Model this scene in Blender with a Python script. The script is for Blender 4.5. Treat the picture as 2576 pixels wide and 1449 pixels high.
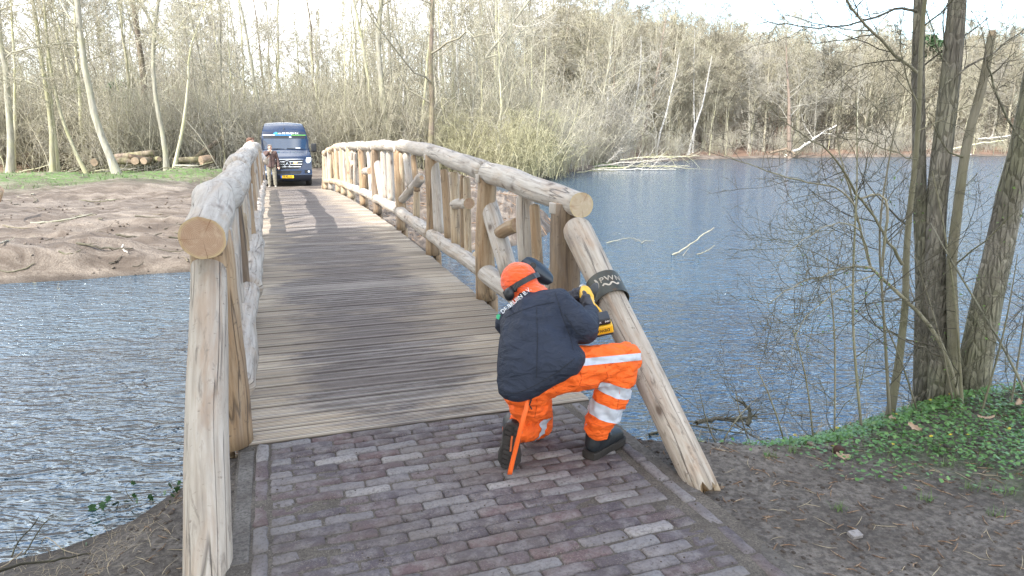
import bpy, bmesh, math, random
import numpy as np
from mathutils import Vector, Matrix, Quaternion, noise
R = math.radians
for o in list(bpy.data.objects): bpy.data.objects.remove(o)
SC = bpy.context.scene
COL = SC.collection

# ------------------------------------------------------------------ camera, sky, sun, exposure
FPX = 1717.0
PITCH = math.atan((724.5 - 360.0) / FPX)
CAM = np.array([0.0, 0.0, 1.5])
cd = bpy.data.cameras.new('camera'); cam = bpy.data.objects.new('camera', cd); COL.objects.link(cam)
cam.location = CAM; cam.rotation_euler = (math.pi / 2 - PITCH, 0, 0)
cd.sensor_width = 36.0; cd.lens = 36.0 * FPX / 2576.0
cd.clip_start = 0.05; cd.clip_end = 3000
SC.camera = cam

SUN_TO = Vector((-math.sin(R(40)) * math.cos(R(42)), -math.cos(R(40)) * math.cos(R(42)), math.sin(R(42))))
W = bpy.data.worlds.new('World'); SC.world = W; W.use_nodes = True
nt = W.node_tree; nt.nodes.clear()
out = nt.nodes.new('ShaderNodeOutputWorld'); bg = nt.nodes.new('ShaderNodeBackground')
sky = nt.nodes.new('ShaderNodeTexSky'); sky.sky_type = 'NISHITA'; sky.sun_disc = False
sky.sun_elevation = R(42); sky.sun_rotation = math.atan2(SUN_TO.x, SUN_TO.y) % (2 * math.pi)
sky.air_density = 1.25; sky.dust_density = 0.5; sky.ozone_density = 2.2
tc = nt.nodes.new('ShaderNodeTexCoord'); mp = nt.nodes.new('ShaderNodeMapping')
mp.inputs['Scale'].default_value = (1.0, 1.0, 2.6)
nz = nt.nodes.new('ShaderNodeTexNoise'); nz.inputs['Scale'].default_value = 1.7; nz.inputs['Detail'].default_value = 7
nz.inputs['Roughness'].default_value = 0.55
cr = nt.nodes.new('ShaderNodeValToRGB'); cr.color_ramp.elements[0].position = 0.36; cr.color_ramp.elements[1].position = 0.60
mx = nt.nodes.new('ShaderNodeMix'); mx.data_type = 'RGBA'
mx.inputs['B'].default_value = (8.2, 8.2, 8.2, 1)
nt.links.new(tc.outputs['Generated'], mp.inputs['Vector']); nt.links.new(mp.outputs[0], nz.inputs['Vector'])
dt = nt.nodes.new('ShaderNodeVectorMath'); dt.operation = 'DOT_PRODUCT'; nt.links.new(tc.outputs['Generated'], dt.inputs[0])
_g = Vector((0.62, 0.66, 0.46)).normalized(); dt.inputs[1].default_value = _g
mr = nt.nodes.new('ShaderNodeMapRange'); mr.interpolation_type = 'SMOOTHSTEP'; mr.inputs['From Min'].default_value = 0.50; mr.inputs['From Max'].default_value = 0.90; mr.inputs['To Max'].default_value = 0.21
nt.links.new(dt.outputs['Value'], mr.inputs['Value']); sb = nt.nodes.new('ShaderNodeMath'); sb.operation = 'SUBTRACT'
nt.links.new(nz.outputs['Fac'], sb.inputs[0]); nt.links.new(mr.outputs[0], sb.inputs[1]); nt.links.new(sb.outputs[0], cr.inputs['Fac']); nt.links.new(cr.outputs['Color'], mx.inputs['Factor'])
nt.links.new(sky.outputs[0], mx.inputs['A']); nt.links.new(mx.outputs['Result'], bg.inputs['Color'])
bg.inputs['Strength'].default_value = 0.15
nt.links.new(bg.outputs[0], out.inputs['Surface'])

ld = bpy.data.lights.new('sun', 'SUN'); ld.energy = 2.9; ld.angle = R(0.53); ld.color = (1.0, 0.965, 0.915)
sun = bpy.data.objects.new('sun', ld); COL.objects.link(sun)
sun.rotation_euler = SUN_TO.to_track_quat('Z', 'Y').to_euler()
SC.view_settings.view_transform = 'Standard'; SC.view_settings.look = 'None'
SC.view_settings.exposure = 1.6; SC.view_settings.gamma = 1.0
SC.view_settings.use_curve_mapping = False
SC.render.engine = 'CYCLES'
SC.cycles.use_denoising = True; SC.cycles.denoising_prefilter = 'NONE'; SC.cycles.denoising_input_passes = 'RGB_ALBEDO_NORMAL'; SC.cycles.sample_clamp_direct = 12; SC.cycles.sample_clamp_indirect = 6; SC.cycles.max_bounces = 6; SC.cycles.transparent_max_bounces = 6

# ------------------------------------------------------------------ measuring: the photograph's geometry, used to place real things at real distances
_fw = np.array([0, math.cos(PITCH), -math.sin(PITCH)]); _up = np.array([0, math.sin(PITCH), math.cos(PITCH)]); _rt = np.array([1.0, 0, 0])
def ray(x, y): return _fw + _rt * (x - 1288) / FPX + _up * (724.5 - y) / FPX
def on_z(x, y, z=0.0):
    d = ray(x, y); return CAM + d * ((z - CAM[2]) / d[2])
def at(x, y, Y):
    d = ray(x, y); return CAM + d * (Y / d[1])
# bridge frame: s along, t across, z up
BA = R(19.2)
U = np.array([-math.sin(BA), math.cos(BA), 0]); E_ = np.array([math.cos(BA), math.sin(BA), 0])
B0 = np.array([-1.379, 3.2, 0.0]); BW = 1.95
def B(s, t, z): return B0 + U * s + E_ * t + np.array([0, 0, z])
def on_t(x, y, t):
    d = ray(x, y); p0 = B(0, t, 0); k = np.dot(p0 - CAM, E_) / np.dot(d, E_); return CAM + d * k
def st(p):
    v = np.array(p) - B0; return float(v @ U), float(v @ E_)
def deck_z(s): return float(np.interp(s, [-1, 0, 2.2, 4.4, 7, 10, 13, 16, 18.5, 21.5, 24], [-.02, .0, .14, .21, .265, .265, .23, .17, .08, -.08, -.2]))
def bridge_matrix(s, t, z, rx=0, rz=0):
    return Matrix.Translation(Vector(B(s, t, z))) @ Matrix.Rotation(BA + rz, 4, 'Z') @ Matrix.Rotation(rx, 4, 'X')

# ------------------------------------------------------------------ object helpers
def put(o, parent=None):
    COL.objects.link(o)
    if parent is not None: o.parent = parent
    return o
def tag(o, label=None, cat=None, group=None, kind=None):
    if label: o['label'] = label
    if cat: o['category'] = cat
    if group: o['group'] = group
    if kind: o['kind'] = kind
    return o
def empty(name, loc=(0, 0, 0), rz=0.0):
    o = bpy.data.objects.new(name, None); o.location = Vector(loc); o.rotation_euler = (0, 0, rz); o.empty_display_size = 0.2
    COL.objects.link(o); return o
def local(parent, child):
    """keep child's world placement although it is now parented to an empty that stands elsewhere"""
    child.matrix_parent_inverse = (Matrix.Translation(parent.location) @ parent.rotation_euler.to_matrix().to_4x4()).inverted()
    return child
def make_mesh(name, V, F, uv=None, mats=None, mi=None, smooth=True):
    """V (n,3); F (m,k) all the same k or list of lists"""
    me = bpy.data.meshes.new(name)
    V = np.asarray(V, dtype=np.float32).reshape(-1, 3)
    if isinstance(F, np.ndarray):
        m, k = F.shape
        me.vertices.add(len(V)); me.vertices.foreach_set('co', V.ravel())
        me.loops.add(m * k); me.loops.foreach_set('vertex_index', F.astype(np.int32).ravel())
        me.polygons.add(m); me.polygons.foreach_set('loop_start', np.arange(0, m * k, k, dtype=np.int32))
        me.polygons.foreach_set('loop_total', np.full(m, k, dtype=np.int32))
        me.update(calc_edges=True)
    else:
        me.from_pydata([tuple(v) for v in V], [], F)
    if uv is not None:
        l = me.uv_layers.new(name='UVMap'); l.data.foreach_set('uv', np.asarray(uv, dtype=np.float32).ravel())
    for m_ in (mats or []): me.materials.append(m_)
    if mi is not None: me.polygons.foreach_set('material_index', np.asarray(mi, dtype=np.int32))
    if smooth: me.polygons.foreach_set('use_smooth', np.ones(len(me.polygons), dtype=bool))
    me.validate() if not isinstance(F, np.ndarray) else None
    return me
def add(name, me, parent=None, mat=None, matrix=None):
    if mat is not None and len(me.materials) == 0: me.materials.append(mat)
    o = bpy.data.objects.new(name, me); put(o)
    if matrix is not None: o.matrix_world = matrix
    if parent is not None:
        o.parent = parent; local(parent, o)
    return o
def copy_tree(o, parent=None):
    c = o.copy(); COL.objects.link(c)
    if parent is not None: c.parent = parent
    for ch in list(o.children): copy_tree(ch, c)
    return c
def bm_mesh(name, bm, mats=None, smooth=False):
    me = bpy.data.meshes.new(name); bm.normal_update(); bm.to_mesh(me); bm.free()
    for m_ in (mats or []): me.materials.append(m_)
    if smooth: me.polygons.foreach_set('use_smooth', np.ones(len(me.polygons), dtype=bool))
    return me
def bm_box(bm, c, size, rot=None, bevel=0.0, mi=0, seg=2):
    b2 = bmesh.new(); bmesh.ops.create_cube(b2, size=1.0)
    bmesh.ops.scale(b2, vec=Vector(size), verts=b2.verts)
    if bevel > 0: bmesh.ops.bevel(b2, geom=list(b2.edges), offset=bevel, segments=seg, affect='EDGES', profile=0.6)
    M = Matrix.Translation(Vector(c))
    if rot is not None: M = M @ rot.to_4x4()
    bmesh.ops.transform(b2, matrix=M, verts=b2.verts)
    for f in b2.faces: f.material_index = mi
    _merge(bm, b2); return bm
def _merge(bm, b2):
    me = bpy.data.meshes.new('tmp'); b2.to_mesh(me); b2.free(); bm.from_mesh(me); bpy.data.meshes.remove(me)
def bm_cyl(bm, p0, p1, r0, r1=None, k=24, mi=0, caps=True, bevel=0.0):
    r1 = r0 if r1 is None else r1
    p0, p1 = Vector(p0), Vector(p1); L = (p1 - p0).length
    b2 = bmesh.new(); bmesh.ops.create_cone(b2, cap_ends=caps, segments=k, radius1=r0, radius2=r1, depth=L)
    if bevel > 0:
        ed = [e for e in b2.edges if len(e.link_faces) == 2 and abs(e.verts[0].co.z - e.verts[1].co.z) < 1e-6]
        bmesh.ops.bevel(b2, geom=ed, offset=bevel, segments=2, affect='EDGES')
    q = (p1 - p0).to_track_quat('Z', 'Y')
    bmesh.ops.transform(b2, matrix=Matrix.Translation((p0 + p1) / 2) @ q.to_matrix().to_4x4(), verts=b2.verts)
    for f in b2.faces: f.material_index = mi
    _merge(bm, b2); return bm
def rot_to(d, up='Y'): return Vector(d).to_track_quat('Z', up).to_matrix()

# tubes ---------------------------------------------------------------
def tube_block(P, r, k, cap=False):
    """one bent tapering tube: returns V, F(quads), UV per loop"""
    P = np.asarray(P, float); n = len(P); r = np.asarray(r, float)
    T = np.gradient(P, axis=0); T /= (np.linalg.norm(T, axis=1, keepdims=True) + 1e-9)
    ref = np.array([0.0, 0, 1]) if abs(T[:, 2]).mean() < 0.8 else np.array([1.0, 0, 0])
    A = np.cross(T, ref); A /= (np.linalg.norm(A, axis=1, keepdims=True) + 1e-9); Bv = np.cross(T, A)
    a = np.arange(k) * 2 * math.pi / k
    rr = r if r.ndim == 2 else np.repeat(r[:, None], k, 1)
    V = P[:, None, :] + rr[:, :, None] * (np.cos(a)[None, :, None] * A[:, None, :] + np.sin(a)[None, :, None] * Bv[:, None, :])
    i = np.arange(n - 1)[:, None]; j = np.arange(k)[None, :]; j2 = (j + 1) % k
    F = np.stack([i * k + j, i * k + j2, (i + 1) * k + j2, (i + 1) * k + j], -1).reshape(-1, 4)
    return V.reshape(-1, 3), F
def tubes_mesh(name, items, mat, uvscale=1.0):
    """items: list of (P, r, k)"""
    Vs, Fs, off = [], [], 0
    for P, r, k in items:
        v, f = tube_block(P, r, k); Vs.append(v); Fs.append(f + off); off += len(v)
    return make_mesh(name, np.concatenate(Vs), np.concatenate(Fs), mats=[mat])

# logs with cut ends ----------------------------------------------------
def log_mesh(name, pts, rad, mat, endmat, seed=0, k=18, seg=0.09, lump=0.06, bend=1.0, ends=(True, True), dome=(0.0, 0.0), ragged=(0, 0)):
    rng = np.random.default_rng(seed)
    pts = np.asarray(pts, float); rad = np.atleast_1d(np.asarray(rad, float))
    if len(rad) == 1: rad = np.repeat(rad, len(pts))
    dl = np.concatenate([[0], np.cumsum(np.linalg.norm(np.diff(pts, axis=0), axis=1))]); L = dl[-1]
    n = max(4, int(L / seg) + 1); q = np.linspace(0, L, n)
    P = np.stack([np.interp(q, dl, pts[:, i]) for i in range(3)], 1); rr = np.interp(q, dl, rad)
    # slow bends and knobbly girth
    off = np.array([[noise.noise(Vector((x * 1.3 + seed * 7.1, c * 5.3, seed * 3.7))) for c in range(3)] for x in q]) * 0.02 * min(1, L) * bend
    off[0] *= .3; off[-1] *= .3
    P = P + off
    a = np.arange(k) * 2 * math.pi / k
    Rm = np.zeros((n, k))
    for i, x in enumerate(q):
        for j in range(k):
            g = noise.noise(Vector((x * 2.2 + seed * 9.7, math.cos(a[j]) * 0.9, math.sin(a[j]) * 0.9 + seed)))
            h = noise.noise(Vector((x * 7.0 + seed, math.cos(a[j]) * 2.2, math.sin(a[j]) * 2.2)))
            Rm[i, j] = rr[i] * (1 + lump * 1.6 * g + lump * 0.5 * h)
    D0 = (P[1] - P[0]) / np.linalg.norm(P[1] - P[0]); D1 = (P[-1] - P[-2]) / np.linalg.norm(P[-1] - P[-2])
    # rounded ends: extra rings
    Pn, Rn = list(P), list(Rm)
    if dome[0] > 0:
        Pn = [P[0] - D0 * dome[0] * rr[0] * z for z in (1.0, .82, .45)] + Pn; Rn = [Rm[0] * w for w in (.45, .75, .94)] + Rn
    if dome[1] > 0:
        Pn += [P[-1] + D1 * dome[1] * rr[-1] * z for z in (.45, .82, 1.0)]; Rn += [Rm[-1] * w for w in (.94, .75, .45)]
    P = np.array(Pn); Rm = np.array(Rn); n = len(P)
    V, F = tube_block(P, Rm, k)
    V = V.reshape(n, k, 3)
    if ragged[0]: V[0] -= D0 * (rng.random(k)[:, None] * ragged[0])
    if ragged[1]: V[-1] += D1 * (rng.random(k)[:, None] * ragged[1])
    V = V.reshape(-1, 3)
    dl = np.concatenate([[0], np.cumsum(np.linalg.norm(np.diff(P, axis=0), axis=1))])
    faces = F.tolist(); mi = [0] * len(faces)
    uv = []
    circ = 2 * math.pi * float(rr.mean())
    for i in range(n - 1):
        for j in range(k):
            u0, u1 = j / k * circ, (j + 1) / k * circ
            uv += [(u0, dl[i]), (u1, dl[i]), (u1, dl[i + 1]), (u0, dl[i + 1])]
    V = V.tolist()
    for e, base, rev in ((0, 0, False), (1, (n - 1) * k, True)):
        if not ends[e]: continue
        c = np.mean(V[base:base + k], axis=0); ci = len(V); V.append(c.tolist())
        # one inner ring so that the cut face can be shaded smoothly
        for j in range(k):
            j2 = (j + 1) % k
            f = [base + j, ci, base + j2] if not rev else [base + j2, ci, base + j]
            faces.append(f); mi.append(1)
            aa, bb = a[j], a[j] + 2 * math.pi / k
            pa, pb = (math.cos(aa) * .1 + 5, math.sin(aa) * .1 + 5), (math.cos(bb) * .1 + 5, math.sin(bb) * .1 + 5)
            uv += [pa, (5, 5), pb] if not rev else [pb, (5, 5), pa]
    me = bpy.data.meshes.new(name); me.from_pydata(V, [], faces)
    l = me.uv_layers.new(name='UVMap'); l.data.foreach_set('uv', np.asarray(uv, dtype=np.float32).ravel())
    me.materials.append(mat); me.materials.append(endmat)
    me.polygons.foreach_set('material_index', np.asarray(mi, dtype=np.int32))
    sm = np.array([m_ == 0 for m_ in mi]); me.polygons.foreach_set('use_smooth', sm)
    return me

# organic shapes: tapered capsules and ellipsoids fused into one skin ------
def _ico(bm, c, r, sub=2):
    ret = bmesh.ops.create_icosphere(bm, subdivisions=sub, radius=1.0)
    vs = ret['verts']; r = Vector((r, r, r)) if not hasattr(r, '__len__') else Vector(r)
    for v in vs: v.co = Vector((v.co.x * r.x, v.co.y * r.y, v.co.z * r.z)) + Vector(c)
    return vs
def blob(name, prims, voxel, smooth=6, mats=None, wrinkle=None, decimate=None):
    bm = bmesh.new()
    for pr in prims:
        if pr[0] == 'cap':
            _, p0, p1, r0, r1 = pr[:5]
            b2 = bmesh.new(); _ico(b2, p0, r0); _ico(b2, p1, r1)
            h = bmesh.ops.convex_hull(b2, input=list(b2.verts))
            dead = [g for g in h['geom_interior'] if isinstance(g, bmesh.types.BMVert)]
            if dead: bmesh.ops.delete(b2, geom=dead, context='VERTS')
            _merge(bm, b2)
        elif pr[0] == 'hull':
            b2 = bmesh.new()
            for c, r in pr[1]: _ico(b2, c, r)
            h = bmesh.ops.convex_hull(b2, input=list(b2.verts))
            dead = [g for g in h['geom_interior'] if isinstance(g, bmesh.types.BMVert)]
            if dead: bmesh.ops.delete(b2, geom=dead, context='VERTS')
            _merge(bm, b2)
        elif pr[0] == 'ell':
            b2 = bmesh.new(); vs = _ico(b2, (0, 0, 0), pr[2], 3)
            M = Matrix.Translation(Vector(pr[1])) @ (pr[3].to_4x4() if len(pr) > 3 else Matrix.Identity(4))
            bmesh.ops.transform(b2, matrix=M, verts=b2.verts); _merge(bm, b2)
    me = bpy.data.meshes.new('tmp'); bm.to_mesh(me); bm.free()
    o = bpy.data.objects.new('tmp', me); COL.objects.link(o)
    m = o.modifiers.new('r', 'REMESH'); m.mode = 'VOXEL'; m.voxel_size = voxel; m.use_smooth_shade = True
    if smooth:
        s = o.modifiers.new('s', 'SMOOTH'); s.factor = 0.5; s.iterations = smooth
    dg = bpy.context.evaluated_depsgraph_get(); ev = o.evaluated_get(dg)
    res = bpy.data.meshes.new_from_object(ev); res.name = name
    bpy.data.objects.remove(o); bpy.data.meshes.remove(me)
    if wrinkle:
        amp, sx, seed = wrinkle[:3]; st_ = wrinkle[3] if len(wrinkle) > 3 else (1, 1, 1)
        n = len(res.vertices); co = np.empty(n * 3, np.float32); res.vertices.foreach_get('co', co); co = co.reshape(-1, 3)
        no = np.array([v.normal[:] for v in res.vertices])
        d = np.array([noise.fractal(Vector((c[0] * sx * st_[0] + seed, c[1] * sx * st_[1], c[2] * sx * st_[2])), 0.9, 2.1, 3) for c in co])
        d = -np.abs(d) + 0.25
        co = co + no * (d * amp)[:, None]
        res.vertices.foreach_set('co', co.astype(np.float32).ravel()); res.update()
    for m_ in (mats or []): res.materials.append(m_)
    res.polygons.foreach_set('use_smooth', np.ones(len(res.polygons), dtype=bool))
    return res
def band_from(me, name, p0, p1, a0, a1, off, mat, axis=None, rad=None):
    """copy of the skin between two cuts across the axis p0-p1, lifted by off: a strip of tape that follows the cloth"""
    p0, p1 = Vector(p0), Vector(p1); d = (p1 - p0).normalized() if axis is None else Vector(axis).normalized(); L = (p1 - p0).length
    bm = bmesh.new(); bm.from_mesh(me); bm.normal_update()
    nrm = {v.index: v.normal.copy() for v in bm.verts}
    for v in bm.verts: v.co += v.normal * off
    bmesh.ops.bisect_plane(bm, geom=bm.verts[:] + bm.edges[:] + bm.faces[:], plane_co=p0 + d * (a0 * L), plane_no=-d, clear_outer=True)
    bmesh.ops.bisect_plane(bm, geom=bm.verts[:] + bm.edges[:] + bm.faces[:], plane_co=p0 + d * (a1 * L), plane_no=d, clear_outer=True)
    if rad:
        kill = [v for v in bm.verts if ((v.co - p0) - d * (v.co - p0).dot(d)).length > rad]
        bmesh.ops.delete(bm, geom=kill, context='VERTS')
    return bm_mesh(name, bm, [mat], smooth=True)
def text_mesh(name, body, size, mat, depth=0.001, bold=0.0, shear=0.0, spacing=1.0):
    cu = bpy.data.curves.new('t', 'FONT'); cu.body = body; cu.size = size; cu.extrude = depth; cu.offset = bold; cu.shear = shear
    cu.align_x = 'CENTER'; cu.align_y = 'CENTER'; cu.space_character = spacing; cu.resolution_u = 3
    o = bpy.data.objects.new('t', cu); COL.objects.link(o)
    dg = bpy.context.evaluated_depsgraph_get(); me = bpy.data.meshes.new_from_object(o.evaluated_get(dg)); me.name = name
    bpy.data.objects.remove(o); bpy.data.curves.remove(cu)
    me.materials.clear(); me.materials.append(mat); return me
def frame_matrix(o, x, y):
    x = Vector(x).normalized(); z = x.cross(Vector(y)).normalized(); y = z.cross(x)
    M = Matrix((x, y, z)).transposed().to_4x4(); M.translation = Vector(o); return M

# ------------------------------------------------------------------ material helpers
class MB:
    def __init__(self, name):
        self.m = bpy.data.materials.new(name); self.m.use_nodes = True; self.t = self.m.node_tree
        self.b = self.t.nodes['Principled BSDF']
    def n(self, typ, **kw):
        nd = self.t.nodes.new(typ)
        for k, v in kw.items():
            if k in nd.inputs: nd.inputs[k].default_value = v
            else: setattr(nd, k, v)
        return nd
    def l(self, a, b): self.t.links.new(a, b)
    def coord(self, which='Object', scale=(1, 1, 1), rot=(0, 0, 0)):
        t = self.n('ShaderNodeTexCoord'); m = self.n('ShaderNodeMapping'); m.inputs['Scale'].default_value = scale; m.inputs['Rotation'].default_value = rot
        self.l(t.outputs[which], m.inputs['Vector']); return m.outputs[0]
    def world(self, scale=(1, 1, 1), rot=(0, 0, 0)):
        g = self.n('ShaderNodeNewGeometry'); m = self.n('ShaderNodeMapping'); m.inputs['Scale'].default_value = scale; m.inputs['Rotation'].default_value = rot
        self.l(g.outputs['Position'], m.inputs['Vector']); return m.outputs[0]
    def noise(self, vec, scale, detail=5, rough=0.6, dist=0.0):
        n = self.n('ShaderNodeTexNoise'); n.inputs['Scale'].default_value = scale; n.inputs['Detail'].default_value = detail
        n.inputs['Roughness'].default_value = rough; n.inputs['Distortion'].default_value = dist
        self.l(vec, n.inputs['Vector']); return n.outputs['Fac']
    def ramp(self, fac, stops, interp='LINEAR'):
        r = self.n('ShaderNodeValToRGB'); r.color_ramp.interpolation = interp; els = r.color_ramp.elements
        while len(els) < len(stops): els.new(0.5)
        for e, (p, c) in zip(els, stops):
            e.position = p; e.color = (c, c, c, 1) if not hasattr(c, '__len__') else (*c, 1)
        self.l(fac, r.inputs['Fac']); return r.outputs['Color']
    def mix(self, fac, a, b, mode='MIX'):
        m = self.n('ShaderNodeMix'); m.data_type = 'RGBA'; m.blend_type = mode
        for s, v in (('Factor', fac), ('A', a), ('B', b)):
            if hasattr(v, 'links'): self.l(v, m.inputs[s])
            elif hasattr(v, '__len__'): m.inputs[s].default_value = (*v[:3], 1)
            else: m.inputs[s].default_value = v
        return m.outputs['Result']
    def math(self, op, a, b=0.0):
        m = self.n('ShaderNodeMath'); m.operation = op
        for i, v in enumerate((a, b)):
            if hasattr(v, 'links'): self.l(v, m.inputs[i])
            else: m.inputs[i].default_value = v
        return m.outputs[0]
    def rnd(self): return self.n('ShaderNodeObjectInfo').outputs['Random']
    def shift(self, vec, k=37.0):
        m = self.n('ShaderNodeVectorMath'); m.operation = 'ADD'; s = self.math('MULTIPLY', self.rnd(), k)
        self.l(vec, m.inputs[0]); self.l(s, m.inputs[1]); return m.outputs[0]
    def base(self, v):
        if hasattr(v, 'links'): self.l(v, self.b.inputs['Base Color'])
        else: self.b.inputs['Base Color'].default_value = (*v, 1)
    def rough(self, v):
        if hasattr(v, 'links'): self.l(v, self.b.inputs['Roughness'])
        else: self.b.inputs['Roughness'].default_value = v
    def bump(self, h, strength=0.5, dist=0.01, prev=None):
        b = self.n('ShaderNodeBump'); b.inputs['Strength'].default_value = strength; b.inputs['Distance'].default_value = dist
        self.l(h, b.inputs['Height'])
        if prev is not None: self.l(prev, b.inputs['Normal'])
        self.l(b.outputs[0], self.b.inputs['Normal']); return b.outputs[0]
def plain(name, col, rough=0.6, metal=0.0, var=0.12, bump=0.0, scale=20, spec=None, coat=0.0):
    m = MB(name); v = m.coord('Object'); n = m.noise(v, scale, 4)
    c = np.array(col); m.base(m.ramp(n, [(0.3, tuple(c * (1 - var))), (0.7, tuple(np.minimum(c * (1 + var), 1)))]))
    m.rough(rough); m.b.inputs['Metallic'].default_value = metal
    if spec is not None: m.b.inputs['Specular IOR Level'].default_value = spec
    if coat: m.b.inputs['Coat Weight'].default_value = coat; m.b.inputs['Coat Roughness'].default_value = 0.05
    if bump: m.bump(m.noise(v, scale * 4, 4), 0.5, bump)
    return m.m
def log_mat(name, dark, mid, light, streak=1.0, warm=(0.42, 0.24, 0.10), stain=0.35):
    """peeled log: long grain, drying cracks, knots, smears of bark dye"""
    m = MB(name)
    uv = m.coord('UV'); uvs = m.shift(uv)
    mp = m.n('ShaderNodeMapping'); mp.inputs['Scale'].default_value = (26, 1.6, 1); m.l(uvs, mp.inputs['Vector'])
    g = m.noise(mp.outputs[0], 1.6, 7, 0.62, 0.3)
    mp2 = m.n('ShaderNodeMapping'); mp2.inputs['Scale'].default_value = (5, 1.1, 1); m.l(uvs, mp2.inputs['Vector'])
    blot = m.noise(mp2.outputs[0], 2.0, 5, 0.6, 0.6)
    c = m.ramp(g, [(0.25, dark), (0.46, mid), (0.72, light)])
    c = m.mix(m.math('MULTIPLY', m.ramp(blot, [(0.50, 0.0), (0.72, 1.0)]), stain), c, warm)
    blot2 = m.noise(mp2.outputs[0], 4.7, 5, 0.7, 1.0)
    c = m.mix(m.math('MULTIPLY', m.ramp(blot2, [(0.56, 0.0), (0.70, 1.0)]), 0.75 * streak), c, (0.10, 0.075, 0.055))
    # fine dark nicks
    mp3 = m.n('ShaderNodeMapping'); mp3.inputs['Scale'].default_value = (18, 30, 1); m.l(uvs, mp3.inputs['Vector'])
    nick = m.noise(mp3.outputs[0], 1.5, 3, 0.5)
    c = m.mix(m.ramp(nick, [(0.67, 0.0), (0.73, 0.8)]), c, (0.09, 0.06, 0.04))
    # drying cracks that run along the stem
    mp4 = m.n('ShaderNodeMapping'); mp4.inputs['Scale'].default_value = (14, 0.55, 1); m.l(uvs, mp4.inputs['Vector'])
    ck = m.noise(mp4.outputs[0], 1.0, 2, 0.4, 0.4)
    crk = m.ramp(ck, [(0.488, 0.0), (0.5, 1.0), (0.512, 0.0)])
    gate = m.ramp(m.noise(mp2.outputs[0], 0.9, 1), [(0.44, 0.0), (0.50, 1.0)])
    crk = m.mix(gate, (0, 0, 0), crk)
    c = m.mix(m.math('MULTIPLY', crk, 0.8), c, (0.05, 0.035, 0.025))
    # branch knots
    mk = m.n('ShaderNodeMapping'); mk.inputs['Scale'].default_value = (5.5, 3.4, 1); m.l(uvs, mk.inputs['Vector'])
    vo = m.n('ShaderNodeTexVoronoi'); vo.inputs['Scale'].default_value = 1.0; vo.inputs['Randomness'].default_value = 1.0; m.l(mk.outputs[0], vo.inputs['Vector'])
    kd = m.math('ADD', vo.outputs['Distance'], m.math('MULTIPLY', g, .10))
    c = m.mix(m.ramp(kd, [(.12, .9), (.17, .40), (.28, 0.)]), c, (0.085, 0.05, 0.03))
    # scraps of bark and grey weathering
    gw = m.noise(mp2.outputs[0], 1.3, 6, 0.7, 0.8)
    c = m.mix(m.ramp(gw, [(.52, 0.), (.70, .6)]), c, (0.245, 0.215, 0.19))
    c = m.mix(m.math('MULTIPLY', m.rnd(), 0.35), c, mid)
    m.base(c); m.rough(0.72)
    h = m.math('ADD', m.math('MULTIPLY', g, 0.6), m.math('MULTIPLY', crk, -0.8))
    b1 = m.bump(h, 0.9, 0.010)
    m.bump(m.noise(mp2.outputs[0], 3.0, 4), 0.5, 0.012, b1)
    return m.m
# ------------------------------------------------------------------ ground, water
ZW = -0.9
WATER = np.array([(-120, -12), (-60, -6), (-30, -3), (-12, 0.6), (-6, 2.35), (-4.2, 3.0), (-3.07, 3.62), (-2.72, 3.8), (-2.50, 4.05), (-2.36, 4.45), (-2.0, 4.72),
    (-1.0, 4.8), (0.2, 4.75), (0.8, 4.5), (1.3, 4.45), (1.8, 4.7), (2.6, 5.15), (3.6, 5.3), (5, 5.6), (9, 6.6), (20, 8.5), (45, 12), (90, 20), (130, 40), (150, 90),
    (130, 125), (95.8, 131), (60, 120), (40, 112), (26.4, 102), (15, 84), (8, 66), (4, 54), (1.34, 44.8), (-1.5, 39), (-1.9, 33), (-0.3, 28.6), (1.0, 24.5), (1.45, 21),
    (1.0, 17.6), (0.1, 15.7), (-2, 14.4), (-4, 13.1), (-6.08, 12.5), (-8.98, 11.75), (-14, 11.2), (-30, 10.5), (-60, 13), (-120, 20)], float)
def water_sd(X, Y):
    """signed distance to the shoreline, positive on land"""
    sh = X.shape; x = X.ravel(); y = Y.ravel(); d2 = np.full(x.shape, 1e18); ins = np.zeros(x.shape, bool)
    n = len(WATER)
    for i in range(n):
        ax, ay = WATER[i]; bx, by = WATER[(i + 1) % n]
        vx, vy = bx - ax, by - ay; t = np.clip(((x - ax) * vx + (y - ay) * vy) / (vx * vx + vy * vy), 0, 1)
        d2 = np.minimum(d2, (x - ax - t * vx) ** 2 + (y - ay - t * vy) ** 2)
        c = ((ay > y) != (by > y)) & (x < (bx - ax) * (y - ay) / (by - ay + 1e-12) + ax); ins ^= c
    return (np.sqrt(d2) * np.where(ins, -1, 1)).reshape(sh)
def sstep(a, b, x): t = np.clip((x - a) / (b - a), 0, 1); return t * t * (3 - 2 * t)
_rng = np.random.default_rng(5)
_waves = [(f, _rng.uniform(0, 6.28), _rng.uniform(0, 6.28), _rng.uniform(-1, 1)) for f in np.geomspace(0.35, 22, 34)]
def lumps(x, y, fmin=0, fmax=99, p=1.0):
    s = np.zeros_like(x)
    for f, a, ph, w in _waves:
        if fmin <= f <= fmax:
            s += np.sin(f * (x * math.cos(a) + y * math.sin(a)) + ph + 1.7 * np.sin(f * 0.37 * (x * math.sin(a) - y * math.cos(a)) + w * 5)) / f ** p
    return s
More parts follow.
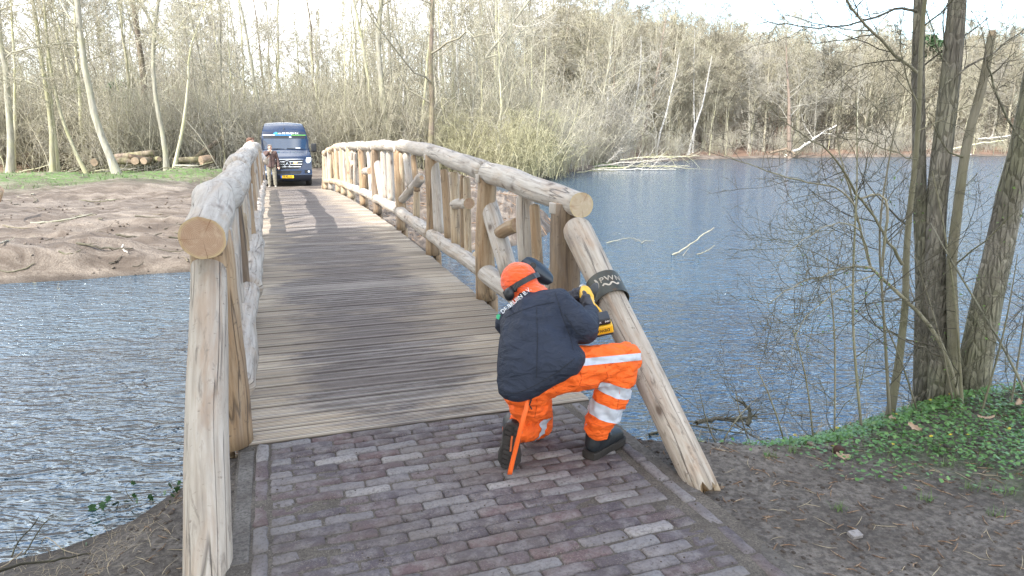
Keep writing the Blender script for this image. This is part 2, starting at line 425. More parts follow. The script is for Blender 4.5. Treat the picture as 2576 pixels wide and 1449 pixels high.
def ground_h(x, y, detail=True):
    x = np.asarray(x, float); y = np.asarray(y, float)
    d = water_sd(x, y)
    near = 1 - sstep(6.5, 9.0, y - 0.08 * np.abs(x))
    # near bank: short steep bank, then the yard
    wl = sstep(-1.2, -2.2, x + .25 * (y - 3))
    hn = ZW + 0.86 * np.clip(d / (1.15 + 1.5 * wl), 0, 1) ** (0.8 + .45 * wl)
    hn = np.where(d > 0, hn, ZW + d * 0.7)
    # far banks: a cut edge, then a gentle slope up
    hf = ZW + 0.30 * sstep(0, 0.5, d) + 0.33 * sstep(0.2, 8.5, d) + 0.62 * sstep(17, 36, d)
    hill = 9.0 * sstep(3, 55, d) * sstep(62, 100, y + 0.35 * x) * sstep(-15, 15, x)
    hf = hf + hill + .24 * sstep(-8, -15, x) * sstep(5, 15, d)
    hf = np.where(d > 0, hf, ZW + d * 0.35)
    h = near * hn + (1 - near) * hf
    h = np.maximum(h, ZW - 1.6)
    if detail:
        k = sstep(0.0, 0.6, d + 0.3)
        h = h + k * near * (0.014 * lumps(x, y, 1.5, 6) * 1.0 + 0.012 * lumps(x * 1.0, y, 6, 99))
        h = h + k * (1 - near) * (0.035 * lumps(x, y, .3, 3) + 0.02 * lumps(x, y, 3, 99) + 0.05 * np.abs(lumps(x * .6, y * 1.2, .8, 5)) * sstep(9, 3, d) * sstep(0, .6, d) + .055 * np.abs(lumps(x * 1.1, y * 1.5, 3, 20)) * sstep(22, 4, d))
        # paving and kerbs lie level: soil packed up to them, 3 cm below the brick tops
        v = np.stack([x - B0[0], y - B0[1]], -1); s = v @ U[:2]; t = v @ E_[:2]
        m = sstep(0.10, -0.02, np.abs(t - BW / 2) - BW / 2) * sstep(0.25, 0.05, s)
        h = h * (1 - m) + m * (-0.035)
        # nothing pokes up through the deck
        m2 = sstep(0.6, 0.0, np.abs(t - BW / 2) - BW / 2) * sstep(-0.05, 0.15, s) * sstep(23.2, 22.4, s)
        h = np.where(m2 > 0, np.minimum(h, h * (1 - m2) + m2 * (-0.30)), h)
        m3 = sstep(3.0, 0.6, np.abs(t - BW / 2) - BW / 2) * sstep(21.8, 22.6, s) * sstep(38, 31, s)
        h = h * (1 - m3) + m3 * (-0.28 + .02 * lumps(x, y, 2, 30))
    return h
def warp(n, a, lim, k):
    t = np.linspace(-1, 1, n); return a * np.sinh(k * t) / np.sinh(k) * lim / a
gx = np.concatenate([np.linspace(-900, -130, 14), np.linspace(-120, -30, 60), np.linspace(-29, -5, 120), np.linspace(-4.85, 5, 230), np.linspace(5.15, 30, 110), np.linspace(31, 130, 60), np.linspace(140, 900, 14)])
gy = np.concatenate([np.linspace(-300, -20, 14), np.linspace(-18, 0.5, 40), np.linspace(0.6, 6.2, 200), np.linspace(6.3, 16, 90), np.linspace(16.2, 60, 170), np.linspace(61, 200, 90), np.linspace(215, 1200, 20)])
GX, GY = np.meshgrid(gx, gy); GZ = ground_h(GX, GY)
_D0 = water_sd(GX, GY); _j = (GY > 10) * (GY < 60) * sstep(.1, .5, _D0) * sstep(24, 14, _D0)
_v = np.stack([GX - B0[0], GY - B0[1]], -1); _j = _j * (1 - (np.abs(_v @ E_[:2] - BW / 2) < 2.0))
_rj = np.random.default_rng(12); _n1 = _rj.normal(0, 1, GX.shape); _n2 = _rj.normal(0, 1, GX.shape); _n2 = (_n2 + np.roll(_n2, 1, 0) + np.roll(_n2, 1, 1) + np.roll(_n2, (1, 1), (0, 1))) / 2
GZ = GZ + _j * np.clip(.016 * _n1 + .026 * _n2, -.05, .10)
ny, nx = GX.shape
ii = (np.arange(ny - 1)[:, None] * nx + np.arange(nx - 1)[None, :]).reshape(-1)
GF = np.stack([ii, ii + 1, ii + nx + 1, ii + nx], 1)
gm = make_mesh('ground', np.stack([GX, GY, GZ], -1).reshape(-1, 3), GF)
D = water_sd(GX, GY)
nearm = 1 - sstep(6.5, 9, GY)
green = (sstep(11, 14, D) * sstep(30, 18, D) * sstep(-6, -12, GX - (GY - 30) * -0.1) * sstep(22, 30, GY) * (GY < 60)) * (0.75 + .5 * (lumps(GX, GY, .3, 3) > 0.0))
# low herbs by the right-hand trees, on the near bank
gn = sstep(0.25, 0.55, (GX - 1.05) * .5 + (GY - 3.05) * 0.75 + .08 * lumps(GX, GY, 2, 9)) * nearm
litter = np.clip(sstep(17, 24, D) * (GY > 14) + sstep(1.0, 4, D) * (GY > 55), 0, 1)
ca = gm.color_attributes.new('zones', 'FLOAT_COLOR', 'POINT')
ca.data.foreach_set('color', np.stack([nearm, np.clip(green + gn * 0.30, 0, 1), litter, np.ones_like(nearm)], -1).astype(np.float32).ravel())

m = MB('bare_soil'); v = m.world()
at_ = m.n('ShaderNodeAttribute', attribute_name='zones'); sp = m.n('ShaderNodeSeparateColor'); m.l(at_.outputs['Color'], sp.inputs[0])
n1 = m.noise(v, 2.2, 9, 0.72); n2 = m.noise(v, 34, 6, 0.7); n3 = m.noise(v, 140, 3, 0.6); n4 = m.noise(v, 0.55, 6, 0.65, 0.5)
near_c = m.ramp(n1, [(0.3, (0.095, 0.078, 0.064)), (0.5, (0.185, 0.158, 0.132)), (0.72, (0.29, 0.252, 0.215))])
near_c = m.mix(m.ramp(n2, [(0.42, 0.75), (0.6, 0.0)]), near_c, (0.055, 0.043, 0.034))
near_c = m.mix(m.ramp(n3, [(0.66, 0.0), (0.74, 0.75)]), near_c, (0.42, 0.38, 0.31))
mps = m.world(scale=(0.55, 1.6, 1)); n5 = m.noise(mps, 0.9, 9, 0.72, 0.8)
far_c = m.ramp(n5, [(0.30, (0.055, 0.042, 0.033)), (0.47, (0.125, 0.098, 0.076)), (0.56, (0.215, 0.178, 0.143)), (0.70, (0.33, 0.275, 0.22))])
far_c = m.mix(m.ramp(n2, [(0.38, 0.55), (0.55, 0.0)]), far_c, (0.10, 0.070, 0.05))
c = m.mix(sp.outputs[0], far_c, near_c)
lit_c = m.ramp(m.noise(v, 9, 7, 0.8), [(0.35, (0.10, 0.062, 0.042)), (0.55, (0.26, 0.165, 0.115)), (0.7, (0.42, 0.31, 0.23))])
c = m.mix(sp.outputs[2], c, lit_c)
gr_c = m.ramp(m.noise(v, 16, 7, 0.8), [(0.36, (0.055, 0.10, 0.025)), (0.55, (0.10, 0.19, 0.04)), (0.72, (0.22, 0.24, 0.10))])
gm_f = m.math('MULTIPLY', sp.outputs[1], m.ramp(m.noise(v, 5, 6, 0.75), [(0.40, 0.0), (0.56, 1.0)]))
c = m.mix(gm_f, c, gr_c)
sz = m.n('ShaderNodeSeparateXYZ'); m.l(m.world(), sz.inputs[0])
wet = m.ramp(m.math('ADD', m.math('MULTIPLY', sz.outputs[2], 1.0), m.math('ADD', 1.0, m.math('MULTIPLY', n1, .12))), [(.14, .78), (.27, 0.)])
c = m.mix(wet, c, (.045, .035, .027))
m.base(c); m.rough(0.93)
b1 = m.bump(n2, 0.7, 0.02); b2 = m.bump(n3, 0.6, 0.006, b1); m.bump(n5, 0.8, 0.16, b2)
gm.materials.append(m.m)
ground = add('ground', gm); tag(ground, kind='structure')
GROUND_D = lambda x, y: float(ground_h(np.array([x]), np.array([y]))[0])

m = MB('pond_water'); v = m.world()
m.base((0.020, 0.048, 0.074)); m.b.inputs['IOR'].default_value = 2.4; m.b.inputs['Specular Tint'].default_value = (0.80, 0.92, 1.0, 1)
m.b.inputs['Specular IOR Level'].default_value = 0.5
m.rough(0.07)
va = m.world(scale=(0.72, 1.75, 1), rot=(0, 0, R(-20)))
w1 = m.noise(va, 3.0, 2, 0.55, 1.4); w2 = m.noise(va, 8.5, 1.5, 0.55, 1.2); w3 = m.noise(va, 0.7, 2, 0.5)
b1 = m.bump(w1, 1.0, 0.115); b2 = m.bump(w2, 1.0, 0.034, b1); m.bump(w3, 0.6, 0.06, b2)
wm = make_mesh('water', [(-900, -300, ZW), (900, -300, ZW), (900, 300, ZW), (-900, 300, ZW)], np.array([[0, 1, 2, 3]]), mats=[m.m], smooth=False)
tag(add('water', wm), kind='structure')

# ------------------------------------------------------------------ brick paving
m = MB('clinker_brick'); v = m.shift(m.coord('Object'), 11)
rr = m.rnd()
tone = m.ramp(rr, [(0.0, (0.085, 0.067, 0.074)), (0.22, (0.170, 0.150, 0.148)), (0.40, (0.108, 0.076, 0.078)), (0.57, (0.285, 0.262, 0.250)), (0.66, (0.095, 0.078, 0.086)), (0.84, (0.122, 0.078, 0.078)), (0.93, (0.205, 0.190, 0.188)), (0.998, (0.19, 0.085, 0.060))], 'CONSTANT')
n1 = m.noise(v, 14, 6, 0.7); n2 = m.noise(v, 70, 5, 0.7); n3 = m.noise(m.world(), 1.6, 5, 0.65)
c = m.mix(m.ramp(n1, [(0.44, 0.0), (0.66, 0.6)]), tone, (0.27, 0.245, 0.235))
c = m.mix(m.ramp(n2, [(0.35, 0.6), (0.52, 0.0)]), c, (0.06, 0.048, 0.042))
c = m.mix(m.ramp(n3, [(0.46, 0.0), (0.68, 0.55)]), c, (0.115, 0.090, 0.070))
sand = m.noise(m.world(), 160, 3, 0.6)
c = m.mix(m.math('MULTIPLY', m.ramp(sand, [(0.56, 0.0), (0.64, 0.8)]), m.ramp(m.noise(m.world(), 5, 4), [(0.4, 0.1), (0.65, 1.0)])), c, (0.24, 0.20, 0.16))
m.base(c); m.rough(0.85); b1 = m.bump(n1, 0.6, 0.008); m.bump(n2, 0.7, 0.003, b1)
BRICK_M = m.m
def brick_mesh(L, Wd, seed, H=0.055):
    rng = np.random.default_rng(seed); pts = []
    hx, hy, c_ = L / 2, Wd / 2, 0.009
    base = [(-hx + c_, -hy), (-hx * .33, -hy), (hx * .33, -hy), (hx - c_, -hy), (hx, -hy + c_), (hx, hy - c_), (hx - c_, hy), (hx * .33, hy), (-hx * .33, hy), (-hx + c_, hy), (-hx, hy - c_), (-hx, -hy + c_)]
    b = np.array(base) + rng.normal(0, 0.0022, (12, 2))
    V = [(x, y, -H) for x, y in b] + [(x, y, -0.0065 + rng.normal(0, .001)) for x, y in b]
    ins = b * np.array([1 - 0.007 / L * 2, 1 - 0.0065 / Wd * 2]) + rng.normal(0, 0.0012, (12, 2))
    V += [(x, y, rng.normal(0, .0016)) for x, y in ins] + [(-hx * .35, 0, rng.normal(0, .002)), (hx * .35, 0, rng.normal(0, .002))]
    F = []
    for r in (0, 12):
        for j in range(12): F.append([r + j, r + (j + 1) % 12, r + 12 + (j + 1) % 12, r + 12 + j])
    T, a, b_ = 24, 36, 37
    for f in ([0, 1, a], [1, 2, b_, a], [2, 3, b_], [3, 4, b_], [4, 5, b_], [5, 6, b_], [6, 7, b_], [7, 8, a, b_], [8, 9, a], [9, 10, a], [10, 11, a], [11, 0, a]):
        F.append([q if q >= 36 else T + q for q in f])
    return make_mesh('brick', V, F, mats=[BRICK_M], smooth=True)
full = [brick_mesh(0.198, 0.0625, i) for i in range(9)]; half = [brick_mesh(0.095, 0.0625, 50 + i) for i in range(4)]; edgeb = [brick_mesh(0.192, 0.058, 80 + i) for i in range(5)]
sm = MB('joint_sand'); v = sm.world(); n1 = sm.noise(v, 120, 4, .7); n2 = sm.noise(v, 7, 6, .7)
c = sm.ramp(n2, [(.3, (.085, .070, .056)), (.7, (.20, .17, .135))]); c = sm.mix(sm.ramp(n1, [(.4, .7), (.6, 0.)]), c, (.05, .04, .032)); c = sm.mix(sm.ramp(sm.noise(v, 190, 2), [(.66, 0.), (.72, .8)]), c, (.4, .36, .3))
sm.base(c); sm.rough(.95); sm.bump(n1, .8, .006); SAND = sm.m
# bedding sheet that shows in the joints
nn = 60; ss = np.linspace(-6.5, 0.02, 220); tt = np.linspace(0.0, BW, 70)
S2, T2 = np.meshgrid(ss, tt); PX = B0[0] + U[0] * S2 + E_[0] * T2; PY = B0[1] + U[1] * S2 + E_[1] * T2
sand_h = -0.0075 + 0.0045 * lumps(PX, PY, 3, 99, .5) * 0.6
bed = make_mesh('paving', np.stack([PX, PY, sand_h], -1).reshape(-1, 3), np.stack([(np.arange(69)[:, None] * 220 + np.arange(219)[None, :]).reshape(-1) + o for o in (0, 1, 221, 220)], 1), mats=[SAND])
paving = add('paving', bed); tag(paving, kind='structure')
rng = random.Random(3); nb = 0; rest = []
def lay(me, s, t, rz, keep):
    global nb
    M = bridge_matrix(s, t, rng.gauss(0.0, 0.0022), rng.gauss(0, .022), rz + rng.gauss(0, .012))
    M = M @ Matrix.Rotation(rng.gauss(0, .012), 4, 'Y')
    if keep: add('brick', me, paving, matrix=M); nb += 1
    else: rest.append((me, M))
p = 0.0685; row = 0; s = -0.035
while s > -5.2:
    keep = s > -1.97
    sag = 0.0
    t = 0.152; first = True
    if row % 2: lay(rng.choice(half), s, t + 0.048, 0, keep); t += 0.103
    while t < 1.815 - 0.06:
        L = 0.196
        if t + L > 1.83: lay(rng.choice(half), s, t + 0.048, 0, keep); break
        lay(rng.choice(full), s + rng.gauss(0, .002) + 0.004 * math.sin(t * 3 + row * .2), t + 0.099, 0, keep); t += 0.2035
    s -= p; row += 1
for t in (0.113, 1.853):
    s = -0.10
    while s > -5.2:
        lay(rng.choice(edgeb), s, t, math.pi / 2, s > -1.97); s -= 0.201
Vs, Fs, off = [], [], 0
bmr = bmesh.new()
for me, M in rest:
    b2 = bmesh.new(); b2.from_mesh(me); bmesh.ops.transform(b2, matrix=M, verts=b2.verts); _merge(bmr, b2)
rb = add('brick', bm_mesh('brick', bmr, [BRICK_M]), paving); rb['kind'] = 'stuff'
# flat concrete edging stones, half buried in sand
cm = MB('edging_concrete'); v = cm.world(); n1 = cm.noise(v, 60, 5, .7); n2 = cm.noise(v, 5, 6, .7)
c = cm.ramp(n2, [(.35, (.10, .085, .07)), (.65, (.19, .17, .15))]); c = cm.mix(cm.ramp(n1, [(.4, .7), (.56, 0.)]), c, (.06, .05, .042)); cm.base(c); cm.rough(.93); cm.bump(n1, .7, .006)
bmk = bmesh.new(); bm_box(bmk, (0, 0, -0.05), (0.985, 0.066, 0.1), bevel=.006); km = bm_mesh('edging_stone', bmk, [cm.m])
for t in (0.042, 1.916):
    for i in range(5):
        M = bridge_matrix(-0.56 - i * 1.0 if t < 1 else -0.52 - i, t, -0.003 + rng.gauss(0, .002), 0, math.pi / 2 + rng.gauss(0, .004))
        add('edging_stone', km, paving, matrix=M)
# ------------------------------------------------------------------ the log bridge
PALE = log_mat('peeled_log_pale', (0.25, 0.205, 0.165), (0.42, 0.365, 0.305), (0.60, 0.55, 0.48), streak=1.0, stain=.42)
BROWN = log_mat('peeled_log_brown', (0.17, 0.105, 0.055), (0.33, 0.225, 0.13), (0.50, 0.385, 0.26), streak=1.2, warm=(0.30, 0.15, 0.055), stain=.6)
DARKP = log_mat('peeled_log_dark', (0.075, 0.052, 0.036), (0.165, 0.115, 0.075), (0.34, 0.25, 0.16), streak=1.3, warm=(0.28, 0.16, 0.07), stain=.4)
RAKE = log_mat('peeled_log_weathered', (0.22, 0.175, 0.135), (0.41, 0.35, 0.28), (0.57, 0.51, 0.43), streak=1.15, warm=(0.33, 0.19, 0.10), stain=.75)
HONEY = log_mat('peeled_log_honey', (0.24, 0.165, 0.095), (0.44, 0.335, 0.22), (0.60, 0.49, 0.36), streak=.9, warm=(0.45, 0.27, 0.11), stain=.5)
def end_mat(name, a, b, c3):
    m = MB(name); t = m.n('ShaderNodeTexCoord'); mp = m.n('ShaderNodeMapping'); mp.inputs['Location'].default_value = (-5, -5, 0); m.l(t.outputs['UV'], mp.inputs['Vector'])
    ln = m.n('ShaderNodeVectorMath'); ln.operation = 'LENGTH'
    wob = m.noise(mp.outputs[0], 14, 3, .5); m.l(mp.outputs[0], ln.inputs[0])
    rad = m.math('ADD', ln.outputs['Value'], m.math('MULTIPLY', wob, 0.03))
    ring = m.math('SINE', m.math('MULTIPLY', rad, 900.0))
    c = m.mix(m.ramp(ring, [(-0.0, 0.0), (1.0, 0.55)]), a, b)
    c = m.mix(m.ramp(m.noise(mp.outputs[0], 22, 6, .7), [(.5, 0.), (.68, .6)]), c, c3)
    c = m.mix(m.ramp(ln.outputs['Value'], [(.083, 0.), (.1, .6)]), c, (.55, .44, .22))
    # radial split
    sx = m.n('ShaderNodeSeparateXYZ'); m.l(mp.outputs[0], sx.inputs[0])
    ang = m.math('ARCTAN2', sx.outputs[1], sx.outputs[0]); 
    for a0 in (-1.25, 2.9, 1.2):
        dd = m.math('ABSOLUTE', m.math('SUBTRACT', ang, m.math('ADD', a0, m.math('MULTIPLY', wob, .35))))
        c = m.mix(m.ramp(dd, [(.0, .75), (.035, 0.)]), c, (.12, .055, .025))
    c = m.mix(m.ramp(m.noise(mp.outputs[0], 9, 5, .7, .8), [(.5, 0.), (.66, .45)]), c, (.30, .15, .07))
    m.base(c); m.rough(.8); m.bump(ring, .3, .0015); return m.m
END = end_mat('sawn_end', (0.43, 0.29, 0.19), (0.27, 0.165, 0.10), (0.56, 0.43, 0.30))
ENDR = end_mat('sawn_end_grey', (0.50, 0.41, 0.29), (0.40, 0.31, 0.21), (0.60, 0.52, 0.40))
bridge = empty('log_bridge', B(0, 0, 0), BA)
tag(bridge, 'arched wooden footbridge with peeled log railings crossing the pond', 'bridge')
# deck planks with ribbed faces
m = MB('deck_plank'); v = m.world(rot=(0, 0, -BA))
lc = m.n('ShaderNodeTexCoord'); ls = m.n('ShaderNodeSeparateXYZ'); m.l(lc.outputs['Object'], ls.inputs[0])
mpv = m.n('ShaderNodeMapping'); mpv.inputs['Scale'].default_value = (1.3, 26, 1); m.l(m.shift(lc.outputs['Object'], 19), mpv.inputs['Vector'])
g = m.noise(mpv.outputs[0], 1.8, 7, .65, .3)
clean = m.ramp(g, [(.30, (.30, .235, .165)), (.5, (.42, .345, .26)), (.72, (.56, .48, .38))])
grey = m.ramp(g, [(.3, (.125, .102, .092)), (.55, (.200, .170, .156)), (.75, (.33, .295, .272))])
wv = m.n('ShaderNodeMapping'); wv.inputs['Scale'].default_value = (.55, 1.5, 1); m.l(v, wv.inputs['Vector'])
dn = m.math('ADD', m.noise(wv.outputs[0], 1.3, 7, .72, .6), m.math('MULTIPLY', m.math('SUBTRACT', m.rnd(), .5), .24))
t_off = -float(np.dot(B0[:2], E_[:2]))
sx = m.n('ShaderNodeSeparateXYZ'); m.l(v, sx.inputs[0])
tt_ = m.math('ADD', sx.outputs[0], t_off)            # distance across the deck
edge = m.math('ABSOLUTE', m.math('SUBTRACT', tt_, 0.93))
s_ = m.math('SUBTRACT', sx.outputs[1], float(np.dot(B0[:2], U[:2])))
worn = m.math('SUBTRACT', m.math('ADD', dn, .36), m.math('MULTIPLY', m.math('POWER', edge, 2.0), .62))
worn = m.math('SUBTRACT', worn, m.ramp(s_, [(.05, .30), (.75, 0.)]))
c = m.mix(m.ramp(worn, [(.56, 0.), (.74, 1.)]), clean, grey)
mp3 = m.n('ShaderNodeMapping'); mp3.inputs['Scale'].default_value = (2.2, 22, 1); m.l(m.shift(lc.outputs['Object'], 53), mp3.inputs['Vector'])
mud = m.math('ADD', m.noise(mp3.outputs[0], 1.5, 7, .75, .3), m.math('MULTIPLY', m.math('SUBTRACT', m.rnd(), .5), .10))
mudf = m.math('MULTIPLY', m.ramp(mud, [(.47, 0.), (.60, 1.)]), m.ramp(worn, [(.52, 0.), (.74, .85)]))
c = m.mix(mudf, c, (.062, .046, .038))
# two anti-slip strips of grey grit in each plank
ay = m.math('ABSOLUTE', m.math('SUBTRACT', m.math('ABSOLUTE', ls.outputs[1]), .034))
strip = m.ramp(ay, [(.0045, 1.), (.0062, 0.)])
c = m.mix(m.math('MULTIPLY', m.ramp(m.math('ABSOLUTE', m.math('SUBTRACT', m.math('ABSOLUTE', ls.outputs[1]), .046)), [(.003, 1.), (.0055, 0.)]), .40), c, (.60, .55, .47))
c = m.mix(m.math('MULTIPLY', strip, .5), c, m.ramp(m.noise(lc.outputs['Object'], 420, 2, .6), [(.4, (.15, .15, .15)), (.6, (.30, .30, .31))]))
# dirt lies in the grooves
rib = m.ramp(ls.outputs[2], [(-.0055, .85), (-.0012, 0.)])
mz = m.n('ShaderNodeMapRange'); m.l(ls.outputs[2], mz.inputs['Value']); mz.inputs['From Min'].default_value = -.006; mz.inputs['From Max'].default_value = -.0005; mz.inputs['To Min'].default_value = .9; mz.inputs['To Max'].default_value = 0.
c = m.mix(mz.outputs[0], c, (.045, .036, .030))
c = m.mix(m.ramp(m.math('ABSOLUTE', ls.outputs[1]), [(.058, 0.), (.0635, .42)]), c, (.06, .047, .04))
c = m.mix(m.math('MULTIPLY', m.ramp(m.rnd(), [(.2, 1.), (.55, 0.)]), .38), c, (.085, .065, .055))
c = m.mix(m.math('MULTIPLY', m.ramp(m.rnd(), [(.75, 0.), (1., 1.)]), .30), c, (.52, .47, .41))
m.base(c); m.rough(.84); m.bump(g, .4, .003)
PLANK_M = m.m
def plank_mesh(L, seed):
    rg = np.random.default_rng(seed); wd = .1385; n = 8; prof = [(-wd / 2, -.04), (-wd / 2, -.003)]
    pw = wd / n
    for i in range(n):
        y0 = -wd / 2 + i * pw
        prof += [(y0 + pw * .12, 0.), (y0 + pw * .66, 0.)]
        if i < n - 1: prof += [(y0 + pw * .80, -.0058), (y0 + pw * .98, -.0058)]
    prof += [(wd / 2, -.003), (wd / 2, -.04)]
    P = np.array(prof); k = len(P); xs = np.array([-L / 2, L / 2]); V = []
    for x in xs:
        for y, z in P: V.append((x + rg.normal(0, .002), y, z))
    F = [[j, k + j, k + (j + 1) % k, (j + 1) % k] for j in range(k)] + [list(range(k)), list(range(2 * k - 1, k - 1, -1))]
    return make_mesh('plank', V, F, mats=[PLANK_M], smooth=False)
pm = [plank_mesh(BW, i) for i in range(4)]
rg = random.Random(8); s = 0.075; npl = 0
while s < 22.6:
    sl = (deck_z(s + .1) - deck_z(s - .1)) / .2
    M = bridge_matrix(s, BW / 2 + rg.gauss(0, .004), deck_z(s) + rg.gauss(0, .0012), math.atan(sl), rg.gauss(0, .0015))
    add('plank', rg.choice(pm), bridge, matrix=M); s += .1455; npl += 1
# fascia board under the near edge, edge beams, steel bearers
beam_m = plain('tarred_beam', (.16, .11, .065), .85, var=.35, bump=.004, scale=9)
for t in (.10, BW - .10, BW / 2):
    bm = bmesh.new(); q = np.linspace(.02, 22.6, 28)
    P = np.array([B(x, t, deck_z(x) - .15) for x in q])
    for i in range(len(q) - 1):
        a, b = Vector(P[i]), Vector(P[i + 1]); bm_box(bm, (a + b) / 2, (.09, (b - a).length + .002, .20), Matrix.Rotation(BA, 3, 'Z') @ Matrix.Rotation(math.asin((b - a).z / (b - a).length), 3, 'X'))
    add('edge_beam', bm_mesh('edge_beam', bm, [beam_m]), bridge)
bm = bmesh.new(); bm_box(bm, B(-.004, BW / 2, -.095), (BW + .04, .035, .10), Matrix.Rotation(BA, 3, 'Z'), bevel=.003)
add('end_board', bm_mesh('end_board', bm, [HONEY]), bridge)
TR, TL = 2.02, -0.03
SPOST = [0.53, 2.25, 4.4, 6.5, 8.9, 10.8, 13.1, 14.8, 16.3, 18.8, 21.0]
def lg(name, pts, rad, mat, end=END, seed=0, **kw):
    return add(name, log_mesh(name, pts, rad, mat, end, seed=seed, **kw), bridge)
def post(s, side, r, mat, seed, lean=0.0):
    t = BW + .055 if side > 0 else -.045
    z0, z1 = deck_z(s) - .004, (rail_z(s) - .02 if side > 0 else rail_zl(s) - .02)
    # the post straddles the deck edge: the inner half stands on the planks, the outer half runs down beside the beam
    add('post', log_mesh('post', [B(s, t, z0), B(s + lean * .5, t, (z0 + z1) / 2), B(s + lean, t + .004 * side, z1)], [r * 1.04, r * .97, r * .93], mat, END, seed=seed, k=20, lump=.085), bridge)
    foot = log_mesh('post_foot', [B(s, t + .045 * side, z0 - .62), B(s, t + .045 * side, z0 + .02)], r * .62, mat, END, seed=seed + 1, k=14)
    add('post_foot', foot, bridge)
def notch(s, side, r, seed):
    """splintered cheek of the post that rises beside the rail it carries"""
    t0 = (BW + .055 if side > 0 else -.045); 
    for d in (-1, 1):
        tt = t0 + d * r * .86; z = (rail_z(s) if side > 0 else rail_zl(s)) - .045
        bm = bmesh.new(); rr = random.Random(seed + d)
        bm_box(bm, B(s, tt, z), (.022, r * .9, .07), Matrix.Rotation(BA, 3, 'Z'), bevel=.008)
        add('post_cheek', bm_mesh('post_cheek', bm, [PALE], smooth=True), bridge)
RZ = ([-.3, 0, 2.3, 4.4, 6.5, 9, 11, 13, 14.8, 16.3, 18.8, 21.4], [1.10, 1.11, 1.25, 1.385, 1.455, 1.465, 1.43, 1.425, 1.41, 1.38, 1.28, 1.14])
def rail_z(s): return float(np.interp(s, *RZ))
RZL = ([-.3, .9, 2.5, 4, 6.6, 10, 13, 16, 19, 21.4], [1.09, 1.165, 1.20, 1.25, 1.345, 1.41, 1.42, 1.38, 1.27, 1.12])
def rail_zl(s): return float(np.interp(s, *RZL))
mats = [PALE, BROWN, HONEY, DARKP]
# right-hand railing ------------------------------------------------
pm_r = [DARKP, BROWN, BROWN, BROWN, DARKP, BROWN, HONEY, HONEY, HONEY, PALE, HONEY]
pr_r = [.100, .088, .082, .076, .078, .082, .090, .085, .085, .085, .085]
for i, s in enumerate(SPOST):
    post(s, 1, pr_r[i], pm_r[i], 10 + i, [0, 0, -.03, .02, 0, .02, 0, .03, -.03, 0, 0][i]); 
    if i < 7: notch(s, 1, pr_r[i], 40 + i)
cuts = [(.33, 2.28, .078, .094, 0), (2.30, 6.45, .090, .082, .012), (6.47, 10.75, .080, .085, .0), (10.77, 13.1, .092, .084, .012), (13.12, 15.4, .088, .085, 0), (15.42, 18.1, .095, .085, .02), (18.12, 21.3, .09, .10, 0)]
for i, (a, b, r0, r1, dz) in enumerate(cuts):
    q = np.linspace(a, b, 8)
    lg('top_rail', [B(x, TR + .012 * math.sin(i * 2 + x), rail_z(x) + dz + (.02 if i > 3 else 0) * math.sin(x * 2.7)) for x in q], np.linspace(r0, r1, 8), PALE if i < 5 else HONEY, ENDR, 100 + i, k=26, lump=.05 + .015 * i, ends=(True, True), dome=(.0 if i == 0 else .35, .0))
for i in range(len(SPOST) - 1):
    a, b = SPOST[i], SPOST[i + 1]; rb_ = [.082, .074, .078, .080, .080, .085, .085, .085, .085, .085][i]
    q = np.linspace(a + .10, b - .05, 5)
    lg('bottom_rail', [B(x, TR - .035, deck_z(x) + .24 + (.03 if x > 6 else 0)) for x in q], rb_, PALE if i < 6 else HONEY, END, 130 + i, k=20, lump=.09, dome=(.5, .3))
def rp(x, y, t=TR): return on_t(x, y, t)
INF = [(1093, 415, 1105, 588, 13, PALE), (1118, 430, 1128, 600, 10, BROWN), (1142, 438, 1148, 616, 13, HONEY), (1174, 450, 1178, 646, 10, HONEY), (1143, 514, 1180, 512, 14, PALE),
       (1024, 392, 1036, 472, 12, PALE), (1060, 448, 999, 519, 12, PALE), (1048, 483, 1048, 553, 9, HONEY),
       (949, 410, 965, 503, 9, PALE), (965, 385, 971, 500, 9, PALE), (980, 388, 983, 507, 9, PALE),
       (927, 384, 936, 494, 6, PALE), (914, 431, 932, 430, 9, PALE), (921, 440, 919, 475, 8, BROWN),
       (881, 383, 891, 420, 8, HONEY), (894, 386, 894, 470, 5, PALE), (873, 385, 884, 468, 6, HONEY),
       (1010, 388, 1012, 520, 8, HONEY), (1165, 445, 1168, 630, 8, BROWN), (938, 384, 943, 500, 6, HONEY), (889, 382, 884, 470, 6, PALE), (1040, 395, 1050, 480, 8, BROWN), (1345, 520, 1352, 700, 14, BROWN), (1196, 640, 1235, 700, 9, HONEY),
       (1225, 501, 1281, 690, 24, PALE), (1320, 503, 1328, 672, 24, PALE), (1252, 590, 1302, 566, 18, BROWN), (1404, 640, 1372, 760, 14, PALE)]
for i, (x0, y0, x1, y1, rp_, mt) in enumerate(INF):
    p0, p1 = rp(x0, y0, TR + .01), rp(x1, y1, TR + .01)
    dep = (np.dot((p0 + p1) / 2 - CAM, _fw)); r = rp_ / FPX * dep
    lg('brace_log', [p0, (p0 + p1) / 2 + np.array([0, 0, .01]), p1], [r * .95, r, r], mt, END, 200 + i, k=14, dome=(.5, .0), lump=.08)
rg = random.Random(21)
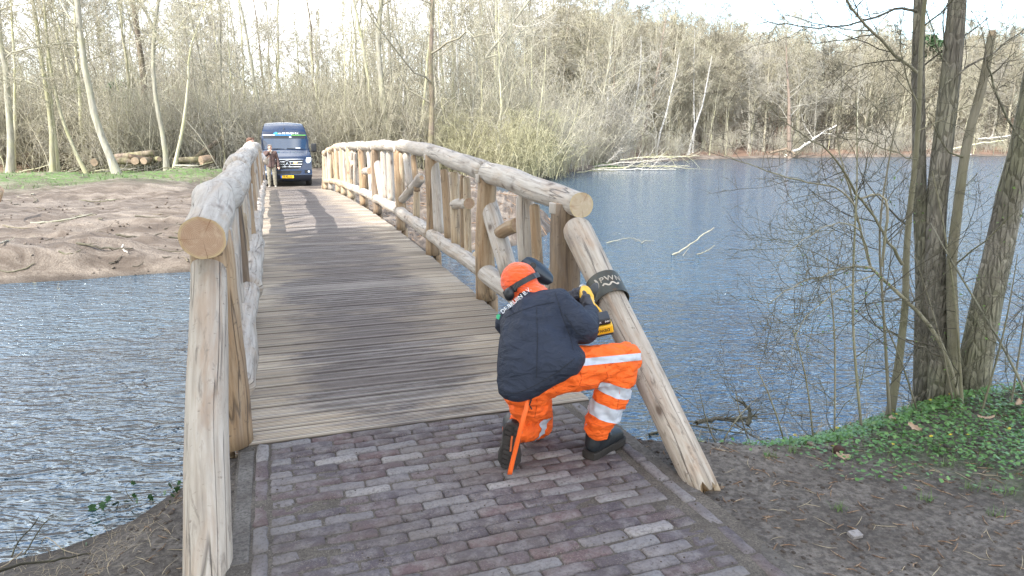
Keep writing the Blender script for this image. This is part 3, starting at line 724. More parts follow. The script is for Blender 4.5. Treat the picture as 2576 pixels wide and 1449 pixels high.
def infill(s0, s1, t, n, seed, side):
    r_ = random.Random(seed)
    for k in range(n):
        f = (k + .6) / (n + .2); a = s0 + (s1 - s0) * f; tilt = r_.uniform(-.28, .28)
        top = (rail_z(a) if side > 0 else rail_zl(a)) - (.07 if r_.random() < .75 else .35); bot = deck_z(a) + r_.uniform(.24, .34)
        lg('brace_log', [B(a - tilt, t, bot), B(a + .0, t + r_.uniform(-.01, .01), (bot + top) / 2), B(a + tilt * .6, t, top)], [r_.uniform(.04, .055), r_.uniform(.045, .06), r_.uniform(.04, .05)], r_.choice([PALE, HONEY, HONEY, BROWN, PALE]), END, seed * 9 + k, k=12, dome=(.3, .4), lump=.08)
for i in range(6, 10): infill(SPOST[i], SPOST[i + 1], TR, 3, 300 + i, 1)
# left-hand railing ---------------------------------------------------
pm_l = [BROWN, DARKP, BROWN, BROWN, PALE, BROWN, HONEY, BROWN, HONEY, HONEY, BROWN]
SL = [.06, 2.0, 4.2, 6.4, 8.6, 10.8, 13.1, 14.8, 16.6, 18.8, 21.0]
for i, s in enumerate(SL):
    post(s, -1, [.108, .085, .09, .085, .085, .088, .09, .085, .085, .085, .085][i], pm_l[i], 60 + i, rg.uniform(-.03, .03))
    if i < 4: notch(s, -1, .1 if i == 0 else .085, 70 + i)
cl = [(-.20, 1.55, .097, .125), (1.5, 3.7, .118, .100), (3.72, 6.4, .125, .105), (6.42, 9.2, .115, .10), (9.22, 12.5, .12, .09), (12.52, 16, .1, .09), (16.02, 21.2, .1, .09)]
for i, (a, b, r0, r1) in enumerate(cl):
    q = np.linspace(a, b, 8); wig = [.0, .012, -.02, .015, -.02, .01, 0][i]
    lg('top_rail', [B(x, TL - .03 + wig * math.sin((x - a) / (b - a) * math.pi * 1.3) + (.02 if i % 2 else 0), rail_zl(x) + .010 * math.sin(x * 3 + i)) for x in q], np.linspace(r0, r1, 8), PALE, END, 160 + i, k=30, seg=.06, lump=.085, dome=(0 if i == 0 else .4, .15))
for i in range(len(SL) - 1):
    a, b = SL[i], SL[i + 1]; q = np.linspace(a + .05, b - .05, 5)
    lg('bottom_rail', [B(x, TL + .045 + .02 * (i % 2), deck_z(x) + .27) for x in q], [.085, .095, .088, .08, .092, .08, .08, .08, .08, .08][i], PALE, END, 190 + i, k=20, lump=.1, dome=(.4, .4))
    infill(a, b, TL, 3, 400 + i, -1)
# raking logs at the near end
lg('raking_log', [B(-1.16, -.065, -.16), B(-.75, -.068, .27), B(-.30, -.064, .665), B(.05, -.06, .97)], [.086, .084, .081, .078], RAKE, END, 501, k=32, seg=.05, lump=.03, bend=.35, dome=(0, .9), ragged=(.05, 0))
RB0, RB1 = B(-1.07, 2.0, -.03), B(.32, 2.0, .97)
lg('raking_log', [RB0, RB0 + (RB1 - RB0) * .35, RB0 + (RB1 - RB0) * .7, RB1], [.073, .078, .085, .088], RAKE, HONEY, 502, k=32, seg=.05, lump=.03, bend=.35, dome=(0, .8), ragged=(.05, 0))
# same at the far end
lg('raking_log', [B(21.1, TR, 1.0), B(22.4, TR, -.2)], .08, HONEY, END, 503, k=14)
lg('raking_log', [B(21.1, TL, 1.0), B(22.4, TL, -.2)], .08, HONEY, END, 504, k=14)
# steel sleeve on the right raking log, letters cut through
steel = MB('bare_steel_sleeve'); v = steel.coord('Object'); n1 = steel.noise(v, 9, 6, .7); n2 = steel.noise(v, 40, 5, .7)
c = steel.ramp(n1, [(.35, (.055, .058, .052)), (.6, (.085, .085, .070))]); c = steel.mix(steel.ramp(n2, [(.55, 0.), (.7, .5)]), c, (.16, .085, .035)); steel.base(c); steel.rough(.55); steel.b.inputs['Metallic'].default_value = .55
ax = Vector(RB1 - RB0).normalized(); kc = .705; cen = Vector(RB0 + (RB1 - RB0) * kc)
view = (Vector(CAM) - cen); fr = (view - ax * view.dot(ax)).normalized(); sd = ax.cross(fr).normalized()   # fr faces the path
wd = .155; rs = .098; V = []; NA = 40; a0, a1 = -1.62, 2.3
for r_ in (rs, rs + .004):
    for hh in (-.5, .5):
        for i in range(NA + 1):
            a = a0 + (a1 - a0) * i / NA; V.append(cen + ax * (hh * wd) + fr * (r_ * math.cos(a)) + sd * (r_ * math.sin(a)))
n1_ = NA + 1; F = []
for i in range(NA):
    F += [[i, i + 1, n1_ + i + 1, n1_ + i], [2 * n1_ + i, 3 * n1_ + i, 3 * n1_ + i + 1, 2 * n1_ + i + 1], [i, 2 * n1_ + i, 2 * n1_ + i + 1, i + 1], [n1_ + i, n1_ + i + 1, 3 * n1_ + i + 1, 3 * n1_ + i]]
F += [[0, n1_, 3 * n1_, 2 * n1_], [NA, 2 * n1_ + NA, 3 * n1_ + NA, n1_ + NA]]
add('steel_sleeve', make_mesh('steel_sleeve', V, F, mats=[steel.m], smooth=False), bridge)
cutm = plain('wood_behind_cutout', (.50, .44, .36), .8)
def on_sleeve(me, a_c, h_c, flip=1):
    """bend a flat mark round the sleeve; x along the circumference, y along the log"""
    for v_ in me.vertices:
        a = a_c + v_.co.x / rs; r_ = rs + .0048 + v_.co.z
        p = cen + ax * (h_c + v_.co.y) + fr * (r_ * math.cos(a)) + sd * (r_ * math.sin(a)); v_.co = p
    me.update(); return me
def strip_mesh(name, pts, w, mat, taper=True):
    V, F = [], []
    n = len(pts)
    for i, (x, y) in enumerate(pts):
        a = pts[max(i - 1, 0)]; b = pts[min(i + 1, n - 1)]; d = Vector((b[0] - a[0], b[1] - a[1])).normalized(); nn = Vector((-d.y, d.x))
        ww = w * (math.sin(math.pi * (i + .35) / (n - .3)) ** .6 if taper else 1) / 2
        V += [(x + nn.x * ww, y + nn.y * ww, .0006), (x - nn.x * ww, y - nn.y * ww, .0006)]
    for i in range(n - 1): F.append([2 * i, 2 * i + 1, 2 * i + 3, 2 * i + 2])
    return make_mesh(name, V, F, mats=[mat], smooth=False)
# seen from the path, sd must run to the right for readable lettering
RIGHT = 1.0 if sd.x > 0 else -1.0
def bend(me, xc, yc):
    for v_ in me.vertices:
        a = RIGHT * (xc + v_.co.x) / rs; r_ = rs + .0046 + abs(v_.co.z) * .2
        v_.co = cen + ax * (yc + v_.co.y) + fr * (r_ * math.cos(a)) + sd * (r_ * math.sin(a))
    me.update(); return me
tm = text_mesh('letters', 'PWN', .052, cutm, 0.0005, bold=.0006, spacing=1.15)
bmx = bmesh.new(); bmx.from_mesh(tm); bmesh.ops.subdivide_edges(bmx, edges=bmx.edges, cuts=2); bmx.to_mesh(tm); bmx.free()
add('letters', bend(tm, .052, .016), bridge)
add('wave_mark', bend(strip_mesh('wave_mark', [(-.045 + .0045 * i, .008 * math.sin(i * .62)) for i in range(22)], .010, cutm, False), .038, -.022), bridge)
add('crescent_mark', bend(strip_mesh('crescent_mark', [(.012 * math.cos(a), .034 * math.sin(a)) for a in np.linspace(-1.3, 1.3, 10)], .013, cutm), -.040, .012), bridge)
bm = bmesh.new()
for aa, hh in ((-.105, .055), (-.10, -.055)):
    a = RIGHT * aa / rs; p = cen + ax * hh + fr * (rs * math.cos(a)) + sd * (rs * math.sin(a)); nrm = (fr * math.cos(a) + sd * math.sin(a))
    bm_cyl(bm, p, p + nrm * .008, .008, .006, 12, bevel=.001)
add('screw', bm_mesh('screw', bm, [plain('zinc', (.5, .5, .5), .35, .9)]), bridge)
# ------------------------------------------------------------------ bare trees
def bark(name, dark, light, moss=None, mossf=.4, sx=1.0, furrow=0.0, rough=.9, lent=None):
    m = MB(name); v = m.shift(m.coord('Object'), 23)
    mp = m.n('ShaderNodeMapping'); mp.inputs['Scale'].default_value = (1, 1, .16); m.l(v, mp.inputs['Vector'])
    n1 = m.noise(mp.outputs[0], 9 * sx, 6, .68); n2 = m.noise(v, 1.1, 5, .65)
    c = m.ramp(n1, [(.34, dark), (.62, light)])
    if moss: c = m.mix(m.math('MULTIPLY', m.ramp(n2, [(.42, 0.), (.62, 1.)]), mossf), c, moss)
    if lent:
        mq = m.n('ShaderNodeMapping'); mq.inputs['Scale'].default_value = (1, 1, 5.5); m.l(v, mq.inputs['Vector'])
        c = m.mix(m.ramp(m.noise(mq.outputs[0], 3.2, 4, .6), [(.60, 0.), (.66, .85)]), c, lent)
    c = m.mix(m.math('MULTIPLY', m.ramp(m.rnd(), [(.35, 0.), (1., 1.)]), .55), c, tuple(np.array(dark) * .42))
    m.base(c); m.rough(rough)
    if furrow:
        mpf = m.n('ShaderNodeMapping'); mpf.inputs['Scale'].default_value = (1, 1, .22); m.l(v, mpf.inputs['Vector'])
        vo = m.n('ShaderNodeTexVoronoi'); vo.feature = 'DISTANCE_TO_EDGE'; vo.inputs['Scale'].default_value = 42 * sx; m.l(mpf.outputs[0], vo.inputs['Vector'])
        b1 = m.bump(m.ramp(vo.outputs['Distance'], [(0, 0.), (.22, 1.)]), .9, furrow); m.bump(n1, .8, furrow * .8, b1)
    else: m.bump(n1, .5, .01)
    return m.m
OLIVE = bark('bark_green_grey', (.30, .28, .19), (.54, .51, .38), (.42, .42, .18), .5)
GREYB = bark('bark_grey', (.20, .185, .15), (.385, .365, .30), (.38, .38, .20), .35)
BROWNB = bark('bark_brown', (.105, .08, .060), (.25, .20, .155), (.22, .22, .10), .4)
PINEB = bark('bark_reddish', (.20, .15, .115), (.36, .28, .22))
FARTW = bark('twigs_far_brown', (.235, .205, .155), (.44, .40, .31), (.41, .39, .22), .4)
SHRUBM = bark('twigs_yellow_shrub', (.36, .33, .20), (.60, .56, .38), (.48, .48, .22), .4)
BEND = plain('old_sawn_end', (.32, .235, .16), .8, var=.25, scale=6)
BIRCH = bark('bark_birch', (.52, .50, .47), (.80, .79, .76), None, lent=(.07, .06, .055))
TWIG = bark('twigs_tan', (.33, .295, .22), (.57, .525, .42), (.46, .455, .25), .4)
TWIGG = bark('twigs_grey', (.30, .275, .225), (.54, .505, .44), (.43, .41, .28), .4)
TWIGD = bark('twigs_dark', (.075, .064, .048), (.18, .155, .115), (.16, .17, .07), .4)
ALDER = bark('bark_alder', (.10, .087, .068), (.30, .27, .215), (.22, .23, .11), .45, sx=.8, furrow=.02)
SAPB = bark('bark_sapling', (.19, .165, .11), (.37, .335, .25), (.15, .16, .06), .5, sx=2)

def unit(v): return v / (np.linalg.norm(v, axis=-1, keepdims=True) + 1e-9)
def sprout(rng, P0, D, R0, Ln, n, ang, angsd, up, wob, taper=.25, droop=0.0):
    """grow one shoot from each start point; all arrays, returns P (m,n,3), r (m,n)"""
    m = len(P0)
    rnd = rng.normal(size=(m, 3)); perp = unit(rnd - D * np.sum(rnd * D, -1, keepdims=True))
    a = np.radians(rng.normal(ang, angsd, m))[:, None]
    d = unit(D * np.cos(a) + perp * np.sin(a) + np.array([0, 0, up * .3]))
    P = np.zeros((m, n, 3)); P[:, 0] = P0; stp = (Ln / (n - 1))[:, None]
    for i in range(1, n):
        d = unit(d + rng.normal(size=(m, 3)) * wob + np.array([0, 0, up * .22 - droop * .25 * i / n]))
        P[:, i] = P[:, i - 1] + d * stp
    r = R0[:, None] * np.linspace(1, taper, n)[None, :]
    return P, r
def batch_tubes(P, r, k):
    m, n, _ = P.shape
    T = np.gradient(P, axis=1); T = unit(T)
    mean = unit(T.mean(1)); ref = np.where(np.abs(mean[:, 2:3]) < .8, np.array([[0, 0, 1.0]]), np.array([[1.0, 0, 0]]))[:, None, :]
    A = unit(np.cross(T, ref)); Bq = np.cross(T, A)
    a = np.arange(k) * 2 * math.pi / k
    V = P[:, :, None, :] + r[:, :, None, None] * (np.cos(a)[None, None, :, None] * A[:, :, None, :] + np.sin(a)[None, None, :, None] * Bq[:, :, None, :])
    i = np.arange(n - 1)[:, None]; j = np.arange(k)[None, :]; j2 = (j + 1) % k
    F = np.stack([i * k + j, i * k + j2, (i + 1) * k + j2, (i + 1) * k + j], -1).reshape(-1, 4)
    F = (F[None] + (np.arange(m) * n * k)[:, None, None]).reshape(-1, 4)
    return V.reshape(-1, 3), F
def join(blocks):
    Vs, Fs, off = [], [], 0
    for V, F in blocks: Vs.append(V); Fs.append(F + off); off += len(V)
    return np.concatenate(Vs), np.concatenate(Fs)
def starts(rng, P, r, per, f0, f1, even=True):
    """pick start points on polylines P (m,n,3)"""
    m, n, _ = P.shape
    f = f0 + (f1 - f0) * ((np.arange(per)[None, :] + rng.random((m, per))) / per)
    x = f * (n - 1); i = np.minimum(x.astype(int), n - 2); w = (x - i)[..., None]
    mi = np.arange(m)[:, None]
    S = P[mi, i] * (1 - w) + P[mi, i + 1] * w; D = unit(P[mi, i + 1] - P[mi, i]); rr = r[mi, i] * (1 - w[..., 0]) + r[mi, i + 1] * w[..., 0]
    return S.reshape(-1, 3), D.reshape(-1, 3), rr.reshape(-1), f.reshape(-1)
def grow_crown(rng, TP, Tr, L1, spec, f0=.35, f1=.99, shape=None):
    """TP (n,3) trunk line. spec: list of (count, length ratio, angle, up, wobble, npts, sides, droop)"""
    P, r = TP[None], Tr[None]; blocks = []; H = None
    for lv, (cnt, lr, ang, up, wob, n, k, dr) in enumerate(spec):
        S, D, R0, f = starts(rng, P, r, cnt, f0 if lv == 0 else .12, f1 if lv == 0 else .98)
        if lv == 0:
            g = (f - f0) / (f1 - f0); sh = shape(g) if shape else (1.0 - .65 * g)
            Ln = L1 * lr * sh * rng.uniform(.65, 1.2, len(S)); Rn = np.minimum(R0 * rng.uniform(.28, .5, len(S)), .05 + Ln * .012)
        else:
            plen = np.repeat(Lprev, cnt); Ln = plen * lr * (1.15 - .7 * f) * rng.uniform(.6, 1.25, len(S)); Rn = np.maximum(R0 * rng.uniform(.4, .65, len(S)), MINR)
        P, r = sprout(rng, S, D, Rn, Ln, n, ang, 12, up, wob, .25, dr); Lprev = Ln
        r = np.maximum(r, MINR * .55); blocks.append(batch_tubes(P, r, k))
    return blocks
MINR = .008
def build_tree(name, TP, Tr, L1, spec, bark_m, twig_m, seed, f0=.35, shape=None, k=10, origin=None, minr=.008, limbs=None, f1=.99):
    global MINR
    MINR = minr; rng = np.random.default_rng(seed)
    TP = np.asarray(TP, float); o = TP[0].copy() if origin is None else np.asarray(origin, float); TP = TP - o
    blocks = [tube_block(TP, Tr, k)]
    cr = grow_crown(rng, TP, Tr, L1, spec, f0, f1, shape)
    for lp, lr_ in (limbs or []):
        lp = np.asarray(lp) - o; blocks.append(tube_block(lp, lr_, 8)); cr += grow_crown(rng, lp, lr_, L1 * .6, spec, .25, .99, None)
    root = empty(name, o)
    V, F = join(blocks); t_ = add('trunk', make_mesh('trunk', V, F, mats=[bark_m])); t_.parent = root
    V, F = join(cr); c_ = add('crown', make_mesh('crown', V, F, mats=[twig_m])); c_.parent = root
    return root
def trunk_line(rng, H, lean=(0, 0), wob=.05, n=16, kink=0.0):
    z = np.linspace(0, H, n); x = lean[0] * z / H + np.cumsum(rng.normal(0, wob, n)) * .5; y = lean[1] * z / H + np.cumsum(rng.normal(0, wob, n)) * .5
    x -= x[0]; y -= y[0]; return np.stack([x, y, z], 1)
def flare(r, n, H, top=.12):
    z = np.linspace(0, 1, n); return r * (np.clip(1 - z * (1 - top), top, 1)) * (1 + .45 * np.exp(-z * H / .35))
SPEC_TALL = [(17, 1.0, 56, .35, .15, 9, 5, 0), (6, .55, 48, .2, .2, 6, 4, 0), (5, .52, 46, .15, .22, 4, 3, 0), (3, .5, 44, .1, .25, 3, 3, 0)]
SPEC_WIDE = [(15, 1.15, 65, .3, .20, 9, 6, 0), (6, .55, 50, .2, .26, 6, 4, 0), (5, .5, 48, .15, .26, 4, 3, 0), (3, .5, 45, .1, .25, 3, 3, 0)]
SPEC_BIRCH = [(18, .8, 35, .5, .08, 7, 4, .5), (6, .5, 38, .1, .12, 5, 3, .8), (5, .5, 35, .0, .15, 3, 3, .8)]
SPEC_THIN = [(14, .8, 42, .5, .12, 6, 4, 0), (6, .5, 42, .35, .16, 4, 3, 0), (4, .5, 40, .2, .2, 3, 3, 0)]
# trees that the photograph lets you pick out: foot and line of each stem
def path_tree(name, label, path, wpx, Y, H, bark_m, twig_m, seed, L1=5.0, spec=SPEC_TALL, f0=.3, top=.15, group=None, cat='tree', shape=None, minr=.010, limbs=None, k=10, dY=0.0, base=None):
    rng = np.random.default_rng(seed)
    pts = [at(x, y, Y + dY * i) for i, (x, y) in enumerate(path)]
    gz = float(ground_h(np.array([pts[0][0]]), np.array([pts[0][1]]))[0]) - .08
    # start the stem on the ground below the first mark
    p0 = pts[0].copy(); d = (pts[1] - pts[0]); d = d / np.linalg.norm(d)
    p0 = p0 + d * ((gz - p0[2]) / max(d[2], .3)); pts = [p0] + [p for p in pts if p[2] > gz + .25]
    while pts[-1][2] < gz + H:
        d = pts[-1] - pts[-2]; d = d / np.linalg.norm(d) * 1.5 + np.array([rng.normal(0, .12), rng.normal(0, .12), .25]); pts.append(pts[-1] + d)
    pts = np.array(pts); dl = np.concatenate([[0], np.cumsum(np.linalg.norm(np.diff(pts, axis=0), axis=1))])
    n = max(12, int(dl[-1] / 1.0)); q = np.linspace(0, dl[-1], n); TP = np.stack([np.interp(q, dl, pts[:, i]) for i in range(3)], 1)
    for c in range(3): TP[1:-1, c] = (TP[:-2, c] + 2 * TP[1:-1, c] + TP[2:, c]) / 4
    TP[1:, :2] += rng.normal(0, .02, (n - 1, 2))
    r0 = wpx / 2 / FPX * Y; Tr = flare(r0, n, dl[-1], top)
    lm = []
    for (lp, w0) in (limbs or []):
        L = np.array([at(x, y, Y) for x, y in lp]); lm.append((L, np.linspace(w0, w0 * .35, len(L)) / 2 / FPX * Y))
    t = build_tree(name, TP, Tr, L1, spec, bark_m, twig_m, seed, f0, shape, k, minr=minr, limbs=lm)
    return tag(t, label, cat, group)
HT = 'bare_tree'
path_tree(HT, 'grey trunk at the far left edge of the wood, flared at its foot', [(26, 425), (28, 333), (15, 185), (4, 111), (-8, 0)], 17, 35, 19, GREYB, TWIG, 1, 5.5, limbs=[([(10, 150), (30, 132), (70, 122), (125, 112), (200, 106), (280, 108)], 5), ([(16, 195), (50, 198), (90, 212), (125, 234)], 4)])
path_tree(HT, 'thin olive trunk rising just behind the leftmost grey trunk', [(36, 415), (38, 200), (27, 0)], 8, 38, 18, OLIVE, TWIG, 2, 4.0)
path_tree(HT, 'slender curved trunk, thicker of the close pair left of the log pile', [(133, 418), (131, 330), (118, 241), (98, 111), (81, 0)], 12, 36, 19, OLIVE, TWIG, 3, 4.5)
path_tree(HT, 'thinner straight trunk of the close pair left of the log pile', [(146, 418), (130, 259), (118, 122), (111, 0)], 8, 36.5, 18, OLIVE, TWIG, 4, 4)
path_tree(HT, 'thin trunk bent sharply to the left from its foot', [(207, 417), (180, 365), (159, 315), (138, 225), (126, 167), (117, 100), (112, 0)], 9, 35.5, 17, OLIVE, TWIG, 5, 4)
path_tree(HT, 'stout pale beech trunk leaning left in front of the log pile', [(283, 415), (262, 370), (244, 315), (228, 250), (218, 185), (205, 110), (200, 93), (191, 0)], 18, 35, 21, GREYB, TWIG, 6, 6)
path_tree(HT, 'straight light trunk left of the dark brown trunk', [(355, 390), (333, 259), (315, 130), (300, 0)], 9, 44, 21, OLIVE, TWIG, 7, 5)
path_tree(HT, 'thick dark brown trunk behind the log pile', [(366, 395), (365, 222), (348, 93), (335, 0)], 17, 46, 23, BROWNB, TWIGG, 8, 6)
path_tree(HT, 'pale trunk that forks high up beside the log pile', [(418, 417), (407, 315), (388, 250), (385, 185), (386, 74), (400, 0)], 12, 36, 18, GREYB, TWIG, 9, 5, limbs=[([(386, 74), (370, 35), (357, 0), (345, -50)], 9)])
path_tree(HT, 'short leaning tree with a crooked spreading crown left of the bridge', [(441, 412), (455, 340), (468, 278), (476, 200), (474, 150), (472, 120), (490, 90)], 9, 36, 9, OLIVE, TWIG, 10, 4.5, SPEC_WIDE, .42)
path_tree(HT, 'straight trunk with ivy-dark bark standing left of the log railing', [(555, 385), (556, 185), (552, 0)], 9, 50, 22, GREYB, TWIGG, 11, 6)
path_tree('birch', 'slim white birch between the van and the right railing', [(837, 370), (836, 250), (833, 120)], 5, 52, 16, BIRCH, TWIGG, 12, 3, SPEC_BIRCH)
path_tree(HT, 'stoutest pale trunk rising behind the crest of the right railing', [(975, 400), (966, 290), (957, 215), (951, 115), (957, 0)], 17, 44, 21, GREYB, TWIG, 13, 6.5, SPEC_WIDE, .35)
path_tree(HT, 'green-grey trunk leaning left beside the stoutest pale trunk', [(955, 400), (940, 290), (928, 215), (918, 150), (903, 60), (888, 0)], 9, 44, 19, OLIVE, TWIG, 14, 5, SPEC_WIDE, .35)
path_tree(HT, 'thinner trunk standing right of the stoutest pale trunk', [(990, 400), (988, 258), (979, 100), (977, 0)], 8, 45, 19, GREYB, TWIG, 15, 4.5)
path_tree('gnarled_oak', 'dark gnarled tree with twisted mossy boughs above the right railing', [(1080, 410), (1086, 330), (1087, 272), (1083, 172), (1087, 90), (1088, 0)], 16, 43, 17, BROWNB, TWIG, 16, 8.5, SPEC_WIDE, .12, minr=.012)
path_tree(HT, 'short leaning trunk just left of the gnarled dark tree', [(1050, 410), (1060, 330), (1071, 200), (1076, 120)], 8, 45, 13, OLIVE, TWIG, 17, 4)
path_tree('birch', 'white birch just right of the gnarled dark tree', [(1155, 410), (1153, 320), (1152, 243), (1150, 150)], 6, 50, 14, BIRCH, TWIGG, 18, 3, SPEC_BIRCH)
path_tree(HT, 'large leaning tree with pale forked boughs against the sky', [(1150, 400), (1185, 280), (1212, 150), (1250, 110), (1290, 55), (1330, 5)], 11, 58, 19, GREYB, TWIGG, 19, 7, SPEC_WIDE, .35, limbs=[([(1212, 150), (1260, 135), (1310, 80), (1350, 45)], 7)])
path_tree('willow_shrub', 'straight pale stem of the shrub on the point', [(1343, 448), (1352, 330), (1366, 229), (1372, 157)], 5.5, 45.5, 7.5, OLIVE, TWIG, 20, 3.6, SPEC_THIN, .2)
path_tree('willow_shrub', 'pale stem leaning right over the pond from the point', [(1358, 452), (1392, 400), (1425, 350), (1444, 318), (1461, 238)], 5, 45, 6, OLIVE, TWIG, 21, 3.6, SPEC_THIN, .2)
path_tree('birch', 'white birch at the water, second from the left on the far shore', [(1579, 392), (1583, 340), (1592, 290), (1603, 235), (1612, 160)], 7, 98, 15, BIRCH, TWIGG, 22, 4, SPEC_BIRCH)
path_tree('birch', 'leftmost white birch on the far shore', [(1518, 385), (1524, 320), (1531, 235), (1536, 150)], 6, 92, 15, BIRCH, TWIGG, 23, 4, SPEC_BIRCH)
path_tree('birch', 'white birch leaning right, third on the far shore', [(1650, 388), (1658, 340), (1675, 289), (1690, 225)], 6, 103, 13, BIRCH, TWIGG, 24, 4, SPEC_BIRCH)
path_tree('birch', 'rightmost leaning white birch of the far shore group', [(1735, 375), (1748, 320), (1768, 262), (1780, 200)], 6, 108, 14, BIRCH, TWIGG, 25, 4, SPEC_BIRCH)
path_tree('pine_trunk_tree', 'reddish brown leaning trunk between the far shore birches', [(1606, 385), (1625, 300), (1645, 230), (1662, 140)], 13, 106, 18, PINEB, TWIGG, 26, 5, cat='tree')
path_tree(HT, 'thick brown trunk on the slope at the right of the pond', [(1985, 330), (1985, 250), (1980, 180), (1978, 100)], 12, 112, 16, PINEB, TWIGG, 27, 6, SPEC_WIDE)

# kinds that are repeated through the wood
def proto(name, seed, H, r, L1, spec, bark_m, twig_m, lean=.06, f0=.3, wob=.09, shape=None, minr=.010):
    rng = np.random.default_rng(seed); n = 18
    TP = trunk_line(rng, H, (rng.normal(0, lean) * H, rng.normal(0, lean) * H), wob, n)
    return build_tree(name, TP, flare(r, n, H, .12), L1, spec, bark_m, twig_m, seed, f0, shape, 8, origin=(0, 0, 0), minr=minr)
SP_M = [(16, 1.0, 58, .32, .17, 8, 4, 0), (6, .58, 50, .2, .22, 6, 3, 0), (6, .55, 48, .15, .24, 4, 3, 0), (2, .6, 45, .1, .25, 3, 3, 0)]
protos = [proto(HT, 61, 19, .17, 6.0, SP_M, OLIVE, TWIG), proto(HT, 62, 17, .13, 5.0, SP_M, GREYB, TWIGG), proto(HT, 63, 21, .20, 6.5, SP_M, GREYB, TWIG), proto(HT, 64, 15, .12, 5.5, SP_M, OLIVE, TWIG, .09),
          proto(HT, 65, 18, .16, 7.0, SPEC_WIDE, BROWNB, TWIGG, f0=.2), proto('birch', 66, 16, .11, 4.0, SPEC_BIRCH, BIRCH, TWIGG)]
sap = [proto('sapling', 71 + i, [7, 9, 6, 8.5, 10][i], [.045, .065, .04, .06, .08][i], [2.6, 3, 2.2, 3, 3.4][i], SPEC_THIN, [OLIVE, GREYB, OLIVE, SAPB, OLIVE][i], TWIG, .08, .12, .14, minr=.008) for i in range(5)]
LBL = {'a': ('bare tree standing among others in the wood left of the bridge', 'trees of the wood left of the bridge'),
       'b': ('bare tree standing among others in the wood behind the van and the bridge', 'trees of the wood beyond the bridge'),
       'c': ('bare tree among others on the brown slope beyond the pond', 'trees on the far shore slope')}
LBB = {'a': ('white birch among the trees left of the bridge', 'birches left of the bridge'), 'b': ('white birch among the trees beyond the bridge', 'birches beyond the bridge'), 'c': ('white birch standing on the brown slope beyond the pond', 'birches on the far shore slope')}
KW = ['tall olive-barked', 'slender grey-barked', 'stout grey-barked', 'shorter olive-barked', 'spreading brown-barked', 'white']
used = set(); rw = random.Random(77)
def place(p, x, y, sc, zone, sapl=False):
    o = p if id(p) not in used else copy_tree(p); used.add(id(p))
    o.location = (x, y, GROUND_D(x, y) - .1); o.rotation_euler = (0, 0, rw.uniform(0, 6.28)); o.scale = (sc, sc, sc * rw.uniform(.92, 1.1))
    if sapl: tag(o, {'a': 'thin sapling stem in the undergrowth left of the bridge', 'b': 'thin sapling stem in the undergrowth beyond the bridge', 'c': 'thin sapling stem in the undergrowth on the far shore'}[zone], 'sapling', {'a': 'saplings left of the bridge', 'b': 'saplings beyond the bridge', 'c': 'saplings on the far shore'}[zone])
    elif o.name.startswith('birch'): tag(o, LBB[zone][0], 'tree', LBB[zone][1])
    else:
        kw = KW[protos.index(p)]; tag(o, kw + ' ' + LBL[zone][0].replace('standing among others ', '').replace('among others ', ''), 'tree', LBL[zone][1] + ', ' + kw)
def tree_line(x): return float(np.interp(x, [-60, -30, -20, -13, -9, -5, 0, 3], [37, 37, 37.5, 40, 43, 45, 44, 46]))
_dc = {}
def dist_w(x, y):
    d = _dc.get((x, y)); return d if d is not None else float(water_sd(np.array([x]), np.array([y]))[0])
taken = []
def free(x, y, dmin):
    for a, b in taken:
        if (a - x) ** 2 + (b - y) ** 2 < dmin * dmin: return False
    taken.append((x, y)); return True
def scatter(n, xr, yr, zone, kinds, dmin, smin=.85, smax=1.15, sapl=False, off=0.0):
    c = 0; tries = 0
    while c < n and tries < n * 40:
        tries += 1; x = rw.uniform(*xr); y = rw.uniform(*yr)
        if zone != 'c' and y < tree_line(x) + off: continue
        if dist_w(x, y) < (1.5 if zone != 'c' else 1.2): continue
        if abs(x) / max(y, 1) > .86: continue
        if not free(x, y, dmin): continue
        place(rw.choice(kinds), x, y, rw.uniform(smin, smax), zone, sapl); c += 1
scatter(20, (-48, -14), (38, 75), 'a', protos, 2.6, off=2)
scatter(28, (-14, 12), (44, 95), 'b', protos, 2.6, off=1)
scatter(60, (2, 110), (80, 165), 'c', protos, 3.6, .85, 1.15)
scatter(70, (-42, -14), (37, 52), 'a', sap, .8, .7, 1.4, True, .3)
scatter(85, (-14, 6), (42, 58), 'b', sap, .7, .7, 1.4, True, .3)
scatter(80, (6, 100), (68, 140), 'c', sap, 1.2, 1.0, 1.7, True)
# ------------------------------------------------------------------ the mass of undergrowth and the wood behind, too dense to count
def clump(seed, n, hr, wr, twig_m, minr):
    rng = np.random.default_rng(seed); S = np.stack([rng.normal(0, wr, n), rng.normal(0, wr, n), np.zeros(n)], 1)
    D = np.tile([[0, 0, 1.0]], (n, 1)); Ln = rng.uniform(*hr, n)
    P, r = sprout(rng, S, D, Ln * .0045 + .004, Ln, 9, 18, 11, .28, .16, .3); b = [batch_tubes(P, r, 3)]
    S, D, R0, f = starts(rng, P, r, 7, .15, .98); Lt = np.repeat(Ln, 7) * .28 * (1.2 - .6 * f) * rng.uniform(.5, 1.3, len(f))
    P2, r2 = sprout(rng, S, D, np.maximum(R0 * .5, minr), Lt, 5, 52, 18, .12, .26, .4); b.append(batch_tubes(P2, np.maximum(r2, minr * .6), 3))
    S, D, R0, f = starts(rng, P2, r2, 4, .2, .98); Lt = np.repeat(Lt, 4) * .5 * rng.uniform(.5, 1.3, len(f))
    P3, r3 = sprout(rng, S, D, np.full(len(S), minr * .8), Lt, 3, 42, 15, .2, .25, .6); b.append(batch_tubes(P3, r3, 3))
    V, F = join(b); return make_mesh('thicket', V, F, mats=[twig_m])
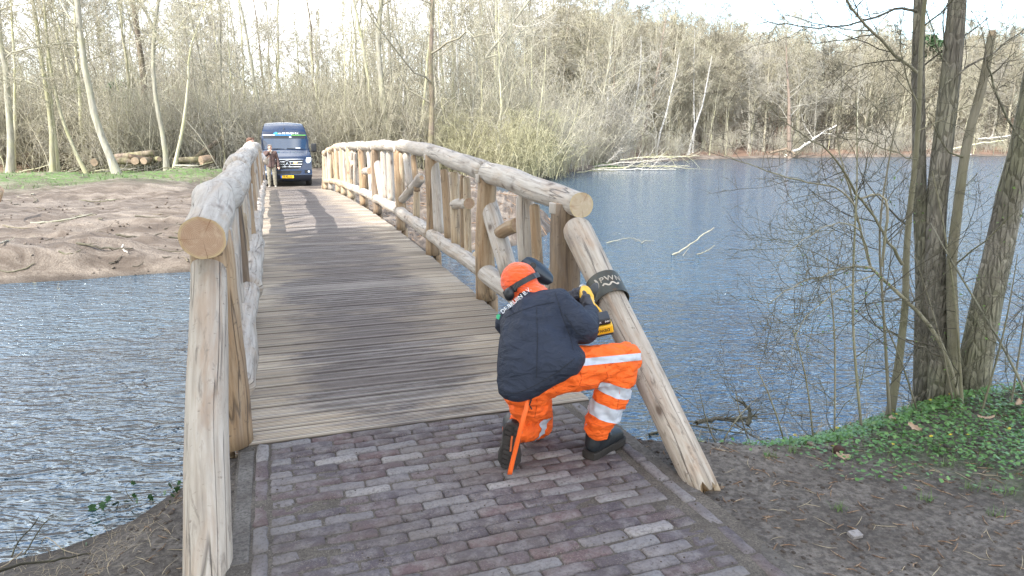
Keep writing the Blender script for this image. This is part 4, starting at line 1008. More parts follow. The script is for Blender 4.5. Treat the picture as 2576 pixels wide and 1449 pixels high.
def instancer(name, kinds, pts, rots, scl, idx, label, cat):
    col = bpy.data.collections.new(name + '_kinds')
    for i, me in enumerate(kinds):
        o = bpy.data.objects.new('%s_kind_%02d' % (name, i), me); col.objects.link(o)
    me = bpy.data.meshes.new(name); me.from_pydata([tuple(p) for p in pts], [], [])
    a = me.attributes.new('rot', 'FLOAT', 'POINT'); a.data.foreach_set('value', np.asarray(rots, np.float32))
    a = me.attributes.new('scl', 'FLOAT', 'POINT'); a.data.foreach_set('value', np.asarray(scl, np.float32))
    a = me.attributes.new('pick', 'INT', 'POINT'); a.data.foreach_set('value', np.asarray(idx, np.int32))
    o = put(bpy.data.objects.new(name, me)); tag(o, label, cat, kind='stuff')
    g = bpy.data.node_groups.new(name, 'GeometryNodeTree'); g.interface.new_socket('Geometry', in_out='INPUT', socket_type='NodeSocketGeometry'); g.interface.new_socket('Geometry', in_out='OUTPUT', socket_type='NodeSocketGeometry')
    N = g.nodes; gi = N.new('NodeGroupInput'); go = N.new('NodeGroupOutput'); ip = N.new('GeometryNodeInstanceOnPoints'); ci = N.new('GeometryNodeCollectionInfo')
    ci.inputs['Collection'].default_value = col; ci.inputs['Separate Children'].default_value = True; ci.inputs['Reset Children'].default_value = True
    def attr(n_, t): x = N.new('GeometryNodeInputNamedAttribute'); x.data_type = t; x.inputs['Name'].default_value = n_; return x.outputs['Attribute']
    cx = N.new('ShaderNodeCombineXYZ'); g.links.new(attr('rot', 'FLOAT'), cx.inputs['Z'])
    ip.inputs['Pick Instance'].default_value = True
    g.links.new(gi.outputs[0], ip.inputs['Points']); g.links.new(ci.outputs[0], ip.inputs['Instance']); g.links.new(attr('pick', 'INT'), ip.inputs['Instance Index'])
    g.links.new(cx.outputs[0], ip.inputs['Rotation']); g.links.new(attr('scl', 'FLOAT'), ip.inputs['Scale']); g.links.new(ip.outputs[0], go.inputs[0])
    md = o.modifiers.new('scatter', 'NODES'); md.node_group = g; return o
ck = [clump(801 + i, 18, [(2, 4), (2.8, 5.5), (1.6, 3.4), (3, 6), (2.2, 4.6), (1.0, 2.2)][i], [.5, .7, .6, .9, .6, .5][i], [TWIG, TWIG, TWIGG, TWIG, TWIGG, TWIG][i], .0075) for i in range(6)]
ck += [clump(851, 18, (2.5, 5), .6, SHRUBM, .0085), clump(852, 16, (2, 4), .8, SHRUBM, .0085)]
ckf = [clump(901 + i, 16, (3, 7), .8, [TWIGG, TWIG][i % 2], .016) for i in range(3)]
pts, rots, scl, idx = [], [], [], []
def fill(n, xr, yr, cond, kinds, s=(.8, 1.3)):
    c = 0; t = 0
    while c < n and t < n * 30:
        t += 1; x = rw.uniform(*xr); y = yr[0] + (yr[1] - yr[0]) * rw.random() ** 1.4
        if not cond(x, y) or abs(x) / max(y, 1) > .88: continue
        pts.append((x, y, GROUND_D(x, y) - .05)); rots.append(rw.uniform(0, 6.28)); scl.append(rw.uniform(*s)); idx.append(rw.choice(kinds)); c += 1
fill(470, (-55, -13), (37.5, 62), lambda x, y: y > tree_line(x) + 1.2, [0, 1, 2, 3, 4, 4, 5])
fill(560, (-14, 9), (43, 72), lambda x, y: y > tree_line(x) and dist_w(x, y) > .3, [0, 1, 2, 3, 4, 5])
fill(150, (-4.5, 5), (42, 54), lambda x, y: 0.1 < dist_w(x, y) < 6 and y > 43.5, [6, 7], (.6, 1.05))
instancer('undergrowth', ck, pts, rots, scl, idx, 'dense tangle of bare stems and twigs filling the wood', 'undergrowth')
pts, rots, scl, idx = [], [], [], []
fill(520, (4, 120), (62, 175), lambda x, y: dist_w(x, y) > .5, [0, 1, 2], (.4, 1.0))
fill(260, (-75, 12), (70, 110), lambda x, y: True, [0, 1, 2], (1.0, 1.6))
instancer('far_undergrowth', ckf, pts, rots, scl, idx, 'bare scrub massed on the slope beyond the pond and deep in the wood', 'undergrowth')
pts, rots, scl, idx = [], [], [], []
dk = []
for i in range(4):
    rg_ = np.random.default_rng(1500 + i); H_ = [17, 15, 19, 16][i]; TP = trunk_line(rg_, H_, (rg_.normal(0, .8), rg_.normal(0, .8)), .12, 16); Tr = flare([.2, .16, .24, .18][i], 16, H_, .14)
    MINR = .022; V, F = join([tube_block(TP, Tr, 7)] + grow_crown(rg_, TP, Tr, 6.5, [(20, 1.0, 58, .3, .17, 7, 4, 0), (7, .58, 50, .2, .22, 5, 3, 0), (6, .55, 48, .15, .24, 4, 3, 0), (3, .6, 45, .1, .25, 3, 3, 0)], .16))
    dk.append(make_mesh('far_tree', V, F, mats=[[FARTW, TWIGG, FARTW, TWIG][i]]))
fill(55, (-95, 14), (72, 120), lambda x, y: True, [0, 1, 2, 3], (.95, 1.2))
fill(430, (4, 160), (92, 190), lambda x, y: dist_w(x, y) > 7, [0, 1, 2, 3], (.92, 1.28))
instancer('distant_wood', dk, pts, rots, scl, idx, 'far-off bare woodland behind the trees one can tell apart', 'woodland')
# ------------------------------------------------------------------ trees and shrubs on the near bank, right
def bumpy_tube(P, r, k, seed, amp):
    P = np.asarray(P, float); r = np.asarray(r, float); a = np.arange(k) * 2 * math.pi / k
    dl = np.concatenate([[0], np.cumsum(np.linalg.norm(np.diff(P, axis=0), axis=1))])
    Rm = np.zeros((len(P), k))
    for i, x in enumerate(dl):
        for j in range(k):
            c, s = math.cos(a[j]), math.sin(a[j])
            Rm[i, j] = r[i] * (1 + amp * noise.noise(Vector((x * 2.0 + seed, c * 1.3, s * 1.3))) + amp * .55 * noise.noise(Vector((x * 3.5 + seed, c * 5, s * 5 + seed))) + amp * .3 * noise.noise(Vector((x * 11, c * 9, s * 9 + seed))))
    return tube_block(P, Rm, k)
def resample(P, w, step):
    P = np.asarray(P, float); w = np.asarray(w, float)
    dl = np.concatenate([[0], np.cumsum(np.linalg.norm(np.diff(P, axis=0), axis=1))]); n = max(5, int(dl[-1] / step)); q = np.linspace(0, dl[-1], n)
    Q = np.stack([np.interp(q, dl, P[:, i]) for i in range(3)], 1); ww = np.interp(q, dl, w)
    for _ in range(2):
        Q[1:-1] = (Q[:-2] + 2 * Q[1:-1] + Q[2:]) / 4
    return Q, ww
def near_stem(name, label, cat, path, w, Y, bark_m, twig_m, seed, up_to=None, k=26, amp=.12, limbs=(), group=None, Ys=None, twigs=8, broken=False, root_flare=1.3):
    """limbs: (path, w0, w1, dY) with twigs that grow from them"""
    rng = np.random.default_rng(seed)
    Ys = Ys or [Y] * len(path)
    P = [at(x, y, Yi) for (x, y), Yi in zip(path, Ys)]
    gz = GROUND_D(P[0][0], P[0][1]) - .12; d = unit(P[1] - P[0]); P[0] = P[0] + d * ((gz - P[0][2]) / max(d[2], .3))
    wm_ = [wi / 2 / FPX * float(np.dot(p - CAM, _fw)) for wi, p in zip(w, P)]
    while up_to and P[-1][2] < up_to:
        d = unit(P[-1] - P[-2]); P.append(P[-1] + d * .8 + np.array([rng.normal(0, .05), rng.normal(0, .05), .1])); wm_.append(wm_[-1] * .93)
    o = np.array(P[0]); Q, ww = resample(P, wm_, .07 if k > 12 else .12); z = np.arange(len(ww)) * .07; ww = ww * (1 + (root_flare - 1) * np.exp(-z / .14))
    blocks = [bumpy_tube(Q - o, ww, k, seed, amp)]; tw = []
    def twiglets(L, lr, cnt, ln, mr):
        S, D, R0, f = starts(rng, L[None], lr[None], cnt, .12, .98); Ln = ln * rng.uniform(.4, 1.3, len(S))
        p2, r2 = sprout(rng, S, D, np.clip(R0 * .45, mr, .006), Ln, 7, 52, 16, .25, .16, .45); tw.append(batch_tubes(p2, r2, 4))
        S, D, R0, f = starts(rng, p2, r2, 5, .15, .98); L2 = np.repeat(Ln, 5) * .42 * rng.uniform(.4, 1.3, len(S))
        p3, r3 = sprout(rng, S, D, np.full(len(S), mr * .9), L2, 5, 48, 16, .2, .2, .5); tw.append(batch_tubes(p3, r3, 3))
        S, D, R0, f = starts(rng, p3, r3, 3, .2, .98); L3 = np.repeat(L2, 3) * .5 * rng.uniform(.4, 1.3, len(S))
        p4, r4 = sprout(rng, S, D, np.full(len(S), mr * .7), L3, 3, 48, 16, .2, .2, .6); tw.append(batch_tubes(p4, r4, 3))
    for lb in limbs:
        lp, w0, w1, y0, y1 = lb[:5]; cnt, ln = (lb[5], lb[6]) if len(lb) > 5 else (7, .45)
        yy = np.linspace(y0, y1, len(lp)); L = np.array([at(x, y, yi) for (x, y), yi in zip(lp, yy)])
        wr = np.linspace(w0, w1, len(lp)) / 2 / FPX * 4.2
        L, wr = resample(L, wr, .06); L[1:-1] += rng.normal(0, .004, (len(L) - 2, 3))
        blocks.append(bumpy_tube(L - o, wr, 8, seed + len(blocks), .14)); twiglets(L - o, wr, cnt, ln, .0016)
    if twigs: twiglets(Q - o, ww, twigs, .5, .0016)
    if up_to and up_to > 4:
        for b in grow_crown(rng, Q - o, ww, 1.8, SPEC_THIN, .5): tw.append(b)
    root = empty(name, o); V, F = join(blocks); t = add('trunk', make_mesh('trunk', V, F, mats=[bark_m])); t.parent = root
    if broken:
        bm = bmesh.new(); top = Vector(Q[-1] - o); dd = Vector(unit(Q[-1] - Q[-2]))
        bm_cyl(bm, top - dd * .01, top + dd * .035, ww[-1] * .98, ww[-1] * .8, 12)
        c = add('broken_end', bm_mesh('broken_end', bm, [HONEY])); c.parent = root
    if tw: V, F = join(tw); c = add('twigs', make_mesh('twigs', V, F, mats=[twig_m])); c.parent = root
    return tag(root, label, cat, group)
near_stem('alder_tree', 'dark furrowed trunk behind the pale sapling, left of the thickest stem', 'tree', [(2325, 1005), (2326, 860), (2322, 720), (2316, 600), (2313, 463), (2311, 301), (2309, 139), (2313, 0)], [52, 44, 34, 30, 30, 28, 28, 26], 4.45, ALDER, TWIGD, 701, up_to=7.0,
    limbs=[([(2306, 28), (2285, 20), (2265, 18), (2228, 32), (2181, 51), (2140, 60), (2089, 69), (2015, 69), (1950, 56), (1904, 62)], 7, 1.5, 4.3, 4.0, 12, .40)])
near_stem('alder_tree', 'thickest dark furrowed trunk of the right-hand clump, full height', 'tree', [(2362, 1005), (2360, 880), (2354, 740), (2352, 620), (2357, 509), (2368, 393), (2384, 255), (2397, 139), (2408, 0)], [64, 56, 50, 47, 45, 45, 44, 43, 41], 4.4, ALDER, TWIGD, 702, up_to=8.0,
    limbs=[([(2376, 212), (2410, 185), (2459, 153), (2490, 138), (2519, 120), (2576, 74), (2620, 30)], 6, 2.5, 4.35, 4.2, 9, .5), ([(2478, 185), (2476, 110), (2470, 60), (2440, 20)], 3, 1.2, 4.3, 4.2, 5, .35), ([(2384, 165), (2350, 120), (2352, 80), (2330, 40), (2318, -10)], 4, 2, 4.35, 4.3, 5, .35)])
near_stem('snapped_alder', 'slim snapped trunk with a broken orange top right of the thickest stem', 'dead tree', [(2395, 1005), (2400, 900), (2396, 780), (2393, 650), (2408, 532), (2422, 417), (2441, 324), (2463, 245), (2478, 185), (2494, 92)], [34, 27, 24, 22, 21, 20, 20, 20, 20, 18], 4.3, SAPB, TWIGD, 703, broken=True, amp=.2, twigs=5)
near_stem('alder_tree', 'dark furrowed trunk leaning out to the right edge of the picture', 'tree', [(2447, 985), (2462, 866), (2490, 720), (2510, 640), (2532, 540), (2560, 420), (2592, 280), (2622, 120), (2650, 0)], [76, 68, 64, 62, 60, 58, 56, 54, 50], 4.35, ALDER, TWIGD, 704, up_to=7.0,
    limbs=[([(2482, 162), (2505, 230), (2529, 292), (2560, 345), (2590, 380)], 4, 6, 4.1, 4.2, 6, .4)])
near_stem('maple_sapling', 'smooth light brown sapling rising in front of the dark trunks, forked low', 'sapling', [(2243, 1020), (2262, 907), (2280, 750), (2278, 680), (2282, 604), (2288, 530), (2300, 440), (2308, 350), (2312, 278), (2316, 116), (2326, 0)], [22, 18, 16, 16, 15, 14, 13, 12, 12, 11, 10], 4.05, SAPB, TWIGD, 705, up_to=5.5, k=14, amp=.05,
    limbs=[([(2306, 182), (2280, 160), (2246, 134), (2215, 100), (2181, 69), (2135, 9), (2115, -30)], 7, 5, 4.0, 3.8, 8, .4), ([(2270, 665), (2240, 620), (2214, 569), (2167, 505), (2126, 435), (2100, 395), (2061, 366), (1973, 306), (1917, 250)], 8, 1.5, 4.0, 3.7, 12, .42),
           ([(2314, 282), (2288, 208), (2272, 170), (2267, 148), (2262, 32)], 4, 1.5, 4.0, 3.9, 8, .25), ([(2309, 330), (2370, 300), (2450, 262), (2520, 215)], 3, 1.5, 4.0, 3.9, 7, .35), ([(2304, 400), (2230, 375), (2150, 345), (2080, 350)], 3, 1, 4.0, 3.8, 7, .35)])
near_stem('hawthorn_bush', 'mossy arching bush that hangs over the water left of the sapling', 'bush', [(2406, 985), (2390, 905), (2336, 802), (2278, 755), (2219, 703), (2190, 672)], [12, 11, 10, 9, 8, 7], 4.0, SAPB, TWIGD, 706, k=12, amp=.1, twigs=10, root_flare=1.0,
    limbs=[([(2192, 674), (2150, 668), (2126, 671), (2056, 697), (1974, 729), (1930, 770)], 6, 1.5, 3.95, 3.7, 14, .5), ([(2190, 670), (2170, 600), (2149, 514), (2130, 449), (2107, 370), (2107, 278), (2117, 208)], 6, 1.5, 3.95, 3.9, 12, .4),
           ([(2160, 560), (2144, 500), (2100, 470), (2038, 458), (1950, 440), (1871, 407), (1811, 384)], 5, 1.2, 3.9, 3.6, 15, .45), ([(2190, 665), (2180, 600), (2150, 560), (2090, 560), (2020, 600), (1960, 660)], 4, 1.2, 3.9, 3.6, 14, .42),
           ([(2200, 690), (2130, 720), (2060, 760), (2000, 830), (1990, 900)], 4, 1.2, 3.9, 3.6, 12, .36), ([(2218, 671), (2232, 555), (2235, 491), (2218, 477), (2167, 500)], 7, 4, 3.9, 3.85, 5, .3)])
near_stem('bush_stem', 'thin upright brown stem at the left side of the bush, almost bare', 'sapling', [(2163, 1035), (2150, 900), (2144, 800), (2148, 604), (2158, 463), (2154, 255)], [7, 6, 6, 5, 4, 2], 3.85, SAPB, TWIGD, 707, k=8, amp=.05, twigs=8)
near_stem('bush_stem', 'thin stem leaning against the foot of the light brown sapling', 'sapling', [(2236, 1010), (2228, 880), (2219, 720), (2208, 604), (2216, 520), (2240, 380), (2269, 231)], [8, 7, 6, 5, 5, 4, 2], 3.95, SAPB, TWIGD, 708, k=8, amp=.05, twigs=8)
near_stem('bush_stem', 'thin dark stem crossing the gap between the two dark trunks', 'sapling', [(2420, 1010), (2412, 880), (2405, 760), (2385, 640), (2370, 540), (2345, 430)], [7, 6, 6, 5, 4, 3], 3.9, SAPB, TWIGD, 709, k=8, twigs=8)
near_stem('bush_stem', 'thin pale stem slanting across the leaning trunk to the right edge', 'sapling', [(2590, 1010), (2540, 900), (2480, 800), (2420, 700), (2370, 620), (2340, 560)], [7, 6, 5, 5, 4, 3], 3.8, GREYB, TWIGD, 710, k=8, twigs=10)
for i, (x, y, tx, ty, lb) in enumerate([(2100, 1030, 2080, 640, 'thin arching bramble stem left of the bush, over the water'), (2040, 1045, 1995, 830, 'short twiggy shoot at the lip of the bank left of the bush'), (2300, 1010, 2200, 760, 'twiggy shoot between the sapling and the dark trunk'), (2480, 1000, 2560, 640, 'twiggy shoot growing beside the foot of the leaning trunk'),
        (2545, 1010, 2600, 500, 'tall twiggy shoot at the right edge of the picture'), (2400, 1020, 2300, 640, 'twiggy shoot in front of the thickest trunk'), (1960, 1060, 1900, 920, 'low bare shoot beside the driftwood at the water')]):
    near_stem('shoot', lb, 'shoot', [(x, y), ((x + tx) / 2 + 12, (y + ty) / 2), (tx, ty)], [5, 4, 2], 3.75 + .1 * (i % 3), SAPB, TWIGD, 720 + i, k=6, twigs=[12, 5, 12, 12, 14, 12, 4][i], root_flare=1)
# fresh leaf buds on the bush twigs: too many to count
leafm = plain('spring_leaf', (.14, .24, .05), .6, var=.3)
def quads(name, C, size, mat, rng, flat=0.0):
    n = len(C); a = unit(rng.normal(size=(n, 3))); 
    if flat: a[:, 2] *= (1 - flat); a = unit(a)
    b = unit(np.cross(a, rng.normal(size=(n, 3)) * np.array([1, 1, 1 - flat]) + np.array([0, 0, .001]))); s = size * rng.uniform(.5, 1.3, n)[:, None]
    V = np.stack([C - a * s, C - b * s * .55, C + a * s, C + b * s * .55], 1).reshape(-1, 3)
    return make_mesh(name, V, np.arange(n * 4).reshape(-1, 4), mats=[mat])
rng = np.random.default_rng(9)
def rnd_in_px(n, xr, yr, Yr): return np.array([at(rng.uniform(*xr), rng.uniform(*yr), rng.uniform(*Yr)) for _ in range(n)])
C = np.concatenate([rnd_in_px(110, (2000, 2260), (640, 880), (3.7, 4.1)), rnd_in_px(90, (2260, 2576), (420, 1000), (3.8, 4.3)), rnd_in_px(30, (2100, 2330), (440, 640), (3.9, 4.1))])
tag(add('leaf_buds', quads('leaf_buds', C, .009, leafm, rng)), 'tiny fresh green leaves scattered over the bush twigs', 'leaves', kind='stuff')

# ------------------------------------------------------------------ herbs, flowers, litter on the near bank
def ground_pts(n, xr, yr, cond=None):
    out_ = []; _dc.clear()
    for _ in range(8):
        X = rng.uniform(*xr, n); Yv = rng.uniform(*yr, n); Dw = water_sd(X, Yv); ok = []
        for i, (x, y, d) in enumerate(zip(X, Yv, Dw)):
            _dc[(x, y)] = float(d)
            if cond is None or cond(x, y): ok.append(i)
        X, Yv = X[ok], Yv[ok]; out_.append(np.stack([X, Yv, ground_h(X, Yv)], 1)); _dc.clear()
        if sum(map(len, out_)) >= n: break
    return np.concatenate(out_)[:n]
def herb_zone(x, y):
    v = (x - 1.05) * .5 + (y - 3.05) * .75 + .10 * math.sin(x * 5) + .07 * math.sin(y * 9 + x * 4)
    return v > .47 + rng.normal(0, .10) and dist_w(x, y) > .05
herb_m = MB('celandine_leaf'); v = herb_m.world(); herb_m.base(herb_m.ramp(herb_m.noise(v, 22, 4, .7), [(.3, (.045, .12, .025)), (.55, (.10, .21, .05)), (.75, (.20, .31, .09))])); herb_m.rough(.42)
P = ground_pts(24000, (1.0, 4.6), (2.7, 5.2), herb_zone)
def leaves(name, P, size, h, mat, tiltsd=.45):
    n = len(P); az = rng.uniform(0, 6.28, n); tl = rng.normal(0, tiltsd, n); s = size * rng.uniform(.55, 1.3, n)
    k = 6; a = np.arange(k) * 2 * math.pi / k; shape = np.array([1.0, .92, .92, .55, .92, .92])  # heart-like notch
    lx = np.cos(a)[None, :] * shape * s[:, None]; ly = np.sin(a)[None, :] * shape * s[:, None] * .9; lz = ly * np.sin(tl)[:, None]; ly = ly * np.cos(tl)[:, None]
    X = P[:, 0:1] + lx * np.cos(az)[:, None] - ly * np.sin(az)[:, None]; Yv = P[:, 1:2] + lx * np.sin(az)[:, None] + ly * np.cos(az)[:, None]; Z = P[:, 2:3] + h * rng.uniform(.15, 1, n)[:, None] + lz
    return make_mesh(name, np.stack([X, Yv, Z], -1).reshape(-1, 3), np.arange(n * k).reshape(-1, k), mats=[mat], smooth=False)
tag(add('ground_herbs', leaves('ground_herbs', P, .0115, .055, herb_m.m)), 'low carpet of small heart-shaped green leaves under the right-hand trees', 'ground cover', kind='stuff')
def blades(name, P, h, w, mat, spread=.5):
    n = len(P); az = rng.uniform(0, 6.28, n); hh = h * rng.uniform(.4, 1.3, n); ln = rng.uniform(.1, spread, n) * hh
    dx, dy = np.cos(az), np.sin(az); V = np.zeros((n, 5, 3)); W_ = w / 2
    for i, (f, ww) in enumerate(((0, 1), (0.55, .75))):
        cx = P[:, 0] + dx * ln * f * f; cy = P[:, 1] + dy * ln * f * f; cz = P[:, 2] + hh * f
        V[:, 2 * i] = np.stack([cx - dy * W_ * ww, cy + dx * W_ * ww, cz], -1); V[:, 2 * i + 1] = np.stack([cx + dy * W_ * ww, cy - dx * W_ * ww, cz], -1)
    V[:, 4] = np.stack([P[:, 0] + dx * ln * 1.3, P[:, 1] + dy * ln * 1.3, P[:, 2] + hh * .95], -1)
    b = np.arange(n)[:, None] * 5; F = np.concatenate([b + np.array([[0, 1, 3]]), b + np.array([[0, 3, 2]]), b + np.array([[2, 3, 4]])])
    return make_mesh(name, V.reshape(-1, 3), F, mats=[mat], smooth=False)
grass_m = plain('grass_blade', (.10, .16, .045), .6, var=.35, scale=6); straw_m = plain('dry_straw', (.42, .34, .22), .8, var=.3)
P = ground_pts(1500, (1.2, 5.2), (2.5, 5.2), herb_zone)
tag(add('grass_blades', blades('grass_blades', P, .07, .0035, grass_m)), 'thin grass growing up through the green ground cover', 'grass', kind='stuff')
# single tufts in the bare soil
tg = [(2440, 1225, 'small grass tuft in the bare soil near the right edge'), (2380, 1165, 'sparse grass tuft just below the green ground cover'), (2110, 1280, 'low tuft of pale grass in the middle of the bare soil'), (1995, 1135, 'short tuft of grass right of the raking log'), (2330, 1255, 'flat grass tuft low in the bare soil'), (2530, 1240, 'grass tuft at the right edge of the bare soil'), (1935, 1150, 'tiny tuft close to the raking log foot'), (1760, 1095, 'tuft of grass at the top of the bank beside the raking log'), (2500, 1290, 'wispy grass tuft lowest at the right edge')]
for x, y, lb in tg:
    p = on_z(x, y, -.04); P = np.array([(p[0] + rng.normal(0, .018), p[1] + rng.normal(0, .013), 0) for _ in range(30)]); P[:, 2] = ground_h(P[:, 0], P[:, 1]) - .004
    o = add('grass_tuft', blades('grass_tuft', P - np.array([p[0], p[1], 0]), .045, .003, grass_m, 1.0)); o.location = (p[0], p[1], 0); tag(o, lb, 'grass', 'grass tufts in the bare soil')
yel = plain('petal_yellow', (.85, .62, .02), .5)
def flower_mesh(seed):
    r_ = np.random.default_rng(seed); V, F = [], []
    n = 8; V.append((0, 0, .0))
    for i in range(n):
        a = 2 * math.pi * i / n; L = .010; 
        for da, rr in ((-.22, .55), (0, 1.0), (.22, .55)):
            V.append((math.cos(a + da) * L * rr, math.sin(a + da) * L * rr, .002 * rr + r_.normal(0, .0005)))
        b = 1 + i * 3; F.append([0, b, b + 1, b + 2])
    return make_mesh('flower_head', V, F, mats=[yel], smooth=False)
stemm = plain('flower_stem', (.12, .2, .05), .6)
fl = [flower_mesh(i) for i in range(3)]
bm = bmesh.new(); bm_cyl(bm, (0, 0, -.07), (0, 0, 0), .0012, .001, 5); stm = bm_mesh('stem', bm, [stemm])
cnt = 0
for _ in range(400):
    if cnt >= 62: break
    x, y = rng.uniform(1.1, 4.6), rng.uniform(2.8, 4.6)
    if not herb_zone(x, y): continue
    z = GROUND_D(x, y) + rng.uniform(.05, .085); r = empty('celandine_flower', (x, y, z), rng.uniform(0, 6)); r.rotation_euler = (rng.normal(.35, .35), rng.normal(0, .35), rng.uniform(0, 6)); r.scale = (1.15,) * 3
    for nm, me in (('petals', fl[cnt % 3]), ('stem', stm)):
        c = put(bpy.data.objects.new(nm, me)); c.parent = r
    tag(r, 'single yellow star-shaped flower among the green ground cover on the bank', 'flower', 'yellow flowers in the ground cover'); cnt += 1
# litter
litm = MB('plant_litter'); v = litm.world(); litm.base(litm.ramp(litm.noise(v, 60, 3), [(.3, (.09, .045, .025)), (.5, (.22, .13, .075)), (.7, (.40, .32, .22))])); litm.rough(.9)
def litter(name, P, ln, w, mat, label, kind='stuff'):
    n = len(P); az = rng.uniform(0, 6.28, n); L = ln * rng.uniform(.3, 1.4, n); cv = rng.normal(0, .25, n)
    Q = np.zeros((n, 4, 3))
    for i, f in enumerate((-.5, -.17, .17, .5)):
        a = az + cv * f; Q[:, i, 0] = P[:, 0] + np.cos(a) * L * f; Q[:, i, 1] = P[:, 1] + np.sin(a) * L * f; Q[:, i, 2] = ground_h(Q[:, i, 0], Q[:, i, 1]) + w * .4 + np.abs(rng.normal(0, .003, n))
    V, F = batch_tubes(Q, np.tile(np.array([[.5, 1, .9, .4]]) * w / 2, (n, 1)), 4)
    return tag(add(name, make_mesh(name, V, F, mats=[mat])), label, 'litter', kind=kind)
def off_paving(x, y):
    s, t = st((x, y, 0)); return not (-.02 < t < BW + .02 and s < .2) and dist_w(x, y) > .12
litter('needle_litter', ground_pts(1500, (-2.2, 5), (1.5, 4.8), off_paving), .055, .0055, litm.m, 'brown needles, catkins and bits of twig strewn over the near soil')
litter('straw_litter', ground_pts(600, (-2.6, 5), (1.5, 4.8), off_paving), .09, .0025, straw_m, 'dry pale stalks strewn over the near soil')
crumb = plain('soil_crumb', (.075, .058, .045), .95, var=.4, scale=3)
def pebbles(name, P, s, mat, label):
    b = bmesh.new(); bmesh.ops.create_icosphere(b, subdivisions=1, radius=1); iv = np.array([v_.co[:] for v_ in b.verts]); fi = np.array([[v_.index for v_ in f.verts] for f in b.faces]); b.free()
    n = len(P); sz = s * rng.uniform(.35, 1.5, n) * rng.uniform(.6, 1.2, n); V = iv[None] * sz[:, None, None] * np.stack([rng.uniform(.7, 1.3, n), rng.uniform(.7, 1.3, n), rng.uniform(.5, .9, n)], -1)[:, None, :] * rng.uniform(.8, 1.2, (n, len(iv), 1)) + P[:, None, :]
    F = (fi[None] + (np.arange(n) * len(iv))[:, None, None]).reshape(-1, 3); return tag(add(name, make_mesh(name, V.reshape(-1, 3), F, mats=[mat], smooth=False)), label, 'soil', kind='stuff')
pebbles('soil_crumbs', ground_pts(5200, (-2.4, 5), (1.5, 4.8), off_paving), .0095, crumb, 'loose crumbs of dark soil on the near ground')
P = ground_pts(900, (-1.5, 1.6), (1.0, 3.8), lambda x, y: -.0 < st((x, y, 0))[1] < BW and st((x, y, 0))[0] < .0); P[:, 2] = .0005
pebbles('spilled_soil', P, .0035, crumb, 'crumbs of soil spilled over the brick paving')
# single stones and leaves
def stone(name, px, s, mat, label, cat, seed, flat=.6):
    p = on_z(*px, -.03); bm = bmesh.new(); bmesh.ops.create_icosphere(bm, subdivisions=3, radius=1)
    for v_ in bm.verts: v_.co = Vector((v_.co.x * s[0], v_.co.y * s[1], v_.co.z * s[2])) * (1 + .28 * noise.noise(v_.co * 1.6 + Vector((seed, 0, 0))))
    o = add(name, bm_mesh(name, bm, [mat], True)); o.location = (p[0], p[1], GROUND_D(p[0], p[1]) + s[2] * .45); o.rotation_euler = (.1, .1, seed); return tag(o, label, cat)
stone('stone', (1778, 1272), (.026, .018, .013), plain('white_stone', (.62, .58, .5), .8, var=.2), 'small white stone on the soil below the raking log', 'stone', 1)
stone('stone', (2040, 1113), (.022, .02, .014), plain('brown_stone', (.18, .14, .1), .8), 'small brown stone on the soil right of the raking log', 'stone', 2)
stone('clod', (2110, 1128), (.035, .022, .028), plain('dark_clod', (.06, .03, .022), .95, bump=.003), 'dark reddish clod of earth on the bare soil', 'clod', 3)
bm = bmesh.new(); bm_box(bm, (0, 0, 0), (.05, .035, .018), Matrix.Rotation(.2, 3, 'X'), bevel=.003); o = add('brick_shard', bm_mesh('brick_shard', bm, [BRICK_M])); p = on_z(2152, 1336, -.03); o.location = (p[0], p[1], GROUND_D(p[0], p[1]) + .008); o.rotation_euler = (0, 0, .3); tag(o, 'broken purple brick piece lying alone on the soil', 'brick')
dl_m = plain('dead_leaf', (.38, .27, .18), .8, var=.3)
for i, (x, y, lb) in enumerate([(2120, 1145, 'curled dead leaf on the soil below the green cover'), (2245, 1060, 'pale dead leaf at the front of the green cover'), (2480, 1060, 'large pale dead leaf among the yellow flowers'), (2560, 1030, 'dead leaf near the foot of the leaning trunk'), (2300, 1085, 'brown dead leaf lying on the green ground cover')]):
    p = on_z(x, y, -.03); bm = bmesh.new(); bmesh.ops.create_grid(bm, x_segments=8, y_segments=6, size=1)
    for v_ in bm.verts:
        x_, y_ = v_.co.x, v_.co.y; w_ = (1 - x_ * x_) ** .5 * (.75 + .25 * math.cos(x_ * 9)) if abs(x_) < 1 else 0; v_.co = Vector((x_ * .04, y_ * .024 * w_, .012 * x_ * x_ + .006 * math.sin(y_ * 3 + i)))
    o = add('dead_leaf', bm_mesh('dead_leaf', bm, [dl_m], True)); o.location = (p[0], p[1], GROUND_D(p[0], p[1]) + (.02 if i < 1 else .05)); o.rotation_euler = (.3, .2, i * 1.3); tag(o, lb, 'leaf')
